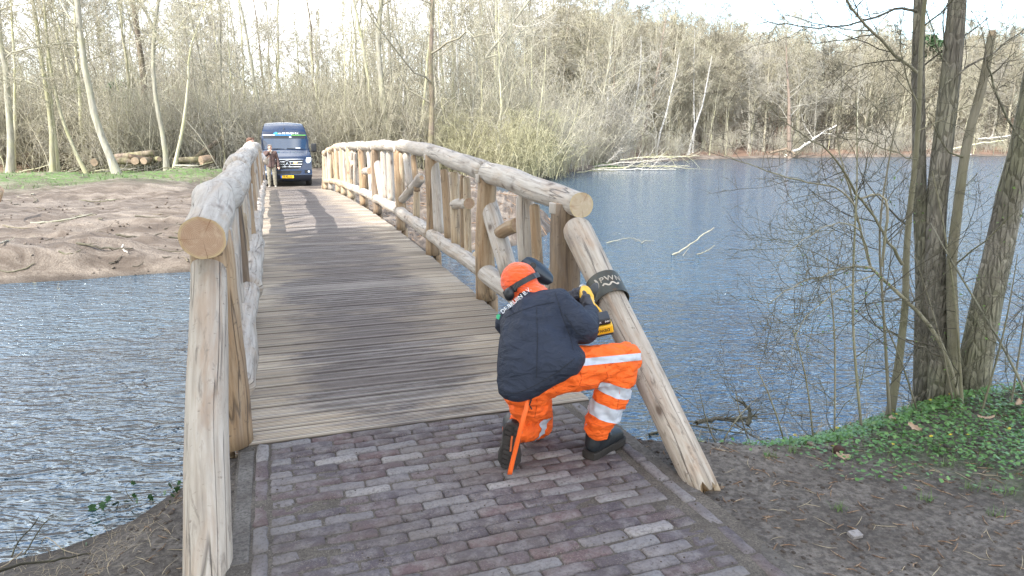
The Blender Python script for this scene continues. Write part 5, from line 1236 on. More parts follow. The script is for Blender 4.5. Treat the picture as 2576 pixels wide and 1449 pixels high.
# ivy and dry stalks on the left bank
ivym = MB('ivy_leaf'); v = ivym.world(); ivym.base(ivym.ramp(ivym.noise(v, 30, 3), [(.3, (.025, .075, .02)), (.6, (.05, .14, .035)), (.75, (.16, .26, .09))])); ivym.rough(.35)
def ivy(name, label, spots, vine, seed):
    r_ = np.random.default_rng(seed); items = [(np.array([at(*q) for q in vp]), np.linspace(.003, .0012, len(vp)), 5) for vp in vine]
    items = [(resample(P_, w_, .03)[0], resample(P_, w_, .03)[1], 5) for P_, w_, k_ in items]
    o = at(*vine[0][0]); root = empty(name, o)
    me = tubes_mesh('vine', [(P_ - o, w_, k_) for P_, w_, k_ in items], TWIGD); c = add('vine', me); c.parent = root
    base = np.array([(0, -.9, 0), (.75, -.55, .1), (.45, -.05, .02), (.9, .35, .1), (.35, .4, .02), (0, 1.1, .12), (-.35, .4, .02), (-.9, .35, .1), (-.45, -.05, .02), (-.75, -.55, .1)])
    for (x, y, Y_, s) in spots:
        p = at(x, y, Y_) - o; V = base * s * 1.25; M_ = Matrix.Rotation(r_.uniform(0, 6.28), 3, 'Z') @ Matrix.Rotation(r_.normal(-.9, .4), 3, 'X') @ Matrix.Rotation(r_.normal(0, .5), 3, 'Y')
        V = np.array([M_ @ Vector(q) for q in V]) + p; V = np.vstack([V, V.mean(0)]); F = [[i, (i + 1) % 10, 10] for i in range(10)]
        c = add('leaf', make_mesh('leaf', V, F, mats=[ivym.m], smooth=False)); c.parent = root
    return tag(root, label, 'ivy')
sp_ = [(x, y, 4.15 + .01 * i, s) for i, (x, y, s) in enumerate([(232, 1280, .030), (258, 1272, .026), (272, 1256, .022), (290, 1268, .028), (300, 1285, .02), (285, 1310, .024), (270, 1318, .02), (318, 1262, .026), (335, 1215, .018), (338, 1247, .018), (345, 1260, .02), (305, 1240, .02), (380, 1252, .026), (250, 1330, .016), (262, 1350, .02), (215, 1392, .026), (325, 1300, .02)])]
ivy('ivy', 'trailing ivy with dark leaves hanging over the water at the lower left', sp_, [[(390, 1262, 4.1), (340, 1258, 4.15), (300, 1262, 4.2), (255, 1275, 4.2), (228, 1285, 4.2)], [(335, 1262, 4.15), (312, 1235, 4.2), (318, 1212, 4.2), (336, 1212, 4.2)], [(300, 1262, 4.2), (285, 1300, 4.15), (262, 1345, 4.1), (250, 1380, 4.0)]], 3)
ivy('ivy', 'few ivy leaves close beside the left raking log', [(x, y, 4.15, s) for x, y, s in [(428, 1222, .022), (446, 1232, .024), (436, 1248, .022), (415, 1240, .018), (450, 1215, .016), (428, 1262, .014)]], [[(452, 1265, 4.1), (440, 1235, 4.15), (425, 1220, 4.2)]], 4)
ivy('ivy', 'scattered ivy leaves on the soil at the bottom left', [(x, y, Y_, s) for x, y, Y_, s in [(160, 1385, 3.65, .018), (178, 1398, 3.6, .02), (216, 1375, 3.7, .024), (355, 1398, 3.3, .028), (225, 1410, 3.45, .018), (260, 1372, 3.7, .02), (232, 1350, 3.85, .016)]], [[(360, 1400, 3.3), (300, 1395, 3.4), (225, 1385, 3.6), (165, 1388, 3.65)]], 5)
# roots, sticks and dry stalks low left
def stick(name, label, pts, w0, w1, mat, cat='stick', side=0, group=None, seed=1, k=7):
    r_ = np.random.default_rng(seed); P_ = np.array(pts, float); Q, ww = resample(P_, np.linspace(w0, w1, len(P_)) / 2, max(.02, np.linalg.norm(P_[-1] - P_[0]) / 14)); Q[1:-1] += r_.normal(0, w0 * .16, (len(Q) - 2, 3))
    o = Q[0].copy(); items = [bumpy_tube(Q - o, ww, k, seed, .2)]
    L = np.linalg.norm(Q[-1] - Q[0])
    if side:
        S, D, R0, f = starts(r_, (Q - o)[None], ww[None], side, .2, .95); p2, r2 = sprout(r_, S, D, R0 * .5, L * .35 * r_.uniform(.4, 1.2, len(S)), 5, 40, 15, .15, .15, .35); items.append(batch_tubes(p2, r2, 5))
        S, D, R0, f = starts(r_, p2, r2, 3, .2, .9); p3, r3 = sprout(r_, S, D, R0 * .5, L * .16 * r_.uniform(.4, 1.2, len(S)), 4, 40, 15, .1, .2, .4); items.append(batch_tubes(p3, r3, 4))
    V, F = join(items); ob = add(name, make_mesh(name, V, F, mats=[mat])); ob.location = o; return tag(ob, label, cat, group)
stick('stick', 'dark stick lying along the soil at the bottom left corner', [at(-10, 1440, 3.2), at(60, 1418, 3.35), at(130, 1410, 3.4), at(228, 1392, 3.5)], .016, .009, TWIGD, seed=31)
stick('stick', 'pale dead stem slanting up at the bottom left edge', [at(-5, 1432, 3.2), at(30, 1410, 3.3), at(58, 1385, 3.35)], .009, .006, straw_m, seed=32)
stick('stick', 'bent brown stem rising from the water edge at far lower left', [at(30, 1400, 3.6), at(45, 1362, 3.7), at(85, 1320, 3.75), at(98, 1300, 3.75)], .011, .004, TWIGD, side=4, seed=33)
stick('stick', 'thin forked stem standing in the water at the lower left', [at(60, 1398, 3.65), at(88, 1350, 3.75), at(115, 1310, 3.8), at(142, 1297, 3.8)], .010, .004, TWIGD, side=3, seed=34)
stick('stick', 'arched dry root on the lower left bank', [at(105, 1365, 3.75), at(112, 1345, 3.75), at(130, 1358, 3.7), at(160, 1385, 3.6), at(210, 1398, 3.5)], .006, .004, straw_m, seed=35)
stick('stick', 'short pale stick below the hanging ivy', [at(272, 1322, 4.0), at(300, 1332, 3.95), at(322, 1338, 3.9)], .010, .007, straw_m, seed=36)
stick('wood_chip', 'pale wood chip on the left bank', [at(282, 1378, 3.6), at(296, 1362, 3.65)], .014, .006, straw_m, 'chip', seed=37)
P = ground_pts(1300, (-3.0, -1.25), (1.8, 4.4), off_paving); P[:, 2] -= .004
m_ = blades('dry_grass', P, .04, .0028, straw_m, 3.0); tag(add('dry_grass', m_), 'matted dry grass and roots on the left bank', 'dry grass', kind='stuff')
P = ground_pts(500, (0.7, 4.4), (3.2, 4.9), lambda x, y: .02 < dist_w(x, y) < .9); m_ = blades('bank_stalks', P, .16, .0030, straw_m, .9); tag(add('bank_stalks', m_), 'dry upright stalks along the lip of the right bank', 'dry grass', kind='stuff')
# driftwood at the near right water edge
wz = ZW
stick('driftwood', 'dark wet branch tangle lying in the water at the right bank', [at(1752, 1063, 4.75), at(1800, 1052, 4.8), at(1860, 1055, 4.85), at(1905, 1048, 4.9)], .040, .016, TWIGD, 'driftwood', side=8, seed=41)
stick('driftwood', 'gnarled dark stump of branch sticking out of the water by the bank', [at(1880, 1070, 4.7), at(1890, 1035, 4.8), at(1868, 1012, 4.85), at(1850, 1008, 4.9)], .030, .014, TWIGD, 'driftwood', side=6, seed=42)
stick('driftwood', 'long dark branch floating near the bank', [np.array([1.15, 5.35, wz + .01]), np.array([1.5, 5.5, wz + .03]), np.array([1.95, 5.35, wz + .02])], .022, .010, TWIGD, 'driftwood', side=5, seed=43)
for i, (x, y, tx, ty, lb) in enumerate([(1790, 1095, 1760, 985, 'curved bramble shoot nearest the raking log'), (1830, 1085, 1905, 1000, 'bramble shoot arching right over the water edge'), (1870, 1078, 1850, 985, 'thin upright bramble shoot by the driftwood')]):
    near_stem('bramble', lb, 'shoot', [(x, y), ((x + tx) / 2 - 14, (y + ty) / 2 - 8), (tx, ty)], [4, 3, 1.5], 3.75, SAPB, TWIGD, 740 + i, k=6, twigs=3, root_flare=1)

# ------------------------------------------------------------------ out in the pond and on the far bank
whm = bark('dead_white_wood', (.42, .38, .32), (.70, .66, .58))
def wat(x, y, dz=0.0): return on_z(x, y, ZW + dz)
a = wat(1690, 642); stick('floating_branch', 'long pale forked branch poking out of the water', [a, a + np.array([.35, .2, .12]), a + np.array([.62, .35, .30]), a + np.array([1.02, .45, .55])], .045, .024, GREYB, 'branch', side=0, seed=51)
a = wat(1752, 641); stick('floating_branch', 'short pale branch poking out of the water right of the long one', [a, a + np.array([.25, .1, .06]), a + np.array([.42, .1, .20])], .03, .015, GREYB, 'branch', seed=52)
a = wat(1718, 644); stick('floating_branch', 'tiny forked twig in the water between the two pale branches', [a, a + np.array([.08, .05, .10]), a + np.array([.15, .05, .18])], .02, .008, GREYB, 'branch', side=2, seed=53)
a = wat(1525, 612); stick('floating_branch', 'faint low branch in the water just right of the rail end', [a, a + np.array([.3, .1, .07]), a + np.array([.7, .3, .10]), a + np.array([.9, .2, .02])], .025, .01, GREYB, 'branch', side=4, seed=54)
a = wat(1612, 612); stick('floating_branch', 'small curved twig floating in mid pond', [a, a + np.array([.12, .1, .05]), a + np.array([.35, .1, .03])], .03, .012, GREYB, 'branch', seed=55)
# fallen tree at the far side of the inlet
for i, (pts_, w0, lb) in enumerate([([(1480, 424, 66), (1540, 412, 66), (1600, 408, 66), (1680, 400, 67)], .22, 'fallen pale branch reaching out over the pond, highest of the heap'), ([(1500, 428, 64), (1580, 420, 64), (1660, 418, 64), (1735, 418, 64)], .18, 'fallen yellowish branch lying low along the water'), ([(1490, 430, 63), (1600, 427, 63), (1700, 430, 63)], .14, 'fallen bough trailing in the water at the front of the heap'),
        ([(1560, 402, 68), (1620, 396, 68), (1700, 395, 68), (1760, 392, 68)], .16, 'fallen limb behind the heap of branches'), ([(1525, 410, 66), (1560, 380, 66), (1566, 372, 66)], .14, 'broken pale limb standing up from the heap'), ([(1450, 440, 56), (1500, 428, 57), (1545, 432, 58)], .12, 'low twiggy branch at the left of the heap')]):
    P_ = [at(*q) for q in pts_]
    for q in P_: q[2] = max(q[2], ZW + .05)
    stick('fallen_branch', lb, P_, w0, w0 * .3, OLIVE if i % 2 else whm, 'branch', side=14, seed=60 + i)
for i, (pts_, w0, lb) in enumerate([([(1975, 392, 112), (2010, 375, 114), (2065, 335, 116), (2105, 315, 116)], .45, 'white fallen trunk slanting up from the far shore'), ([(1935, 385, 112), (1980, 375, 112), (2000, 388, 111)], .5, 'orange broken trunk on the far shore'), ([(2440, 392, 122), (2430, 372, 122)], .5, 'pale stump leaning at the far waterline'), ([(2460, 350, 130), (2520, 345, 130), (2576, 335, 130)], .35, 'long pale fallen trunk on the far right slope'), ([(2380, 378, 125), (2450, 362, 126), (2530, 352, 127)], .4, 'olive fallen trunk on the far right slope')]):
    stick('fallen_log', lb, [at(*q) for q in pts_], w0, w0 * .5, [whm, HONEY, whm, whm, OLIVE][i], 'log', side=3, seed=80 + i)
rsd = plain('green_reed', (.12, .26, .05), .6); p = wat(1518, 424); Pq = np.array([(p[0] + rng.normal(0, .7), p[1] + rng.normal(0, .4), ZW) for _ in range(220)])
o = add('reed_clump', blades('reed_clump', Pq - np.array([p[0], p[1], 0]), .55, .05, rsd, .8)); o.location = (p[0], p[1], 0); tag(o, 'bright green reed clump at the far water edge', 'reeds')
# sticks and roots on the dug-over bank
rs_ = random.Random(4)
def bank_stick(i, x, y, ln, w, ang, mat, lb, side=0):
    p = None
    for zt in np.linspace(-.9, 0, 12):
        q = on_z(x, y, zt); 
        if abs(GROUND_D(q[0], q[1]) - zt) < .09: p = q; break
    if p is None: p = on_z(x, y, -.4)
    P_ = []
    for f in (-.5, -.15, .2, .5):
        a_ = ang + f * .5; xx, yy = p[0] + math.cos(a_) * ln * f, p[1] + math.sin(a_) * ln * f; P_.append((xx, yy, GROUND_D(xx, yy) + w * .4 + (.06 * ln * abs(f))))
    stick('stick', lb, P_, w, w * .5, mat, 'stick', side=side, seed=900 + i, group='sticks on the dug bank')
named = [(30, 625, 1.2, .03, .3, TWIGD, 'long pale stick at the left edge of the dug bank'), (70, 660, 1.6, .11, .02, GREYB, 'short thick pale log half buried near the water'), (430, 560, 1.5, .035, .5, TWIGD, 'dark thin stick slanting on the dug bank'), (540, 550, .7, .025, .1, GREYB, 'pale stick beside the left railing'), (155, 570, 1.3, .06, .4, GREYB, 'grey root lying on the dug bank'), (310, 640, .4, .04, -.9, whm, 'short white-ended stick low on the dug bank'), (350, 590, .9, .05, .5, TWIGD, 'dark curved root in the middle of the dug bank'),
         (250, 515, 1.2, .04, .3, TWIGD, 'grey branch higher up on the dug bank'), (40, 575, 1.0, .03, -.2, BROWNB, 'pale crooked root at the left of the dug bank'), (490, 590, 1.0, .04, .7, TWIGD, 'dark stick near the sandy cut'), (260, 632, 1.0, .05, .2, TWIGD, 'dark stick low beside the pale one')]
for i, q in enumerate(named): bank_stick(i, *q[:6], q[6], side=3)
for i in range(110):
    x, y = rs_.uniform(-20, 640), rs_.uniform(450, 690); bank_stick(100 + i, x, y, rs_.uniform(.15, .7), rs_.uniform(.012, .035), rs_.uniform(0, 3.1), rs_.choice([TWIGD, TWIGD, BROWNB, GREYB]), 'small stick or root lying on the dug bank beyond the water', side=rs_.choice([0, 0, 2]))
P = ground_pts(2600, (-22, 3), (11.5, 27), lambda x, y: .0 < dist_w(x, y) < 11 and math.sin(x * 1.9 + 1.3 * math.sin(y)) + math.sin(y * 2.3 + x) > -.5); P[:, 2] += .004; pebbles('bank_clods', P, .024, gm.materials[0], 'clods and bits of bark on the dug bank')
P = ground_pts(260, (-4.0, 1.4), (14.2, 27), lambda x, y: .1 < dist_w(x, y) and st((x, y, 0))[1] > BW + .3)
litter('bank_litter', P, .5, .025, litm.m, 'twigs and chips on the bank right of the bridge')
Vg = ground_pts(1700, (-34, -9), (25, 40), lambda x, y: 10.5 < dist_w(x, y) < 26 and math.sin(x * 1.3 + y) + math.sin(y * 2.1 - x * .7) > -.6); m_ = blades('grass_strip', Vg, .13, .03, grass_m, .9); tag(add('grass_strip', m_), 'strip of grass and herbs along the foot of the wood', 'grass', kind='stuff')
# logs stacked at the edge of the wood
barkl = bark('log_bark', (.13, .09, .065), (.30, .235, .18), (.25, .27, .10), .5)
def wood_log(lb, x, y, Y, ln, r, ang, tilt=0.0, seed=0, mat=None):
    c = at(x, y, Y); gz = GROUND_D(c[0], c[1]); c[2] = max(c[2], gz + r * .8); d = np.array([math.cos(ang) * math.cos(tilt), math.sin(ang) * math.cos(tilt), math.sin(tilt)])
    p0, p1 = c - d * ln / 2, c + d * ln / 2
    o = add('felled_log', log_mesh('felled_log', [p0, c, p1], [r, r * 1.03, r * .9], mat or barkl, BEND, seed=seed, k=14, seg=.35, lump=.1)); tag(o, lb, 'log', 'felled logs at the edge of the wood')
wood_log('short felled log with a bright sawn end, alone left of the pale trunk', 238, 408, 36.0, .7, .20, -1.1, 0, 1)
wood_log('long felled trunk lying along the far left of the wood', 112, 396, 39.5, 4.6, .26, .05, 0, 2)
for i_, (lx, ly, lY, ll, lr, la, lt, lm, lb_) in enumerate([(338, 390, 37, 1.9, .17, .25, .12, barkl, 'mossy log on top of the small pile'), (318, 404, 36.6, 1.3, .18, -.3, 0, barkl, 'left log in the bottom row of the small pile'), (342, 405, 36.2, .9, .20, -1.2, 0, BROWNB, 'middle log in the bottom row of the small pile'), (366, 405, 36.4, .9, .19, -1.3, .05, barkl, 'right log in the bottom row of the small pile'),
        (396, 400, 37, .6, .14, -.8, 0, barkl, 'short log with a pale end right of the small pile'), (352, 397, 36.5, 1.1, .13, .5, -.2, DARKP, 'dark log leaning on the small pile'), (112, 340, 43, 2.2, .12, .1, .18, HONEY, 'pale log slanting above the long felled trunk'), (522, 374, 40, 2.2, .13, .1, .6, BROWNB, 'dark log slanting upward in the brush heap by the railing'),
        (478, 402, 39, 1.8, .16, .2, .03, barkl, 'dark log lying in the brush heap by the railing'), (520, 402, 38.6, .7, .26, .9, .1, DARKP, 'blackened root stump in the brush heap'), (470, 417, 35.2, 1.3, .05, -.12, 0, GREYB, 'thin pale pole in front of the brush heap')]): wood_log(lb_, lx, ly, lY, ll, lr, la, lt, 3 + i_, lm)
for i_ in range(46):
    xx, yy, YY = rs_.uniform(30, 570), rs_.uniform(396, 414), rs_.uniform(35.5, 39); c_ = at(xx, yy, YY); gz_ = GROUND_D(c_[0], c_[1]); a_ = rs_.uniform(-.6, .6); l_ = rs_.uniform(.8, 2.4); d_ = np.array([math.cos(a_), math.sin(a_), rs_.uniform(-.05, .35)]) * l_ / 2; c_[2] = gz_ + .08 + abs(d_[2])
    stick('brush_branch', 'dead branch in the brush heaps along the foot of the wood', [c_ - d_, c_, c_ + d_ + np.array([0, 0, .1])], rs_.uniform(.04, .10), .02, rs_.choice([TWIGD, BROWNB, GREYB, OLIVE, TWIGG]), 'branch', side=rs_.choice([0, 3, 5]), seed=2000 + i_, group='dead branches in the brush heaps')
def leafy(name, label, px_, Y_, r_, n_, size, mat, cat, seed, stem=None):
    c_ = at(*px_, Y_); g_ = GROUND_D(c_[0], c_[1]); q_ = np.random.default_rng(seed); root = empty(name, (c_[0], c_[1], g_)); h_ = c_[2] - g_
    tr_ = add('trunk', make_mesh('trunk', *tube_block(np.array([[0, 0, -.2], [.1, 0, h_ * .5], [0, 0, h_ + r_[2] * .5]]), np.array([.2, .15, .06]) * (stem or 1), 8), mats=[BROWNB])); tr_.parent = root
    u_ = unit(q_.normal(size=(n_, 3))); C = u_ * (q_.uniform(.2, 1, n_) ** .5)[:, None] * np.array(r_); C = C[np.array([noise.noise(Vector(c * (1.6 / max(r_[0], .5)))) > -.12 for c in C])] + np.array([0, 0, h_])
    lf = add('foliage', quads('foliage', C, size, mat, q_)); lf.parent = root; return tag(root, label, cat)
pine_m = plain('pine_needles', (.045, .095, .035), .7, var=.35, scale=2); ivd = plain('ivy_on_trunk', (.05, .10, .035), .5, var=.35, scale=3)
leafy('pine_tree', 'dark green pine crown rising above the far wood between the two right trunks', (2352, 118), 150, (4.2, 4, 2.6), 2600, .42, pine_m, 'tree', 1)
leafy('ivy_clad_stem', 'dark ivy clump on a thin stem right of the stout pale beech', (308, 248), 46, (1.1, 1.0, 1.3), 700, .10, ivd, 'ivy', 2, .4)
leafy('ivy_clad_stem', 'small ivy clump on a stem just right of the van', (852, 345), 50, (.45, .4, 1.3), 380, .09, ivd, 'ivy', 3, .3)
leafy('ivy_clad_stem', 'ivy clump high on a stem left of the far shore birches', (1494, 215), 96, (1.0, 1.0, 3.2), 700, .16, ivd, 'ivy', 4, .6)
# stump at the left edge
o = add('stump', log_mesh('stump', [at(-16, 500, 16), at(-6, 478, 16)], [.16, .13], HONEY, END, seed=33, k=14, ragged=(0, .12))); tag(o, 'orange splintered stump cut by the left edge of the picture', 'stump')
# ------------------------------------------------------------------ unseen ivy-covered trees, added behind the camera to shade the near part
evg = MB('ivy_crown'); v = evg.world(); evg.base(evg.ramp(evg.noise(v, 6, 3), [(.3, (.03, .07, .02)), (.7, (.07, .13, .04))])); evg.rough(.5)
for i, (x, y, h, rr, n, lb) in enumerate([(-9.2, -1.4, 13.0, 3.1, 15000, 'unseen tall ivy-covered tree on the bank left of the photographer, added for its shade'), (-5.0, -4.4, 13.0, 3.1, 15000, 'unseen tall ivy-covered tree behind the photographer, to the left, added for its shade'), (-1.6, -4.4, 12.5, 3.2, 15000, 'unseen tall ivy-covered tree directly behind the photographer, added for its shade'), (-8.0, -7.0, 13.5, 3.0, 12000, 'unseen ivy-covered tree farthest behind the photographer, added for its shade'), (-6.4, -.6, 12.0, 2.6, 11000, 'unseen narrow ivy-covered tree on the bank close left of the photographer, added for shade')]):
    rr_ = np.random.default_rng(30 + i); TP = trunk_line(rr_, h, (.3, .3), .06, 14); root = build_tree('added_ivy_tree', TP, flare(.2, 14, h), 3.2, SPEC_THIN, ALDER, TWIGD, 600 + i, .25, origin=(0, 0, 0))
    u_ = unit(rr_.normal(size=(n, 3))); rad = rr_.uniform(.25, 1, n) ** .5; C = u_ * rad[:, None] * np.array([rr, rr, h * .36]) + np.array([0, 0, h * .66]); keep = np.array([noise.noise(Vector(c * .7)) > -.30 for c in C]); C = C[keep]
    lv = add('ivy_leaves', quads('ivy_leaves', C, .15, evg.m, rr_)); lv.parent = root; root.location = (x, y, -.1); tag(root, lb, 'tree')
# ------------------------------------------------------------------ the worker
def cloth(name, col, rough=.8, var=.1, weave=900, fold=.0, sheen=0.0, dirt=None):
    m = MB(name); v = m.coord('Object'); n = m.noise(v, 7, 5, .6); c = np.array(col)
    b = m.ramp(n, [(.3, tuple(c * (1 - var))), (.7, tuple(np.minimum(c * (1 + var), 1)))])
    if dirt: b = m.mix(m.ramp(m.noise(v, 9, 6, .7, .4), [(.56, 0.), (.72, .55)]), b, dirt)
    m.base(b); m.rough(rough); m.b.inputs['Sheen Weight'].default_value = sheen
    b1 = m.bump(m.noise(v, weave, 2), .25, .001)
    mq = m.n('ShaderNodeMapping'); mq.inputs['Scale'].default_value = (1, 1, 2.2); mq.inputs['Rotation'].default_value = (.5, .4, .3); m.l(v, mq.inputs['Vector'])
    m.bump(m.noise(mq.outputs[0], 12, 4, .5, 1.4), .9, .022, b1)
    return m.m
JACKET = cloth('jacket_navy', (.023, .029, .046), .70, .15); JACKET.node_tree.nodes['Principled BSDF'].inputs['Specular IOR Level'].default_value = .28
HIVIS = cloth('trousers_orange', (.96, .145, .012), .75, .06, dirt=(.42, .10, .03))
BEANIE = cloth('fleece_orange', (.93, .12, .025), .95, .06, weave=600, sheen=.3)
REFL = plain('reflective_tape', (.50, .53, .58), .42, var=.06); BLK = plain('black_plastic', (.016, .017, .019), .45, var=.1); RUB = plain('boot_rubber', (.028, .024, .021), .8, bump=.002, scale=12, var=.35)
BOOT = plain('boot_leather', (.020, .024, .028), .42, var=.2, bump=.001); SKIN = plain('skin', (.52, .32, .24), .55); GLOVE = cloth('glove_grey', (.055, .055, .065), .75); VIS = plain('face_shield', (.022, .034, .048), .35, var=.08)
WHITE = plain('print_white', (.78, .80, .82), .6, var=.03)
def V3(p): return Vector([float(q) for q in p])
W_root = empty('person', on_z(1385, 1120, 0))
tag(W_root, 'kneeling worker in dark jacket, orange trousers and orange hat using an angle grinder', 'person')
def wpart(name, me, parent=W_root):
    return add(name, me, parent)
shR, shL = at(1418, 772, 3.22), at(1283, 812, 3.40)
elR, wrR = at(1468, 830, 3.06), at(1487, 786, 3.38)
elL, wrL = at(1400, 830, 3.52), at(1462, 776, 3.58)
pel = at(1348, 930, 2.97); hipR, hipL = at(1400, 928, 2.98), at(1318, 952, 2.95)
knR, anR = at(1572, 903, 3.06), at(1508, 1082, 3.06); anR[2] = max(anR[2], .13)
knL = at(1352, 1062, 3.30); knL[2] = .085; anL = at(1300, 1060, 3.03); anL[2] = .16
neck, head = at(1325, 745, 3.34), at(1314, 712, 3.42)
chest, belly = at(1350, 800, 3.22), at(1345, 880, 3.05)
body = [('cap', pel, belly, .095, .10), ('cap', belly, chest, .10, .095), ('cap', chest, neck, .07, .045), ('cap', neck, head, .045, .055), ('ell', head, (.076, .095, .105)), ('cap', shR, shL, .07, .07),
        ('cap', shR, elR, .052, .042), ('cap', elR, wrR, .042, .030), ('cap', shL, elL, .052, .042), ('cap', elL, wrL, .042, .030),
        ('cap', hipR, knR, .082, .056), ('cap', knR, anR, .056, .040), ('cap', hipL, knL, .082, .056), ('cap', knL, anL, .052, .040), ('cap', pel, hipR, .1, .09), ('cap', pel, hipL, .1, .09)]
wpart('body', blob('body', body, .014, 6, [SKIN]))
# jacket
hemL, hemR = at(1300, 975, 2.90), at(1428, 905, 2.93)
jk = [('hull', [(chest, (.155, .115, .115)), (at(1346, 868, 3.06), (.175, .14, .13)), (at(1300, 812, 3.30), .085), (at(1405, 768, 3.25), .085)]),
      ('hull', [(at(1346, 868, 3.06), (.175, .145, .13)), (hemL, (.090, .12, .065)), (at(1282, 930, 2.98), (.06, .13, .09)), (hemR, (.085, .12, .065)), (at(1348, 925, 2.90), (.12, .07, .08)), (at(1350, 900, 3.10), (.15, .12, .1))]),
      ('hull', [(at(1300, 812, 3.30), .085), (at(1405, 768, 3.25), .085), (at(1335, 765, 3.31), .062)]),
      ('cap', shR + np.array([-.01, 0, -.005]), elR, .083, .070), ('cap', elR, wrR, .069, .046), ('cap', shL, elL, .082, .066), ('cap', elL, wrL, .066, .045), ('cap', at(1335, 765, 3.31), at(1328, 748, 3.35), .072, .066)]
jm = blob('jacket', jk, .0085, 7, [JACKET], wrinkle=(.017, 4.0, 3.0, (1, 1, 1.9))); jo = wpart('jacket', jm)
# hem edge: a slightly raised band where the jacket ends
# trousers
tr = [('hull', [(at(1352, 948, 3.00), (.145, .12, .105)), (hipR, .115), (hipL, .110)]), ('hull', [(hipR, .118), (at(1480, 925, 3.02), .098)]), ('hull', [(at(1480, 925, 3.02), .098), (knR, .080)]), ('cap', knR, at(1540, 990, 3.06), .080, .084), ('cap', at(1540, 990, 3.06), anR + np.array([.0, 0, .030]), .082, .076),
      ('cap', hipL, knL + np.array([0, 0, .03]), .120, .078), ('cap', knL, anL + np.array([-.0, .04, -.005]), .080, .068), ('cap', hipL, at(1330, 1010, 3.05), .118, .10)]
tm_ = blob('trousers', tr, .0085, 5, [HIVIS], wrinkle=(.030, 7.5, 9.0, (1, 1, 1.9))); to_ = wpart('trousers', tm_)
wpart('reflective_band', band_from(tm_, 'reflective_band', knR, anR, .30, .46, .003, REFL, rad=.13))
wpart('reflective_band', band_from(tm_, 'reflective_band', knR, anR, .60, .79, .003, REFL, rad=.13))
wpart('reflective_band', band_from(tm_, 'reflective_band', knL, anL, .28, .48, .003, REFL, rad=.12))
# the stripe along the outer seam of the thigh
def seam(name, me, a, b, side, w, off, t0=0.0, t1=1.0):
    a, b = V3(a), V3(b); d = (b - a).normalized(); side = V3(side); side = (side - d * side.dot(d)).normalized(); up_ = d.cross(side).normalized()
    bm = bmesh.new(); bm.from_mesh(me); bm.normal_update(); L = (b - a).length
    for v_ in bm.verts: v_.co += v_.normal * off
    for co, no in ((a + d * L * t0, -d), (a + d * L * t1, d), (a + up_ * w, up_), (a - up_ * w, -up_), (a + side * .02, -side)):
        bmesh.ops.bisect_plane(bm, geom=bm.verts[:] + bm.edges[:] + bm.faces[:], plane_co=co, plane_no=no, clear_outer=True)
    return bm_mesh(name, bm, [REFL], smooth=True)
tc_ = CAM - (hipR + knR) / 2
wpart('reflective_stripe', seam('reflective_stripe', tm_, at(1440, 914, 3.0), at(1605, 898, 3.06), tc_, .0165, .0035, .0, 1.0))
wpart('reflective_stripe', seam('reflective_stripe', tm_, hipL, knL + np.array([0, 0, .05]), (-1, -.1, .1), .014, .0035, .25, .95))
# patch pocket outline and seams on the seat
# boots --------------------------------------------------------------
def boot(parent_name, heel, toe, up_dir, mats_):
    """boot built along heel->toe with the sole on the side opposite up_dir"""
    heel, toe, upv = V3(heel), V3(toe), V3(up_dir); f = (toe - heel).normalized(); upv = (upv - f * upv.dot(f)).normalized(); s = f.cross(upv); L = (toe - heel).length
    def P_(x, y, z): return heel + f * (x * L) + s * y + upv * z
    up_m = blob('boot_upper', [('hull', [(P_(.16, 0, .055), .042), (P_(.50, 0, .055), .044), (P_(.82, 0, .045), (.044, .044, .040))]), ('hull', [(P_(.16, 0, .06), .043), (P_(.20, 0, .135), .046), (P_(.40, 0, .09), .045)]), ('cap', P_(.20, 0, .13), P_(.18, 0, .16), .047, .048)], .006, 4, [BOOT])
    o = wpart('boot', up_m)
    # sole with a waisted outline and lugs
    out_l = [(.0, .0), (.02, .034), (.10, .044), (.30, .042), (.48, .042), (.66, .053), (.84, .053), (.95, .038), (1.0, .0)]
    ring = [(x, y) for x, y in out_l] + [(x, -y) for x, y in out_l[-2:0:-1]]
    bm = bmesh.new(); lv = []
    for z, sc in ((-.006, .95), (.006, 1.03), (.026, 1.03), (.032, .97)): lv.append([bm.verts.new(P_(x, y * sc, z)) for x, y in ring])
    n = len(ring)
    for a, b in zip(lv[:-1], lv[1:]):
        for i in range(n): bm.faces.new([a[i], a[(i + 1) % n], b[(i + 1) % n], b[i]])
    bm.faces.new(lv[0][::-1]); bm.faces.new(lv[-1]); bmesh.ops.recalc_face_normals(bm, faces=bm.faces)
    M3 = Matrix((f, s, upv)).transposed()
    for i in range(9):
        if 3 <= i <= 3: continue
        x = .07 + i * .11
        for yy in (-.021, .021): bm_box(bm, P_(x, yy, -.008), (.018, .030, .010), M3 @ Matrix.Rotation(.35 if yy > 0 else -.35, 3, 'Z'), bevel=.002)
    c = add('sole', bm_mesh('sole', bm, [RUB]), o); c.matrix_parent_inverse = Matrix.Identity(4) if o.matrix_world == Matrix.Identity(4) else o.matrix_world.inverted()
    return o, P_, M3, (f, s, upv)
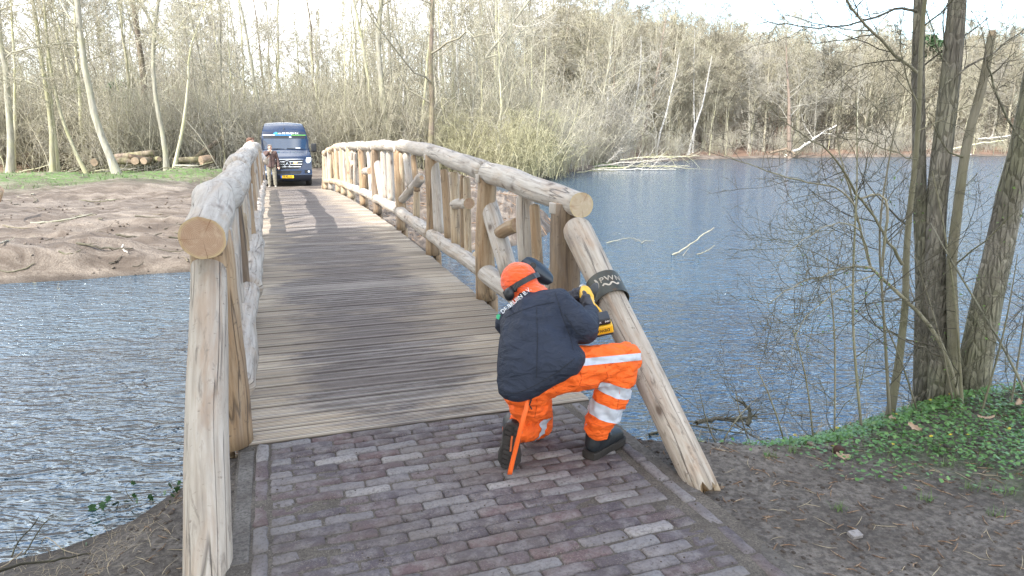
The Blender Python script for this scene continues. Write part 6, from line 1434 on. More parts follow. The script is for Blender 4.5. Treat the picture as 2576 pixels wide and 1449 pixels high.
for nm_, h_, t_, u_ in (('r', at(1478, 1133, 3.06), at(1562, 1092, 3.28), (0, 0, 1)), ('l', at(1291, 1068, 2.985), at(1279, 1178, 2.965), (0, 1, .1))):
    h_ = h_.copy(); t_ = t_.copy()
    if nm_ == 'r': h_[2] = .008; t_[2] = .008
    o_, P_, M3, fr_ = boot('boot', h_, t_, u_, None)
    bm = bmesh.new()
    if nm_ == 'l': bm_box(bm, P_(.42, 0, -.010), (.075, .009, .006), M3, bevel=.001); c = add('sole_mark', bm_mesh('sole_mark', bm, [plain('sole_orange', (.55, .12, .03), .8)]), o_)
    else:
        bm_box(bm, P_(.10, .043, .118), (.05, .004, .014), M3 @ Matrix.Rotation(.2, 3, 'Y'), bevel=.001); bm_box(bm, P_(.44, -.050, .05), (.014, .004, .008), M3); c = add('boot_label', bm_mesh('boot_label', bm, [WHITE]), o_)
    c.matrix_parent_inverse = o_.matrix_world.inverted()
    bm = bmesh.new()
    for yy in (-.008, .008): bm_box(bm, P_(-.015 if nm_ == 'r' else -.015, yy, .155), (.004, .003, .045), M3)
    c = add('pull_loop', bm_mesh('pull_loop', bm, [REFL]), o_); c.matrix_parent_inverse = o_.matrix_world.inverted()
# head gear ------------------------------------------------------------
hd = V3(head)
bn = [('ell', hd + Vector((-.018, 0, .012)), (.094, .108, .098)), ('hull', [(hd + Vector((.0, -.01, -.02)), (.086, .092, .070)), (V3(at(1352, 742, 3.33)), (.070, .066, .044)), (V3(at(1318, 758, 3.34)), .050)])]
bmm = blob('hat', bn, .006, 4, [BEANIE], wrinkle=(.008, 14, 2, (.6, 1, 2.6))); wpart('hat', bmm)
# headband: strap that runs round the back of the hat, low on the left, up to the right
c0 = hd + Vector((-.012, 0, .006)); nrm = Vector((-.50, .28, .82)).normalized()
bx = nrm.cross(Vector((0, 1, 0))).normalized(); by = nrm.cross(bx)
V, F = [], []; n = 36; rr1 = .1035
for i in range(n + 1):
    a = 2 * math.pi * i / n; dirv = bx * math.cos(a) + by * math.sin(a)
    for h_, r_ in ((-.014, rr1), (.014, rr1), (.014, rr1 + .005), (-.014, rr1 + .005)): V.append(c0 - nrm * .018 + dirv * (r_ * (1.03 if abs(dirv.y) > .5 else .97)) + nrm * h_)
for i in range(n):
    for k in range(4): F.append([i * 4 + k, i * 4 + (k + 1) % 4, (i + 1) * 4 + (k + 1) % 4, (i + 1) * 4 + k])
wpart('headband', make_mesh('headband', V, F, mats=[BLK], smooth=False))
mf = V3(at(1284, 738, 3.30)); bm = bmesh.new(); dd = (mf - c0).normalized(); 
bm_box(bm, V3(at(1297, 722, 3.315)), (.026, .022, .052), rot_to((.35, .25, .9)), bevel=.010); wpart('ear_muff_arm', bm_mesh('ear_muff_arm', bm, [BLK], True))
wpart('ear_muff', blob('ear_muff', [('ell', mf + Vector((-.006, 0, -.004)), (.027, .030, .035))], .004, 3, [BLK]))
# face shield flipped up on the right
vc = V3(at(1352, 684, 3.50)); ex = (V3(at(1394, 712, 3.50)) - V3(at(1322, 662, 3.50))).normalized(); toc = (V3(CAM) - vc).normalized(); ez = (toc - ex * toc.dot(ex)).normalized(); ey = ez.cross(ex)
V, F = [], []; nu, nv = 18, 10
for j in range(nv + 1):
    for i in range(nu + 1):
        u = -1 + 2 * i / nu; w = -1 + 2 * j / nv; ww = math.sqrt(max(0, 1 - u * u)) ** .75; q = vc + ex * (u * .100) + ey * (w * ww * .046 * (1.12 - .12 * u)) - ez * (.045 * (u * .5) ** 2 + .05 * (w * ww) ** 2); V.append(q)
for j in range(nv):
    for i in range(nu): a = j * (nu + 1) + i; F.append([a, a + 1, a + nu + 2, a + nu + 1])
vm = make_mesh('face_shield', V, F, mats=[VIS]); vo = wpart('face_shield', vm); sd_ = vo.modifiers.new('s', 'SOLIDIFY'); sd_.thickness = .004
bm = bmesh.new(); kq = V3(at(1341, 668, 3.455)); bm_cyl(bm, kq - toc * .02, kq + toc * .022, .018, .0165, 14, bevel=.003)
wpart('shield_knob', bm_mesh('shield_knob', bm, [BLK]))
# belt end: orange strap with a black clip
stp = [at(1325, 992, 2.84), at(1329, 1010, 2.825), at(1318, 1045, 2.80), at(1308, 1085, 2.80), at(1297, 1130, 2.82), at(1288, 1165, 2.83), at(1282, 1193, 2.84)]
Q, _w = resample(stp, [1] * len(stp), .02); V, F = [], []
for i, q in enumerate(Q):
    tw_ = .2 * math.sin(i * .5); sx_ = np.array([math.cos(tw_), math.sin(tw_) * .6, .12 * math.sin(i)]) * .0105
    V += [q - sx_, q + sx_]
for i in range(len(Q) - 1): F.append([2 * i, 2 * i + 1, 2 * i + 3, 2 * i + 2])
so = wpart('strap', make_mesh('strap', V, F, mats=[plain('strap_orange', (.95, .15, .02), .6, var=.04)])); sd_ = so.modifiers.new('s', 'SOLIDIFY'); sd_.thickness = .003
bm = bmesh.new(); bm_box(bm, at(1334, 1012, 2.82), (.010, .006, .030), rot_to((.3, 0, 1)), bevel=.002); bm_box(bm, at(1336, 1026, 2.82), (.012, .005, .016), rot_to((-.5, 0, 1)), bevel=.002); wpart('clip', bm_mesh('clip', bm, [BLK]))
# lettering printed across the shoulders, laid on the cloth
from mathutils.bvhtree import BVHTree
def decal_on(me_t, target, M, name, depth=.12, off=.0022, parent=None):
    bmx = bmesh.new(); bmx.from_mesh(me_t); bmesh.ops.triangulate(bmx, faces=bmx.faces); 
    for _ in range(2):
        le = [e for e in bmx.edges if e.calc_length() > .006]
        if le: bmesh.ops.subdivide_edges(bmx, edges=le, cuts=1)
        bmesh.ops.triangulate(bmx, faces=bmx.faces)
    tb = bmesh.new(); tb.from_mesh(target); tree = BVHTree.FromBMesh(tb); zd = (M.to_3x3() @ Vector((0, 0, 1))).normalized()
    for v_ in bmx.verts:
        p = M @ Vector((v_.co.x, v_.co.y, 0)); hit = tree.ray_cast(p + zd * depth, -zd, depth * 2.5)
        v_.co = hit[0] + zd * off if hit[0] is not None else p
    tb.free(); me = bm_mesh(name, bmx, [me_t.materials[0]]); return add(name, me, parent)
def px_frame(a, b, Yv):
    pa, pb = V3(at(*a, Yv)), V3(at(*b, Yv)); x = (pb - pa); o = (pa + pb) / 2; z = (V3(CAM) - o).normalized(); y = z.cross(x); return frame_matrix(o, x, y), x.length
M_, Lx = px_frame((1262, 786), (1334, 726), 3.10)
tt1 = text_mesh('printed_name', 'DE BRUIJN B.V.', .030, WHITE, 0, bold=.0003, spacing=1.0); w0_ = max(v_.co.x for v_ in tt1.vertices) - min(v_.co.x for v_ in tt1.vertices)
for v_ in tt1.vertices: v_.co *= Lx * 1.0 / w0_
decal_on(tt1, jm, M_, 'printed_name', parent=W_root)
M_, Lx = px_frame((1250, 806), (1256, 788), 3.10)
gr = MB('print_green'); gr.base((.06, .45, .22)); lm_ = make_mesh('l', [(-.012, -.008, 0), (.012, -.008, 0), (.014, .004, 0), (.004, .010, 0), (-.010, .006, 0)], [[0, 1, 2, 3, 4]], mats=[gr.m], smooth=False); decal_on(lm_, jm, M_, 'printed_logo', parent=W_root)
def stitched(name, target, path, Yv, mat, r=.0016, parent=W_root):
    tb = bmesh.new(); tb.from_mesh(target); tree = BVHTree.FromBMesh(tb); pts_ = []
    pp = np.array(path, float); dl = np.concatenate([[0], np.cumsum(np.linalg.norm(np.diff(pp, axis=0), axis=1))]); q_ = np.linspace(0, dl[-1], max(6, int(dl[-1] / 5)))
    for x, y in zip(np.interp(q_, dl, pp[:, 0]), np.interp(q_, dl, pp[:, 1])):
        d = Vector(ray(x, y)).normalized(); h = tree.ray_cast(V3(CAM), d)
        if h[0] is not None: pts_.append(np.array((h[0] + h[1] * .0006)[:]))
    tb.free()
    if len(pts_) > 3:
        P_ = np.array(pts_); P_[1:-1] = (P_[:-2] + 2 * P_[1:-1] + P_[2:]) / 4; o_ = P_[0].copy(); c = add(name, tubes_mesh(name, [(P_ - o_, np.full(len(P_), r), 5)], mat)); c.parent = parent; c.location = Vector(o_) - parent.location
SEAMJ = plain('seam_dark', (.008, .010, .016), .8); SEAMT = plain('seam_orange', (.60, .085, .010), .8)
for nm_, tg_, pth in (('seam', jm, [(1392, 722), (1404, 760), (1416, 800), (1432, 840), (1442, 880)]), ('seam', jm, [(1272, 800), (1300, 786), (1345, 770), (1395, 760)]), ('seam', jm, [(1268, 985), (1300, 990), (1350, 968), (1400, 938), (1446, 902)]), ('seam', jm, [(1350, 772), (1352, 850), (1350, 950)]), ('seam', jm, [(1420, 790), (1450, 835), (1480, 858)])): stitched(nm_, tg_, pth, 3, SEAMJ, .0020)
for pth in ([(1458, 930), (1464, 952), (1456, 972), (1500, 968), (1530, 950)], [(1530, 950), (1522, 918)], [(1380, 962), (1410, 1000), (1440, 990), (1456, 972)], [(1340, 975), (1352, 1010), (1345, 1050)], [(1478, 1062), (1520, 1074), (1556, 1064)], [(1560, 975), (1554, 1020), (1546, 1062)], [(1530, 920), (1560, 905), (1590, 880)]): stitched('seam', tm_, pth, 3, SEAMT, .0017)
# gloves --------------------------------------------------------------
G0, G1 = V3(at(1468, 728, 3.60)), V3(at(1502, 806, 3.26)); ga = (G1 - G0).normalized()
def glove(c, along, out, wrist, seed, label=None):
    """hand closed round the tool: palm on the near side, four fingers curling over, thumb along the barrel"""
    c, along, out, wrist = V3(c), V3(along).normalized(), V3(out).normalized(), V3(wrist); out = (out - along * out.dot(along)).normalized(); sd2 = along.cross(out)
    pr = [('hull', [(c + along * .034 + out * .036, .016), (c - along * .034 + out * .036, .016), (c + out * .040 - sd2 * .02, .018)]), ('cap', c + out * .040 - sd2 * .01, wrist, .024, .031)]
    for k, (o_, ln) in enumerate(((-.033, .92), (-.011, 1.0), (.011, .96), (.032, .78))):
        pts_ = [(.5, .036), (1.35, .036), (2.2, .037), (2.9, .036)]
        prev = c + along * o_ + out * .034
        for a_, r_ in pts_:
            a_ = a_ * ln; q = c + along * (o_ * 1.05) + (out * math.cos(a_) + sd2 * math.sin(a_)) * (r_ + .006); pr.append(('cap', prev, q, .0098, .0090)); prev = q
    t0 = c - along * .020 + out * .042 - sd2 * .012; t1 = c - along * .048 + out * .044 - sd2 * .016; t2 = c - along * .074 + out * .038 - sd2 * .012
    pr += [('cap', t0, t1, .0125, .0112), ('cap', t1, t2, .0112, .0095)]
    return blob('glove', pr, .0038, 2, [GLOVE])
outR = V3(CAM) - (G0 + G1) / 2
gR = wpart('glove', glove(G0 + ga * .175, ga, (outR.normalized() + Vector((-.55, 0, .25))), wrR + np.array([.0, -.01, .0]), 1))
gL = wpart('glove', glove(G0 + ga * .03 + Vector((-.03, .02, -.03)), Vector((-.6, .5, -.3)), (-.2, -.2, -.9), wrL + np.array([-.02, 0, -.02]), 2))
bm = bmesh.new(); cu_c = V3(wrR); dcu = (V3(wrR) - V3(elR)).normalized(); bm_cyl(bm, cu_c - dcu * .012, cu_c + dcu * .022, .040, .037, 20, bevel=.004); wpart('glove_cuff', bm_mesh('glove_cuff', bm, [cloth('glove_cuff_grey', (.13, .13, .15), .8, .3)], True))

# ------------------------------------------------------------------ angle grinder, held in the gloves
YEL = plain('tool_yellow', (.83, .46, .02), .42, var=.05); ALU = plain('cast_metal', (.42, .42, .42), .38, .8, var=.2); TBLK = plain('tool_black', (.022, .022, .024), .5)
gr_root = empty('angle_grinder', G0); tag(gr_root, 'yellow and black cordless angle grinder held against the steel sleeve', 'power tool')
tgt = cen; dn_ = (tgt - G0); dn_ = (dn_ - ga * dn_.dot(ga)).normalized(); gsd = ga.cross(dn_)
gM = Matrix((dn_, gsd, ga)).transposed()
add('tool_body', blob('tool_body', [('hull', [(G0 + ga * .030, .036), (G0 + ga * .11, .037)]), ('cap', G0 + ga * .11, G0 + ga * .20, .030, .025), ('cap', G0 + ga * .19, G1 - ga * .05, .022, .024)], .0045, 3, [YEL]), gr_root)
add('gear_head', blob('gear_head', [('hull', [(G0 + ga * .020, .030), (G0 - ga * .018, .024), (G0 + dn_ * .018, .022)])], .004, 2, [ALU]), gr_root)
bm = bmesh.new(); dcn = G0 + dn_ * .052; bm_cyl(bm, G0 + dn_ * .015, dcn + dn_ * .006, .012, .010, 16); add('spindle', bm_mesh('spindle', bm, [ALU]), gr_root)
bm = bmesh.new(); bm_cyl(bm, dcn, dcn + dn_ * .003, .064, .064, 40, bevel=.0008); bm_cyl(bm, dcn - dn_ * .004, dcn, .052, .062, 40); add('grinding_disc', bm_mesh('grinding_disc', bm, [plain('disc_dark', (.03, .035, .042), .6)]), gr_root)
gpts = [G0 + ga * .15 + dn_ * .03, G0 + ga * .19 + dn_ * .052, G0 + ga * .25 + dn_ * .060, G1 - ga * .03 + dn_ * .045, G1 - ga * .01 + dn_ * .02]
add('hand_guard', tubes_mesh('hand_guard', [(resample(gpts, [.0075] * 5, .012)[0], np.full(len(resample(gpts, [.0075] * 5, .012)[0]), .008), 10)], YEL), gr_root)
bc = V3(at(1506, 812, 3.22)); bxv = (V3(at(1538, 806, 3.22)) - V3(at(1480, 818, 3.22))).normalized(); bz = Vector((0, -.25, 1)); bz = (bz - bxv * bz.dot(bxv)).normalized(); byv = bz.cross(bxv); bM3 = Matrix((bxv, byv, bz)).transposed()
bm = bmesh.new(); bm_box(bm, bc + bz * .020, (.112, .082, .034), bM3, bevel=.010, seg=3); add('battery_mount', bm_mesh('battery_mount', bm, [TBLK], True), gr_root)
bat_m = bmesh.new(); bm_box(bat_m, bc - bz * .022, (.124, .092, .046), bM3, bevel=.009, seg=3); bt = add('battery', bm_mesh('battery', bat_m, [YEL], True), gr_root)
bm = bmesh.new(); bm_box(bm, bc - bz * .048, (.118, .088, .012), bM3, bevel=.005)
for k in range(4): bm_box(bm, bc + bxv * .064 - bz * (.010 + k * .009), (.006, .06, .003), bM3, bevel=.001)
add('battery_base', bm_mesh('battery_base', bm, [TBLK], True), gr_root)
def lab(name, body, size, center, xd, yd, mat):
    me = text_mesh(name, body, size, mat, .0004, bold=.0004); me.transform(frame_matrix(center, xd, yd)); return add(name, me, gr_root)
fz = (V3(CAM) - bc); sgn = 1 if byv.dot(fz) > 0 else -1; face = byv * sgn
lab('maker_name', 'DEWALT', .022, bc - bz * .021 + face * .0468, -bxv, -bz, TBLK)
lab('voltage_mark', '54V', .014, bc + bxv * .038 + bz * .022 + face * .0418, bxv, bz, WHITE); lab('series_mark', 'FLEX', .012, bc - bxv * .004 + bz * .022 + face * .0418, bxv, bz, WHITE)
# ------------------------------------------------------------------ the van
PAINT = MB('van_paint'); v = PAINT.coord('Object'); PAINT.base((.014, .030, .070)); PAINT.b.inputs['Metallic'].default_value = .45; PAINT.rough(PAINT.ramp(PAINT.noise(v, 3, 5), [(.3, .22), (.7, .38)])); PAINT.b.inputs['Coat Weight'].default_value = .8; PAINT.b.inputs['Coat Roughness'].default_value = .06; PAINT = PAINT.m
VBLK = plain('van_black_trim', (.013, .014, .016), .5); CHR = plain('van_chrome', (.72, .74, .76), .15, .95, var=.03); TYRE = plain('van_tyre', (.028, .026, .024), .9, bump=.003, var=.3)
GLS = MB('van_windscreen'); GLS.base((.012, .028, .055)); GLS.rough(.04); GLS.b.inputs['Coat Weight'].default_value = 1.0; GLS.b.inputs['Coat Roughness'].default_value = .02; GLS.b.inputs['IOR'].default_value = 1.6; GLS = GLS.m
LAMP = MB('van_headlamp_glass'); LAMP.base((.62, .70, .80)); LAMP.rough(.08); LAMP.b.inputs['Coat Weight'].default_value = 1; LAMP = LAMP.m
vs = 26.7; vp = B(vs, .90, 0); van = empty('delivery_van', (vp[0], vp[1], GROUND_D(vp[0], vp[1]) - .01), BA)
tag(van, 'dark blue high-roof van facing the bridge with its orange grille light on', 'van')
PROF = [(.34, .22), (.16, .27), (.06, .36), (.03, .44), (.0, .50), (.05, .56), (.08, .74), (.10, .95), (.13, 1.12), (.20, 1.20), (.45, 1.31), (.80, 1.43), (1.02, 1.52), (1.25, 1.76), (1.45, 1.97), (1.60, 2.12), (1.62, 2.16), (1.70, 2.31), (1.78, 2.36), (1.95, 2.52), (2.20, 2.64), (2.60, 2.70), (3.6, 2.72), (5.2, 2.70), (5.85, 2.64), (5.92, 2.4), (5.95, 1.2), (5.95, .32)]
def hwid(z): return float(np.interp(z, [.2, .45, .9, 1.3, 1.55, 2.1, 2.45, 2.62, 2.72], [.93, .985, 1.0, 1.0, .985, .93, .86, .81, .74]))
def vsurf(y, z, v, off=0.0):
    hw = hwid(z); front = max(0.0, 1 - max(0, y - 0.0) / 2.6); cur = (.20 * abs(v) ** 3.2 + .05 * v * v) * front if z < 2.45 else .10 * v * v * front
    droop = .05 * v * v * (1 if y > 1.9 else 0)
    x = v * hw; return Vector((x, y + cur - off, z - droop))
def van_p(name, me, parent=None):
    o = put(bpy.data.objects.new(name, me)); o.parent = parent or van; return o
VN = np.linspace(-1, 1, 15)
V = [vsurf(y, z, v_) for y, z in PROF for v_ in VN]; F = []
k = len(VN)
for i in range(len(PROF) - 1):
    for j in range(k - 1): F.append([i * k + j, i * k + j + 1, (i + 1) * k + j + 1, (i + 1) * k + j])
nV = len(V)
for sgn_, j in ((-1, 0), (1, k - 1)):
    # side wall, built as horizontal strips between front profile and rear
    zs = [.24, .45, .9, 1.3, 1.55, 2.1, 2.45, 2.6]
    prof_z = [p for p in PROF if p[0] < 2.5]; prof_z.sort(key=lambda q: q[1]); fz_ = [p[1] for p in prof_z]; fy_ = [p[0] for p in prof_z]
    b0 = len(V)
    for z in zs:
        yf = float(np.interp(z, fz_, fy_)); yf2 = vsurf(yf, z, sgn_).y
        for y in (yf2 + .004, yf2 + .5, 3.5, 5.9): V.append(Vector((sgn_ * hwid(z), y, z)))
    for a in range(len(zs) - 1):
        for b in range(3): q = b0 + a * 4 + b; F.append([q, q + 1, q + 5, q + 4])
bm_ = make_mesh('body', V, F, mats=[PAINT]); bo = van_p('body', bm_)
def prof_y(z, lo=True):
    pts_ = [p for p in PROF[:21]]; return float(np.interp(z, [p[1] for p in pts_], [p[0] for p in pts_]))
def patch(name, zs, vf, mat, off=.012, n=12, parent=None, solid=.01):
    """skin piece: zs = list of heights, vf(z)->(v0,v1)"""
    V, F = [], []
    for z in zs:
        v0, v1 = vf(z)
        for i in range(n + 1): V.append(vsurf(prof_y(z), z, v0 + (v1 - v0) * i / n, off))
    for a in range(len(zs) - 1):
        for i in range(n): q = a * (n + 1) + i; F.append([q, q + 1, q + n + 2, q + n + 1])
    o = van_p(name, make_mesh(name, V, F, mats=[mat]), parent)
    return o
def lin(*pairs): return lambda z: (float(np.interp(z, [p[0] for p in pairs], [p[1] for p in pairs])), float(np.interp(z, [p[0] for p in pairs], [p[2] for p in pairs])))
patch('windscreen', list(np.linspace(1.535, 2.10, 9)), lin((1.535, -.93, .93), (2.1, -.92, .92)), GLS, .012)
patch('sun_strip', list(np.linspace(1.99, 2.115, 4)), lin((1.99, -.92, .92), (2.12, -.925, .925)), VBLK, .018)
patch('visor_panel', list(np.linspace(2.135, 2.27, 5)), lin((2.13, -.955, .955), (2.3, -.955, .955)), plain('visor_navy', (.012, .020, .045), .3), .016)
SW = plain('stripe_white', (.8, .82, .85), .4); SBl = plain('stripe_blue', (.08, .38, .75), .4); SG_ = plain('stripe_green', (.16, .55, .10), .4)
for a, b, mt in ((-.965, -.42, SW), (-.42, .30, SBl), (.30, .965, SG_)): patch('stripe', [2.122, 2.145], lin((2.1, a, b), (2.2, a, b)), mt, .026)
tv = text_mesh('company_name', 'van DE BRUIJN B.V.', .105, WHITE, .002, bold=.002); tv.transform(frame_matrix((.17, prof_y(2.205) - .035, 2.205), (1, 0, 0), (0, .35, 1))); van_p('company_name', tv)
lg1 = make_mesh('logo', [(-.11, 0, -.04), (.10, 0, -.04), (.11, 0, 0.0), (.03, 0, .055), (-.03, 0, .055), (-.11, 0, .0)], [[0, 1, 2, 3, 4, 5]], mats=[SBl], smooth=False); o = van_p('logo', lg1); o.location = (-.34, prof_y(2.2) - .03, 2.205)
lg2 = make_mesh('logo_leaf', [(.02, 0, -.035), (.10, 0, -.035), (.10, 0, 0), (.04, 0, .03)], [[0, 1, 2, 3]], mats=[SG_], smooth=False); o2 = van_p('logo_leaf', lg2); o2.location = (-.34, prof_y(2.2) - .034, 2.205)
patch('bonnet_gap', [1.175, 1.19], lin((1.1, -.86, .86), (1.2, -.86, .86)), VBLK, .006)
patch('grille', list(np.linspace(.745, 1.135, 6)), lin((.745, -.44, .44), (.86, -.60, .60), (1.13, -.66, .66)), VBLK, .014)
for z in (.83, .93, 1.035): patch('grille_bar', [z - .012, z + .014], lin((.8, -.52, .52), (.95, -.60, .60), (1.1, -.62, .62)), CHR, .034, parent=None)
patch('grille_rim', [1.125, 1.15], lin((1.1, -.66, .66), (1.2, -.66, .66)), CHR, .022)
patch('lower_intake', list(np.linspace(.535, .665, 4)), lin((.53, -.50, .50), (.67, -.58, .58)), VBLK, .016)
patch('bumper', list(np.linspace(.25, .49, 6)), lin((.2, -.99, .99), (.5, -1, 1)), plain('bumper_dark', (.020, .028, .045), .5), .014)
for sg in (-1, 1):
    hl = patch('headlight', [.97, 1.03, 1.10, 1.17, 1.205], (lambda z, sg=sg: tuple(sorted((sg * float(np.interp(z, [.97, 1.06, 1.2], [.80, .74, .80])), sg * float(np.interp(z, [.97, 1.06, 1.2], [.90, .985, .985])))))), LAMP, .016, 6)
    bm = bmesh.new(); p = vsurf(prof_y(1.07), 1.07, sg * .87); bm_cyl(bm, p + Vector((0, .0, 0)), p + Vector((0, -.03, 0)), .022, .022, 16); van_p('lamp_lens', bm_mesh('lamp_lens', bm, [CHR]), hl)
    bm = bmesh.new(); p = vsurf(prof_y(.60), .62, sg * .86); bm_cyl(bm, p + Vector((0, .02, 0)), p + Vector((0, -.025, 0)), .05, .05, 16, bevel=.006); van_p('fog_lamp', bm_mesh('fog_lamp', bm, [LAMP]))
    patch('bumper_corner_trim', [.555, .60, .66, .69], (lambda z, sg=sg: tuple(sorted((sg * .70, sg * .93)))), VBLK, .010, 4)
    mr = empty('mirror', (0, 0, 0)); mr.parent = van
    bm = bmesh.new(); bm_box(bm, (sg * 1.16, 1.02, 1.60), (.23, .13, .36), Matrix.Rotation(-.12 * sg, 3, 'Z'), bevel=.045, seg=3); c = put(bpy.data.objects.new('mirror_housing', bm_mesh('mirror_housing', bm, [VBLK], True))); c.parent = mr
    bm = bmesh.new(); bm_box(bm, (sg * 1.02, 1.02, 1.46), (.16, .06, .05), None, bevel=.015); c = put(bpy.data.objects.new('mirror_arm', bm_mesh('mirror_arm', bm, [VBLK]))); c.parent = mr
    for yw in (.95, 4.9):
        wr_ = empty('wheel', (sg * .86, yw, .345)); wr_.parent = van
        bm = bmesh.new(); bm_cyl(bm, (-.115, 0, 0), (.115, 0, 0), .345, .345, 36, bevel=.03); c = put(bpy.data.objects.new('tyre', bm_mesh('tyre', bm, [TYRE], True))); c.parent = wr_
        bm = bmesh.new(); bm_cyl(bm, (sg * .10, 0, 0), (sg * .125, 0, 0), .21, .20, 24, bevel=.01); c = put(bpy.data.objects.new('rim', bm_mesh('rim', bm, [CHR]))); c.parent = wr_
    bm = bmesh.new(); bm_box(bm, (sg * .955, 1.5, 1.80), (.02, .75, .50), Matrix.Rotation(sg * .08, 3, 'Y'), bevel=.01); van_p('side_window', bm_mesh('side_window', bm, [GLS]))
# star emblem
em = empty('emblem', (0, prof_y(.955) - .052, .955)); em.parent = van
bm = bmesh.new(); n = 40; R_ = .128
ringp = [Vector((math.cos(2 * math.pi * i / n) * R_, 0, math.sin(2 * math.pi * i / n) * R_)) for i in range(n + 1)]
c = put(bpy.data.objects.new('ring', tubes_mesh('ring', [(np.array([q[:] for q in ringp]), np.full(n + 1, .013), 8)], CHR))); c.parent = em
bm = bmesh.new()
for a in (90, 210, 330):
    d = Vector((math.cos(R(a)), 0, math.sin(R(a)))); p_ = Vector((-d.z, 0, d.x)); vv = [bm.verts.new(q) for q in (p_ * .022 + Vector((0, 0, 0)), d * .125, -p_ * .022, Vector((0, -.02, 0)))]
    bm.faces.new([vv[0], vv[1], vv[3]]); bm.faces.new([vv[1], vv[2], vv[3]]); bm.faces.new([vv[0], vv[2], vv[1]])
c = put(bpy.data.objects.new('star', bm_mesh('star', bm, [CHR]))); c.parent = em
bm = bmesh.new(); bm_cyl(bm, (0, .012, 0), (0, .002, 0), .125, .125, 30); c = put(bpy.data.objects.new('badge_back', bm_mesh('badge_back', bm, [VBLK]))); c.parent = em
# orange flashing light in the grille
fm = MB('flash_orange'); fm.base((.9, .4, .05)); fm.b.inputs['Emission Color'].default_value = (1, .42, .05, 1); fm.b.inputs['Emission Strength'].default_value = 6.0
bm = bmesh.new(); bm_box(bm, (.33, prof_y(1.0) - .05, 1.0), (.12, .03, .055), None, bevel=.01); van_p('flashing_light', bm_mesh('flashing_light', bm, [fm.m]))
# number plate
npl_ = empty('number_plate', (-.03, -.035, .425)); npl_.parent = van
bm = bmesh.new(); bm_box(bm, (0, 0, 0), (.52, .012, .11), None, bevel=.004); c = put(bpy.data.objects.new('plate', bm_mesh('plate', bm, [plain('plate_yellow', (.90, .55, .02), .45, var=.02)]))); c.parent = npl_
bm = bmesh.new(); bm_box(bm, (-.235, -.0075, 0), (.05, .004, .106)); c = put(bpy.data.objects.new('country_strip', bm_mesh('country_strip', bm, [plain('plate_blue', (.03, .12, .55), .45)]))); c.parent = npl_
tp = text_mesh('plate_number', 'V-42-LSL', .095, plain('plate_black', (.01, .01, .01), .5), .001, bold=.002); tp.transform(frame_matrix((.025, -.009, 0), (1, 0, 0), (0, 0, 1))); c = put(bpy.data.objects.new('plate_number', tp)); c.parent = npl_
# wipers, aerial, dashboard papers behind glass edge, exhaust shadow side under-tray
bm = bmesh.new()
for x0, x1 in ((-.75, -.05), (.05, .75)): bm_box(bm, ((x0 + x1) / 2, prof_y(1.56) - .02, 1.565), (abs(x1 - x0), .02, .016), Matrix.Rotation(.04, 3, 'Y'))
van_p('wiper', bm_mesh('wiper', bm, [VBLK])); bm = bmesh.new(); bm_cyl(bm, (0, 1.82, 2.40), (0, 1.96, 2.72), .006, .003, 6); bm_cyl(bm, (0, 1.80, 2.36), (0, 1.83, 2.43), .03, .015, 10); van_p('aerial', bm_mesh('aerial', bm, [VBLK]))
patch('dashboard_paper', [1.575, 1.60], lin((1.5, .42, .62), (1.7, .42, .62)), WHITE, .016, 3); patch('windscreen_sticker', [2.02, 2.07], lin((1.5, .20, .29), (2.7, .20, .29)), SW, .022, 3)
bm = bmesh.new(); bm_box(bm, (0, 3.0, .36), (1.7, 5.0, .18)); van_p('underbody', bm_mesh('underbody', bm, [VBLK]))
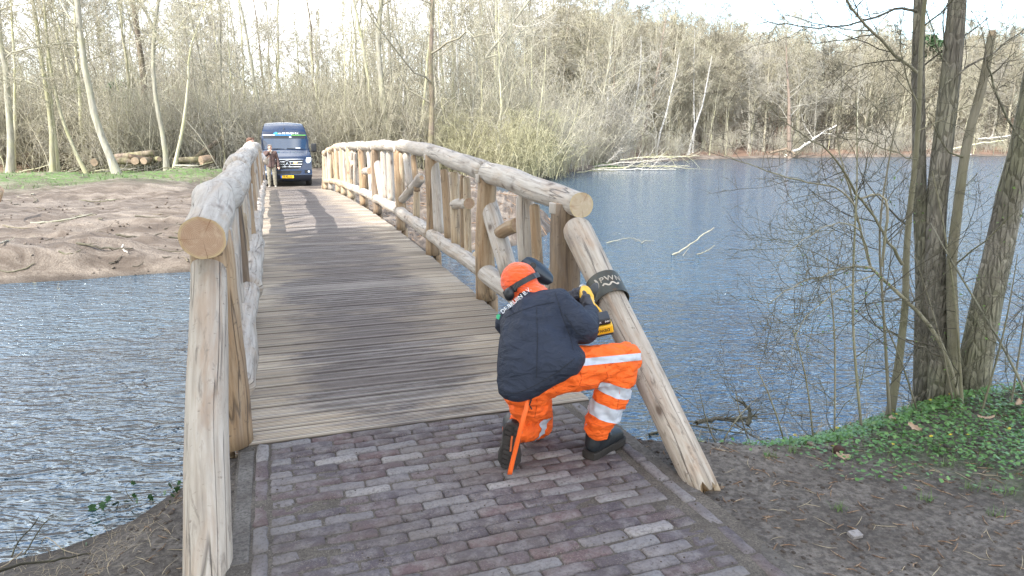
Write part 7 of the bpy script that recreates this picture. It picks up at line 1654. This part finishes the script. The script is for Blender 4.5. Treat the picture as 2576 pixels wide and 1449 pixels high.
# ------------------------------------------------------------------ people and the dog at the far end
def person(root_p, rz, label, H=1.70, coat=None, trous=None, hair=None, armR=None, armL=None, coat_len=.86, shoes=None, cuff=True, lean=0.0, headturn=0.0, hairlong=False):
    k = H / 1.75; r = empty('person', root_p, rz); tag(r, label, 'person')
    def q(x, y, z): return Vector((x * k, y * k, z * k))
    hipz, shz = .92, 1.42
    sh = {s: q(s * .19, lean * .6, shz) for s in (-1, 1)}; el = {}; wr = {}
    for s, arm in ((-1, armR), (1, armL)):
        a = arm or ((s * .26, .02, 1.12), (s * .27, -.06, .88)); el[s] = q(*a[0]); wr[s] = q(*a[1])
    hd_ = q(0, lean - .02, 1.63)
    pr = [('cap', q(0, 0, hipz), q(0, lean * .5, 1.25), .125 * k, .14 * k), ('cap', q(0, lean * .5, 1.25), q(0, lean * .7, 1.42), .14 * k, .10 * k), ('cap', q(0, lean * .7, 1.42), hd_, .055 * k, .055 * k), ('ell', hd_ + q(0, 0, .01), (.075 * k, .092 * k, .112 * k)), ('cap', hd_ + q(0, -.085, -.005), hd_ + q(0, -.102, -.02), .014 * k, .016 * k), ('cap', hd_ + q(0, -.05, -.075), hd_ + q(0, -.07, -.085), .03 * k, .025 * k), ('ell', hd_ + q(.077, .01, -.01), (.012, .02, .03)), ('ell', hd_ + q(-.077, .01, -.01), (.012, .02, .03)), ('cap', sh[-1], sh[1], .07 * k, .07 * k)]
    for s in (-1, 1):
        hp, kn, an = q(s * .095, 0, hipz), q(s * .11, -.01, .50), q(s * .115, .02, .09)
        pr += [('cap', hp, kn, .085 * k, .06 * k), ('cap', kn, an, .055 * k, .04 * k), ('cap', sh[s], el[s], .05 * k, .04 * k), ('cap', el[s], wr[s], .04 * k, .03 * k)]
        d = (wr[s] - el[s]).normalized(); sd3 = d.cross(Vector((0, 1, .1))).normalized(); pr.append(('hull', [(wr[s] + d * .03 + sd3 * .02, .018), (wr[s] + d * .07 + sd3 * .03, .015), (wr[s] + d * .07 - sd3 * .03, .015)]))
        for f_ in (-.028, -.010, .008, .026): pr.append(('cap', wr[s] + d * .07 + sd3 * f_, wr[s] + d * .135 + sd3 * f_ * 1.1 + Vector((0, -.015, 0)), .010, .009))
        pr.append(('cap', wr[s] + d * .03 - sd3 * .03, wr[s] + d * .08 - sd3 * .055, .012, .010))
    def P(nm, me): o = put(bpy.data.objects.new(nm, me)); o.parent = r; return o
    P('body', blob('body', pr, .011, 3, [SKIN]))
    for s in (-1, 1):
        bm = bmesh.new(); e_ = hd_ + q(s * .030, -.088, .012); _ico(bm, e_, .011, 2); P('eye', bm_mesh('eye', bm, [BLK], True))
    bm = bmesh.new(); bm_box(bm, hd_ + q(0, -.098, -.055), (.042, .008, .008), None, bevel=.003); P('mouth', bm_mesh('mouth', bm, [plain('lips', (.35, .13, .11), .6)], True))
    P('hair', blob('hair', [('hull', [(hd_ + q(0, .02, .065), (.088 * k, .092 * k, .065 * k)), (hd_ + q(0, .055, -.01), (.080 * k, .055 * k, .075 * k))]), ('cap', hd_ + q(-.05, -.05, .09), hd_ + q(.05, -.05, .09), .034, .034)], .009, 2, [hair], wrinkle=(.022, 26, 5)))
    ct = [('hull', [(q(0, lean * .6, 1.30), (.18 * k, .135 * k, .12 * k)), (sh[-1], .082 * k), (sh[1], .082 * k)]), ('hull', [(q(0, lean * .4, 1.25), (.185 * k, .14 * k, .1 * k)), (q(0, 0, coat_len + .06), (.20 * k, .15 * k, .06 * k))]), ('cap', q(0, lean * .7, 1.43), q(0, lean * .8, 1.50), .085 * k, .072 * k)]
    for s in (-1, 1): ct += [('cap', sh[s], el[s], .078 * k, .066 * k), ('cap', el[s], wr[s], .064 * k, .050 * k)]
    P('coat', blob('coat', ct, .011, 3, [coat], wrinkle=(.022, 7, 3)))
    tp_ = [('cap', q(-.06, 0, .90), q(.06, 0, .90), .125 * k, .125 * k)]
    for s in (-1, 1): tp_ += [('cap', q(s * .095, 0, .90), q(s * .11, -.01, .50), .105 * k, .082 * k), ('cap', q(s * .11, -.01, .50), q(s * .115, .02, .12), .080 * k, .068 * k)]
    P('trousers', blob('trousers', tp_, .011, 3, [trous], wrinkle=(.018, 9, 7)))
    for s in (-1, 1): P('shoe', blob('shoe', [('hull', [(q(s * .115, .03, .05), .045), (q(s * .13, -.10, .038), (.045, .05, .036)), (q(s * .135, -.17, .03), (.038, .03, .026))])], .008, 2, [shoes]))
    return r, q
coat_b = cloth('coat_brown', (.105, .062, .052), .75, .25); tr_k = cloth('trousers_khaki', (.25, .225, .17), .85, .1); hr_g = plain('hair_grey', (.21, .18, .16), .85, var=.3, scale=60); sh_t = plain('shoe_tan', (.30, .27, .23), .7)
mp = on_z(686, 470, -.26); mp[2] = GROUND_D(mp[0], mp[1])
pr_, q = person(mp, .30, 'person in brown coat and khaki trousers, hand at the chin, in front of the van', 1.72, coat_b, tr_k, hr_g, armR=((-.33, -.08, 1.20), (-.06, -.17, 1.46)), armL=((.27, .04, 1.14), (.29, -.02, .88)), coat_len=.80, shoes=sh_t)
bm = bmesh.new(); bm_box(bm, q(0, -.150, 1.08), (.035, .012, .62), None, bevel=.004)
c = put(bpy.data.objects.new('zip_flap', bm_mesh('zip_flap', bm, [plain('flap_dark', (.035, .02, .02), .7)]))); c.parent = pr_
scf = put(bpy.data.objects.new('scarf', blob('scarf', [('cap', q(-.05, -.07, 1.50), q(.05, -.07, 1.49), .045, .045), ('cap', q(-.03, -.10, 1.47), q(.02, -.13, 1.40), .035, .028)], .009, 2, [plain('scarf_cream', (.55, .50, .42), .9)]))); scf.parent = pr_
hr_b = plain('hair_brown', (.14, .075, .05), .85, var=.3, scale=60); ct_g = cloth('jacket_grey', (.30, .29, .27), .8); ct_c = cloth('jacket_cream', (.62, .57, .52), .8); tr_d = cloth('jeans_dark', (.05, .06, .09), .8)
def px_at(x, y, Yv): return at(x, y, Yv)
h1 = px_at(629, 356, 21.0); g1_ = GROUND_D(h1[0], h1[1]); r1, _q = person((h1[0], h1[1], g1_), 1.2, 'brown-haired person half hidden behind the left log railing, looking right', (h1[2] - g1_) / .945, ct_g, tr_d, hr_b, shoes=sh_t)
h2 = px_at(641, 370, 20.0); g2_ = GROUND_D(h2[0], h2[1]); r2, q2 = person((h2[0], h2[1], g2_), .9, 'person in pale jacket behind the railing reaching a hand out to the right', (h2[2] - g2_) / .945, ct_c, tr_d, plain('hair_auburn', (.22, .09, .06), .85, var=.3, scale=60), armL=((.24, -.12, 1.22), (.12, -.38, 1.36)), shoes=sh_t)
ph = empty('smartphone', at(650, 377, 19.75), .9); tag(ph, 'grey phone held up by the person in the pale jacket', 'phone')
bm = bmesh.new(); bm_box(bm, (0, 0, 0), (.075, .010, .15), None, bevel=.004); c = put(bpy.data.objects.new('case', bm_mesh('case', bm, [plain('phone_grey', (.12, .13, .14), .4)]))); c.parent = ph
bm = bmesh.new(); bm_box(bm, (0, -.006, 0), (.066, .002, .135)); c = put(bpy.data.objects.new('screen', bm_mesh('screen', bm, [GLS]))); c.parent = ph
# dog
dp = on_z(803, 422, -.02); dp[2] = GROUND_D(dp[0], dp[1]); dog = empty('dog', dp, .1); tag(dog, 'small black dog with red harness walking on the path beyond the bridge', 'dog')
DF = plain('dog_fur', (.012, .011, .011), .75, var=.3, bump=.004)
pr = [('hull', [((0, -.14, .34), (.095, .11, .11)), ((0, .16, .35), (.075, .09, .08))]), ('cap', (0, -.20, .40), (0, -.28, .50), .065, .055), ('ell', (0, -.31, .53), (.058, .075, .058)), ('cap', (0, -.35, .515), (0, -.43, .495), .036, .024), ('cap', (0, .24, .38), (0, .36, .50), .022, .012)]
for s in (-1, 1):
    pr += [('cap', (s * .06, -.15, .30), (s * .06, -.17 + s * .05, .14), .04, .024), ('cap', (s * .06, -.17 + s * .05, .14), (s * .06, -.16 + s * .07, .03), .022, .022), ('cap', (s * .06, .17, .32), (s * .065, .14 - s * .04, .20), .055, .032), ('cap', (s * .065, .14 - s * .04, .20), (s * .065, .22 - s * .04, .12), .028, .020), ('cap', (s * .065, .22 - s * .04, .12), (s * .065, .19 - s * .05, .025), .020, .022), ('cap', (s * .045, -.29, .575), (s * .075, -.27, .52), .022, .018)]
c = put(bpy.data.objects.new('body', blob('body', pr, .009, 2, [DF]))); c.parent = dog
RED = plain('harness_red', (.45, .03, .035), .6); n = 24; c = put(bpy.data.objects.new('harness', tubes_mesh('harness', [(np.array([(math.cos(a) * .108, -.10, .34 + math.sin(a) * .122) for a in np.linspace(0, 2 * math.pi, n)]), np.full(n, .012), 6), (np.array([(math.cos(a) * .072, -.235, .44 + math.sin(a) * .072) for a in np.linspace(0, 2 * math.pi, n)]), np.full(n, .011), 6)], RED))); c.parent = dog
lp = [dp + np.array([0, -.1, .47]), dp + np.array([-.35, .1, .38]), dp + np.array([-.8, .5, .30]), dp + np.array([-1.6, 1.3, .55])]; Q, w_ = resample(lp, [.008] * 4, .1); Q0 = Q[0].copy(); o = add('leash', tubes_mesh('leash', [(Q - Q0, w_, 6)], RED)); o.location = Q0; tag(o, 'red leash running from the black dog towards the van', 'leash')
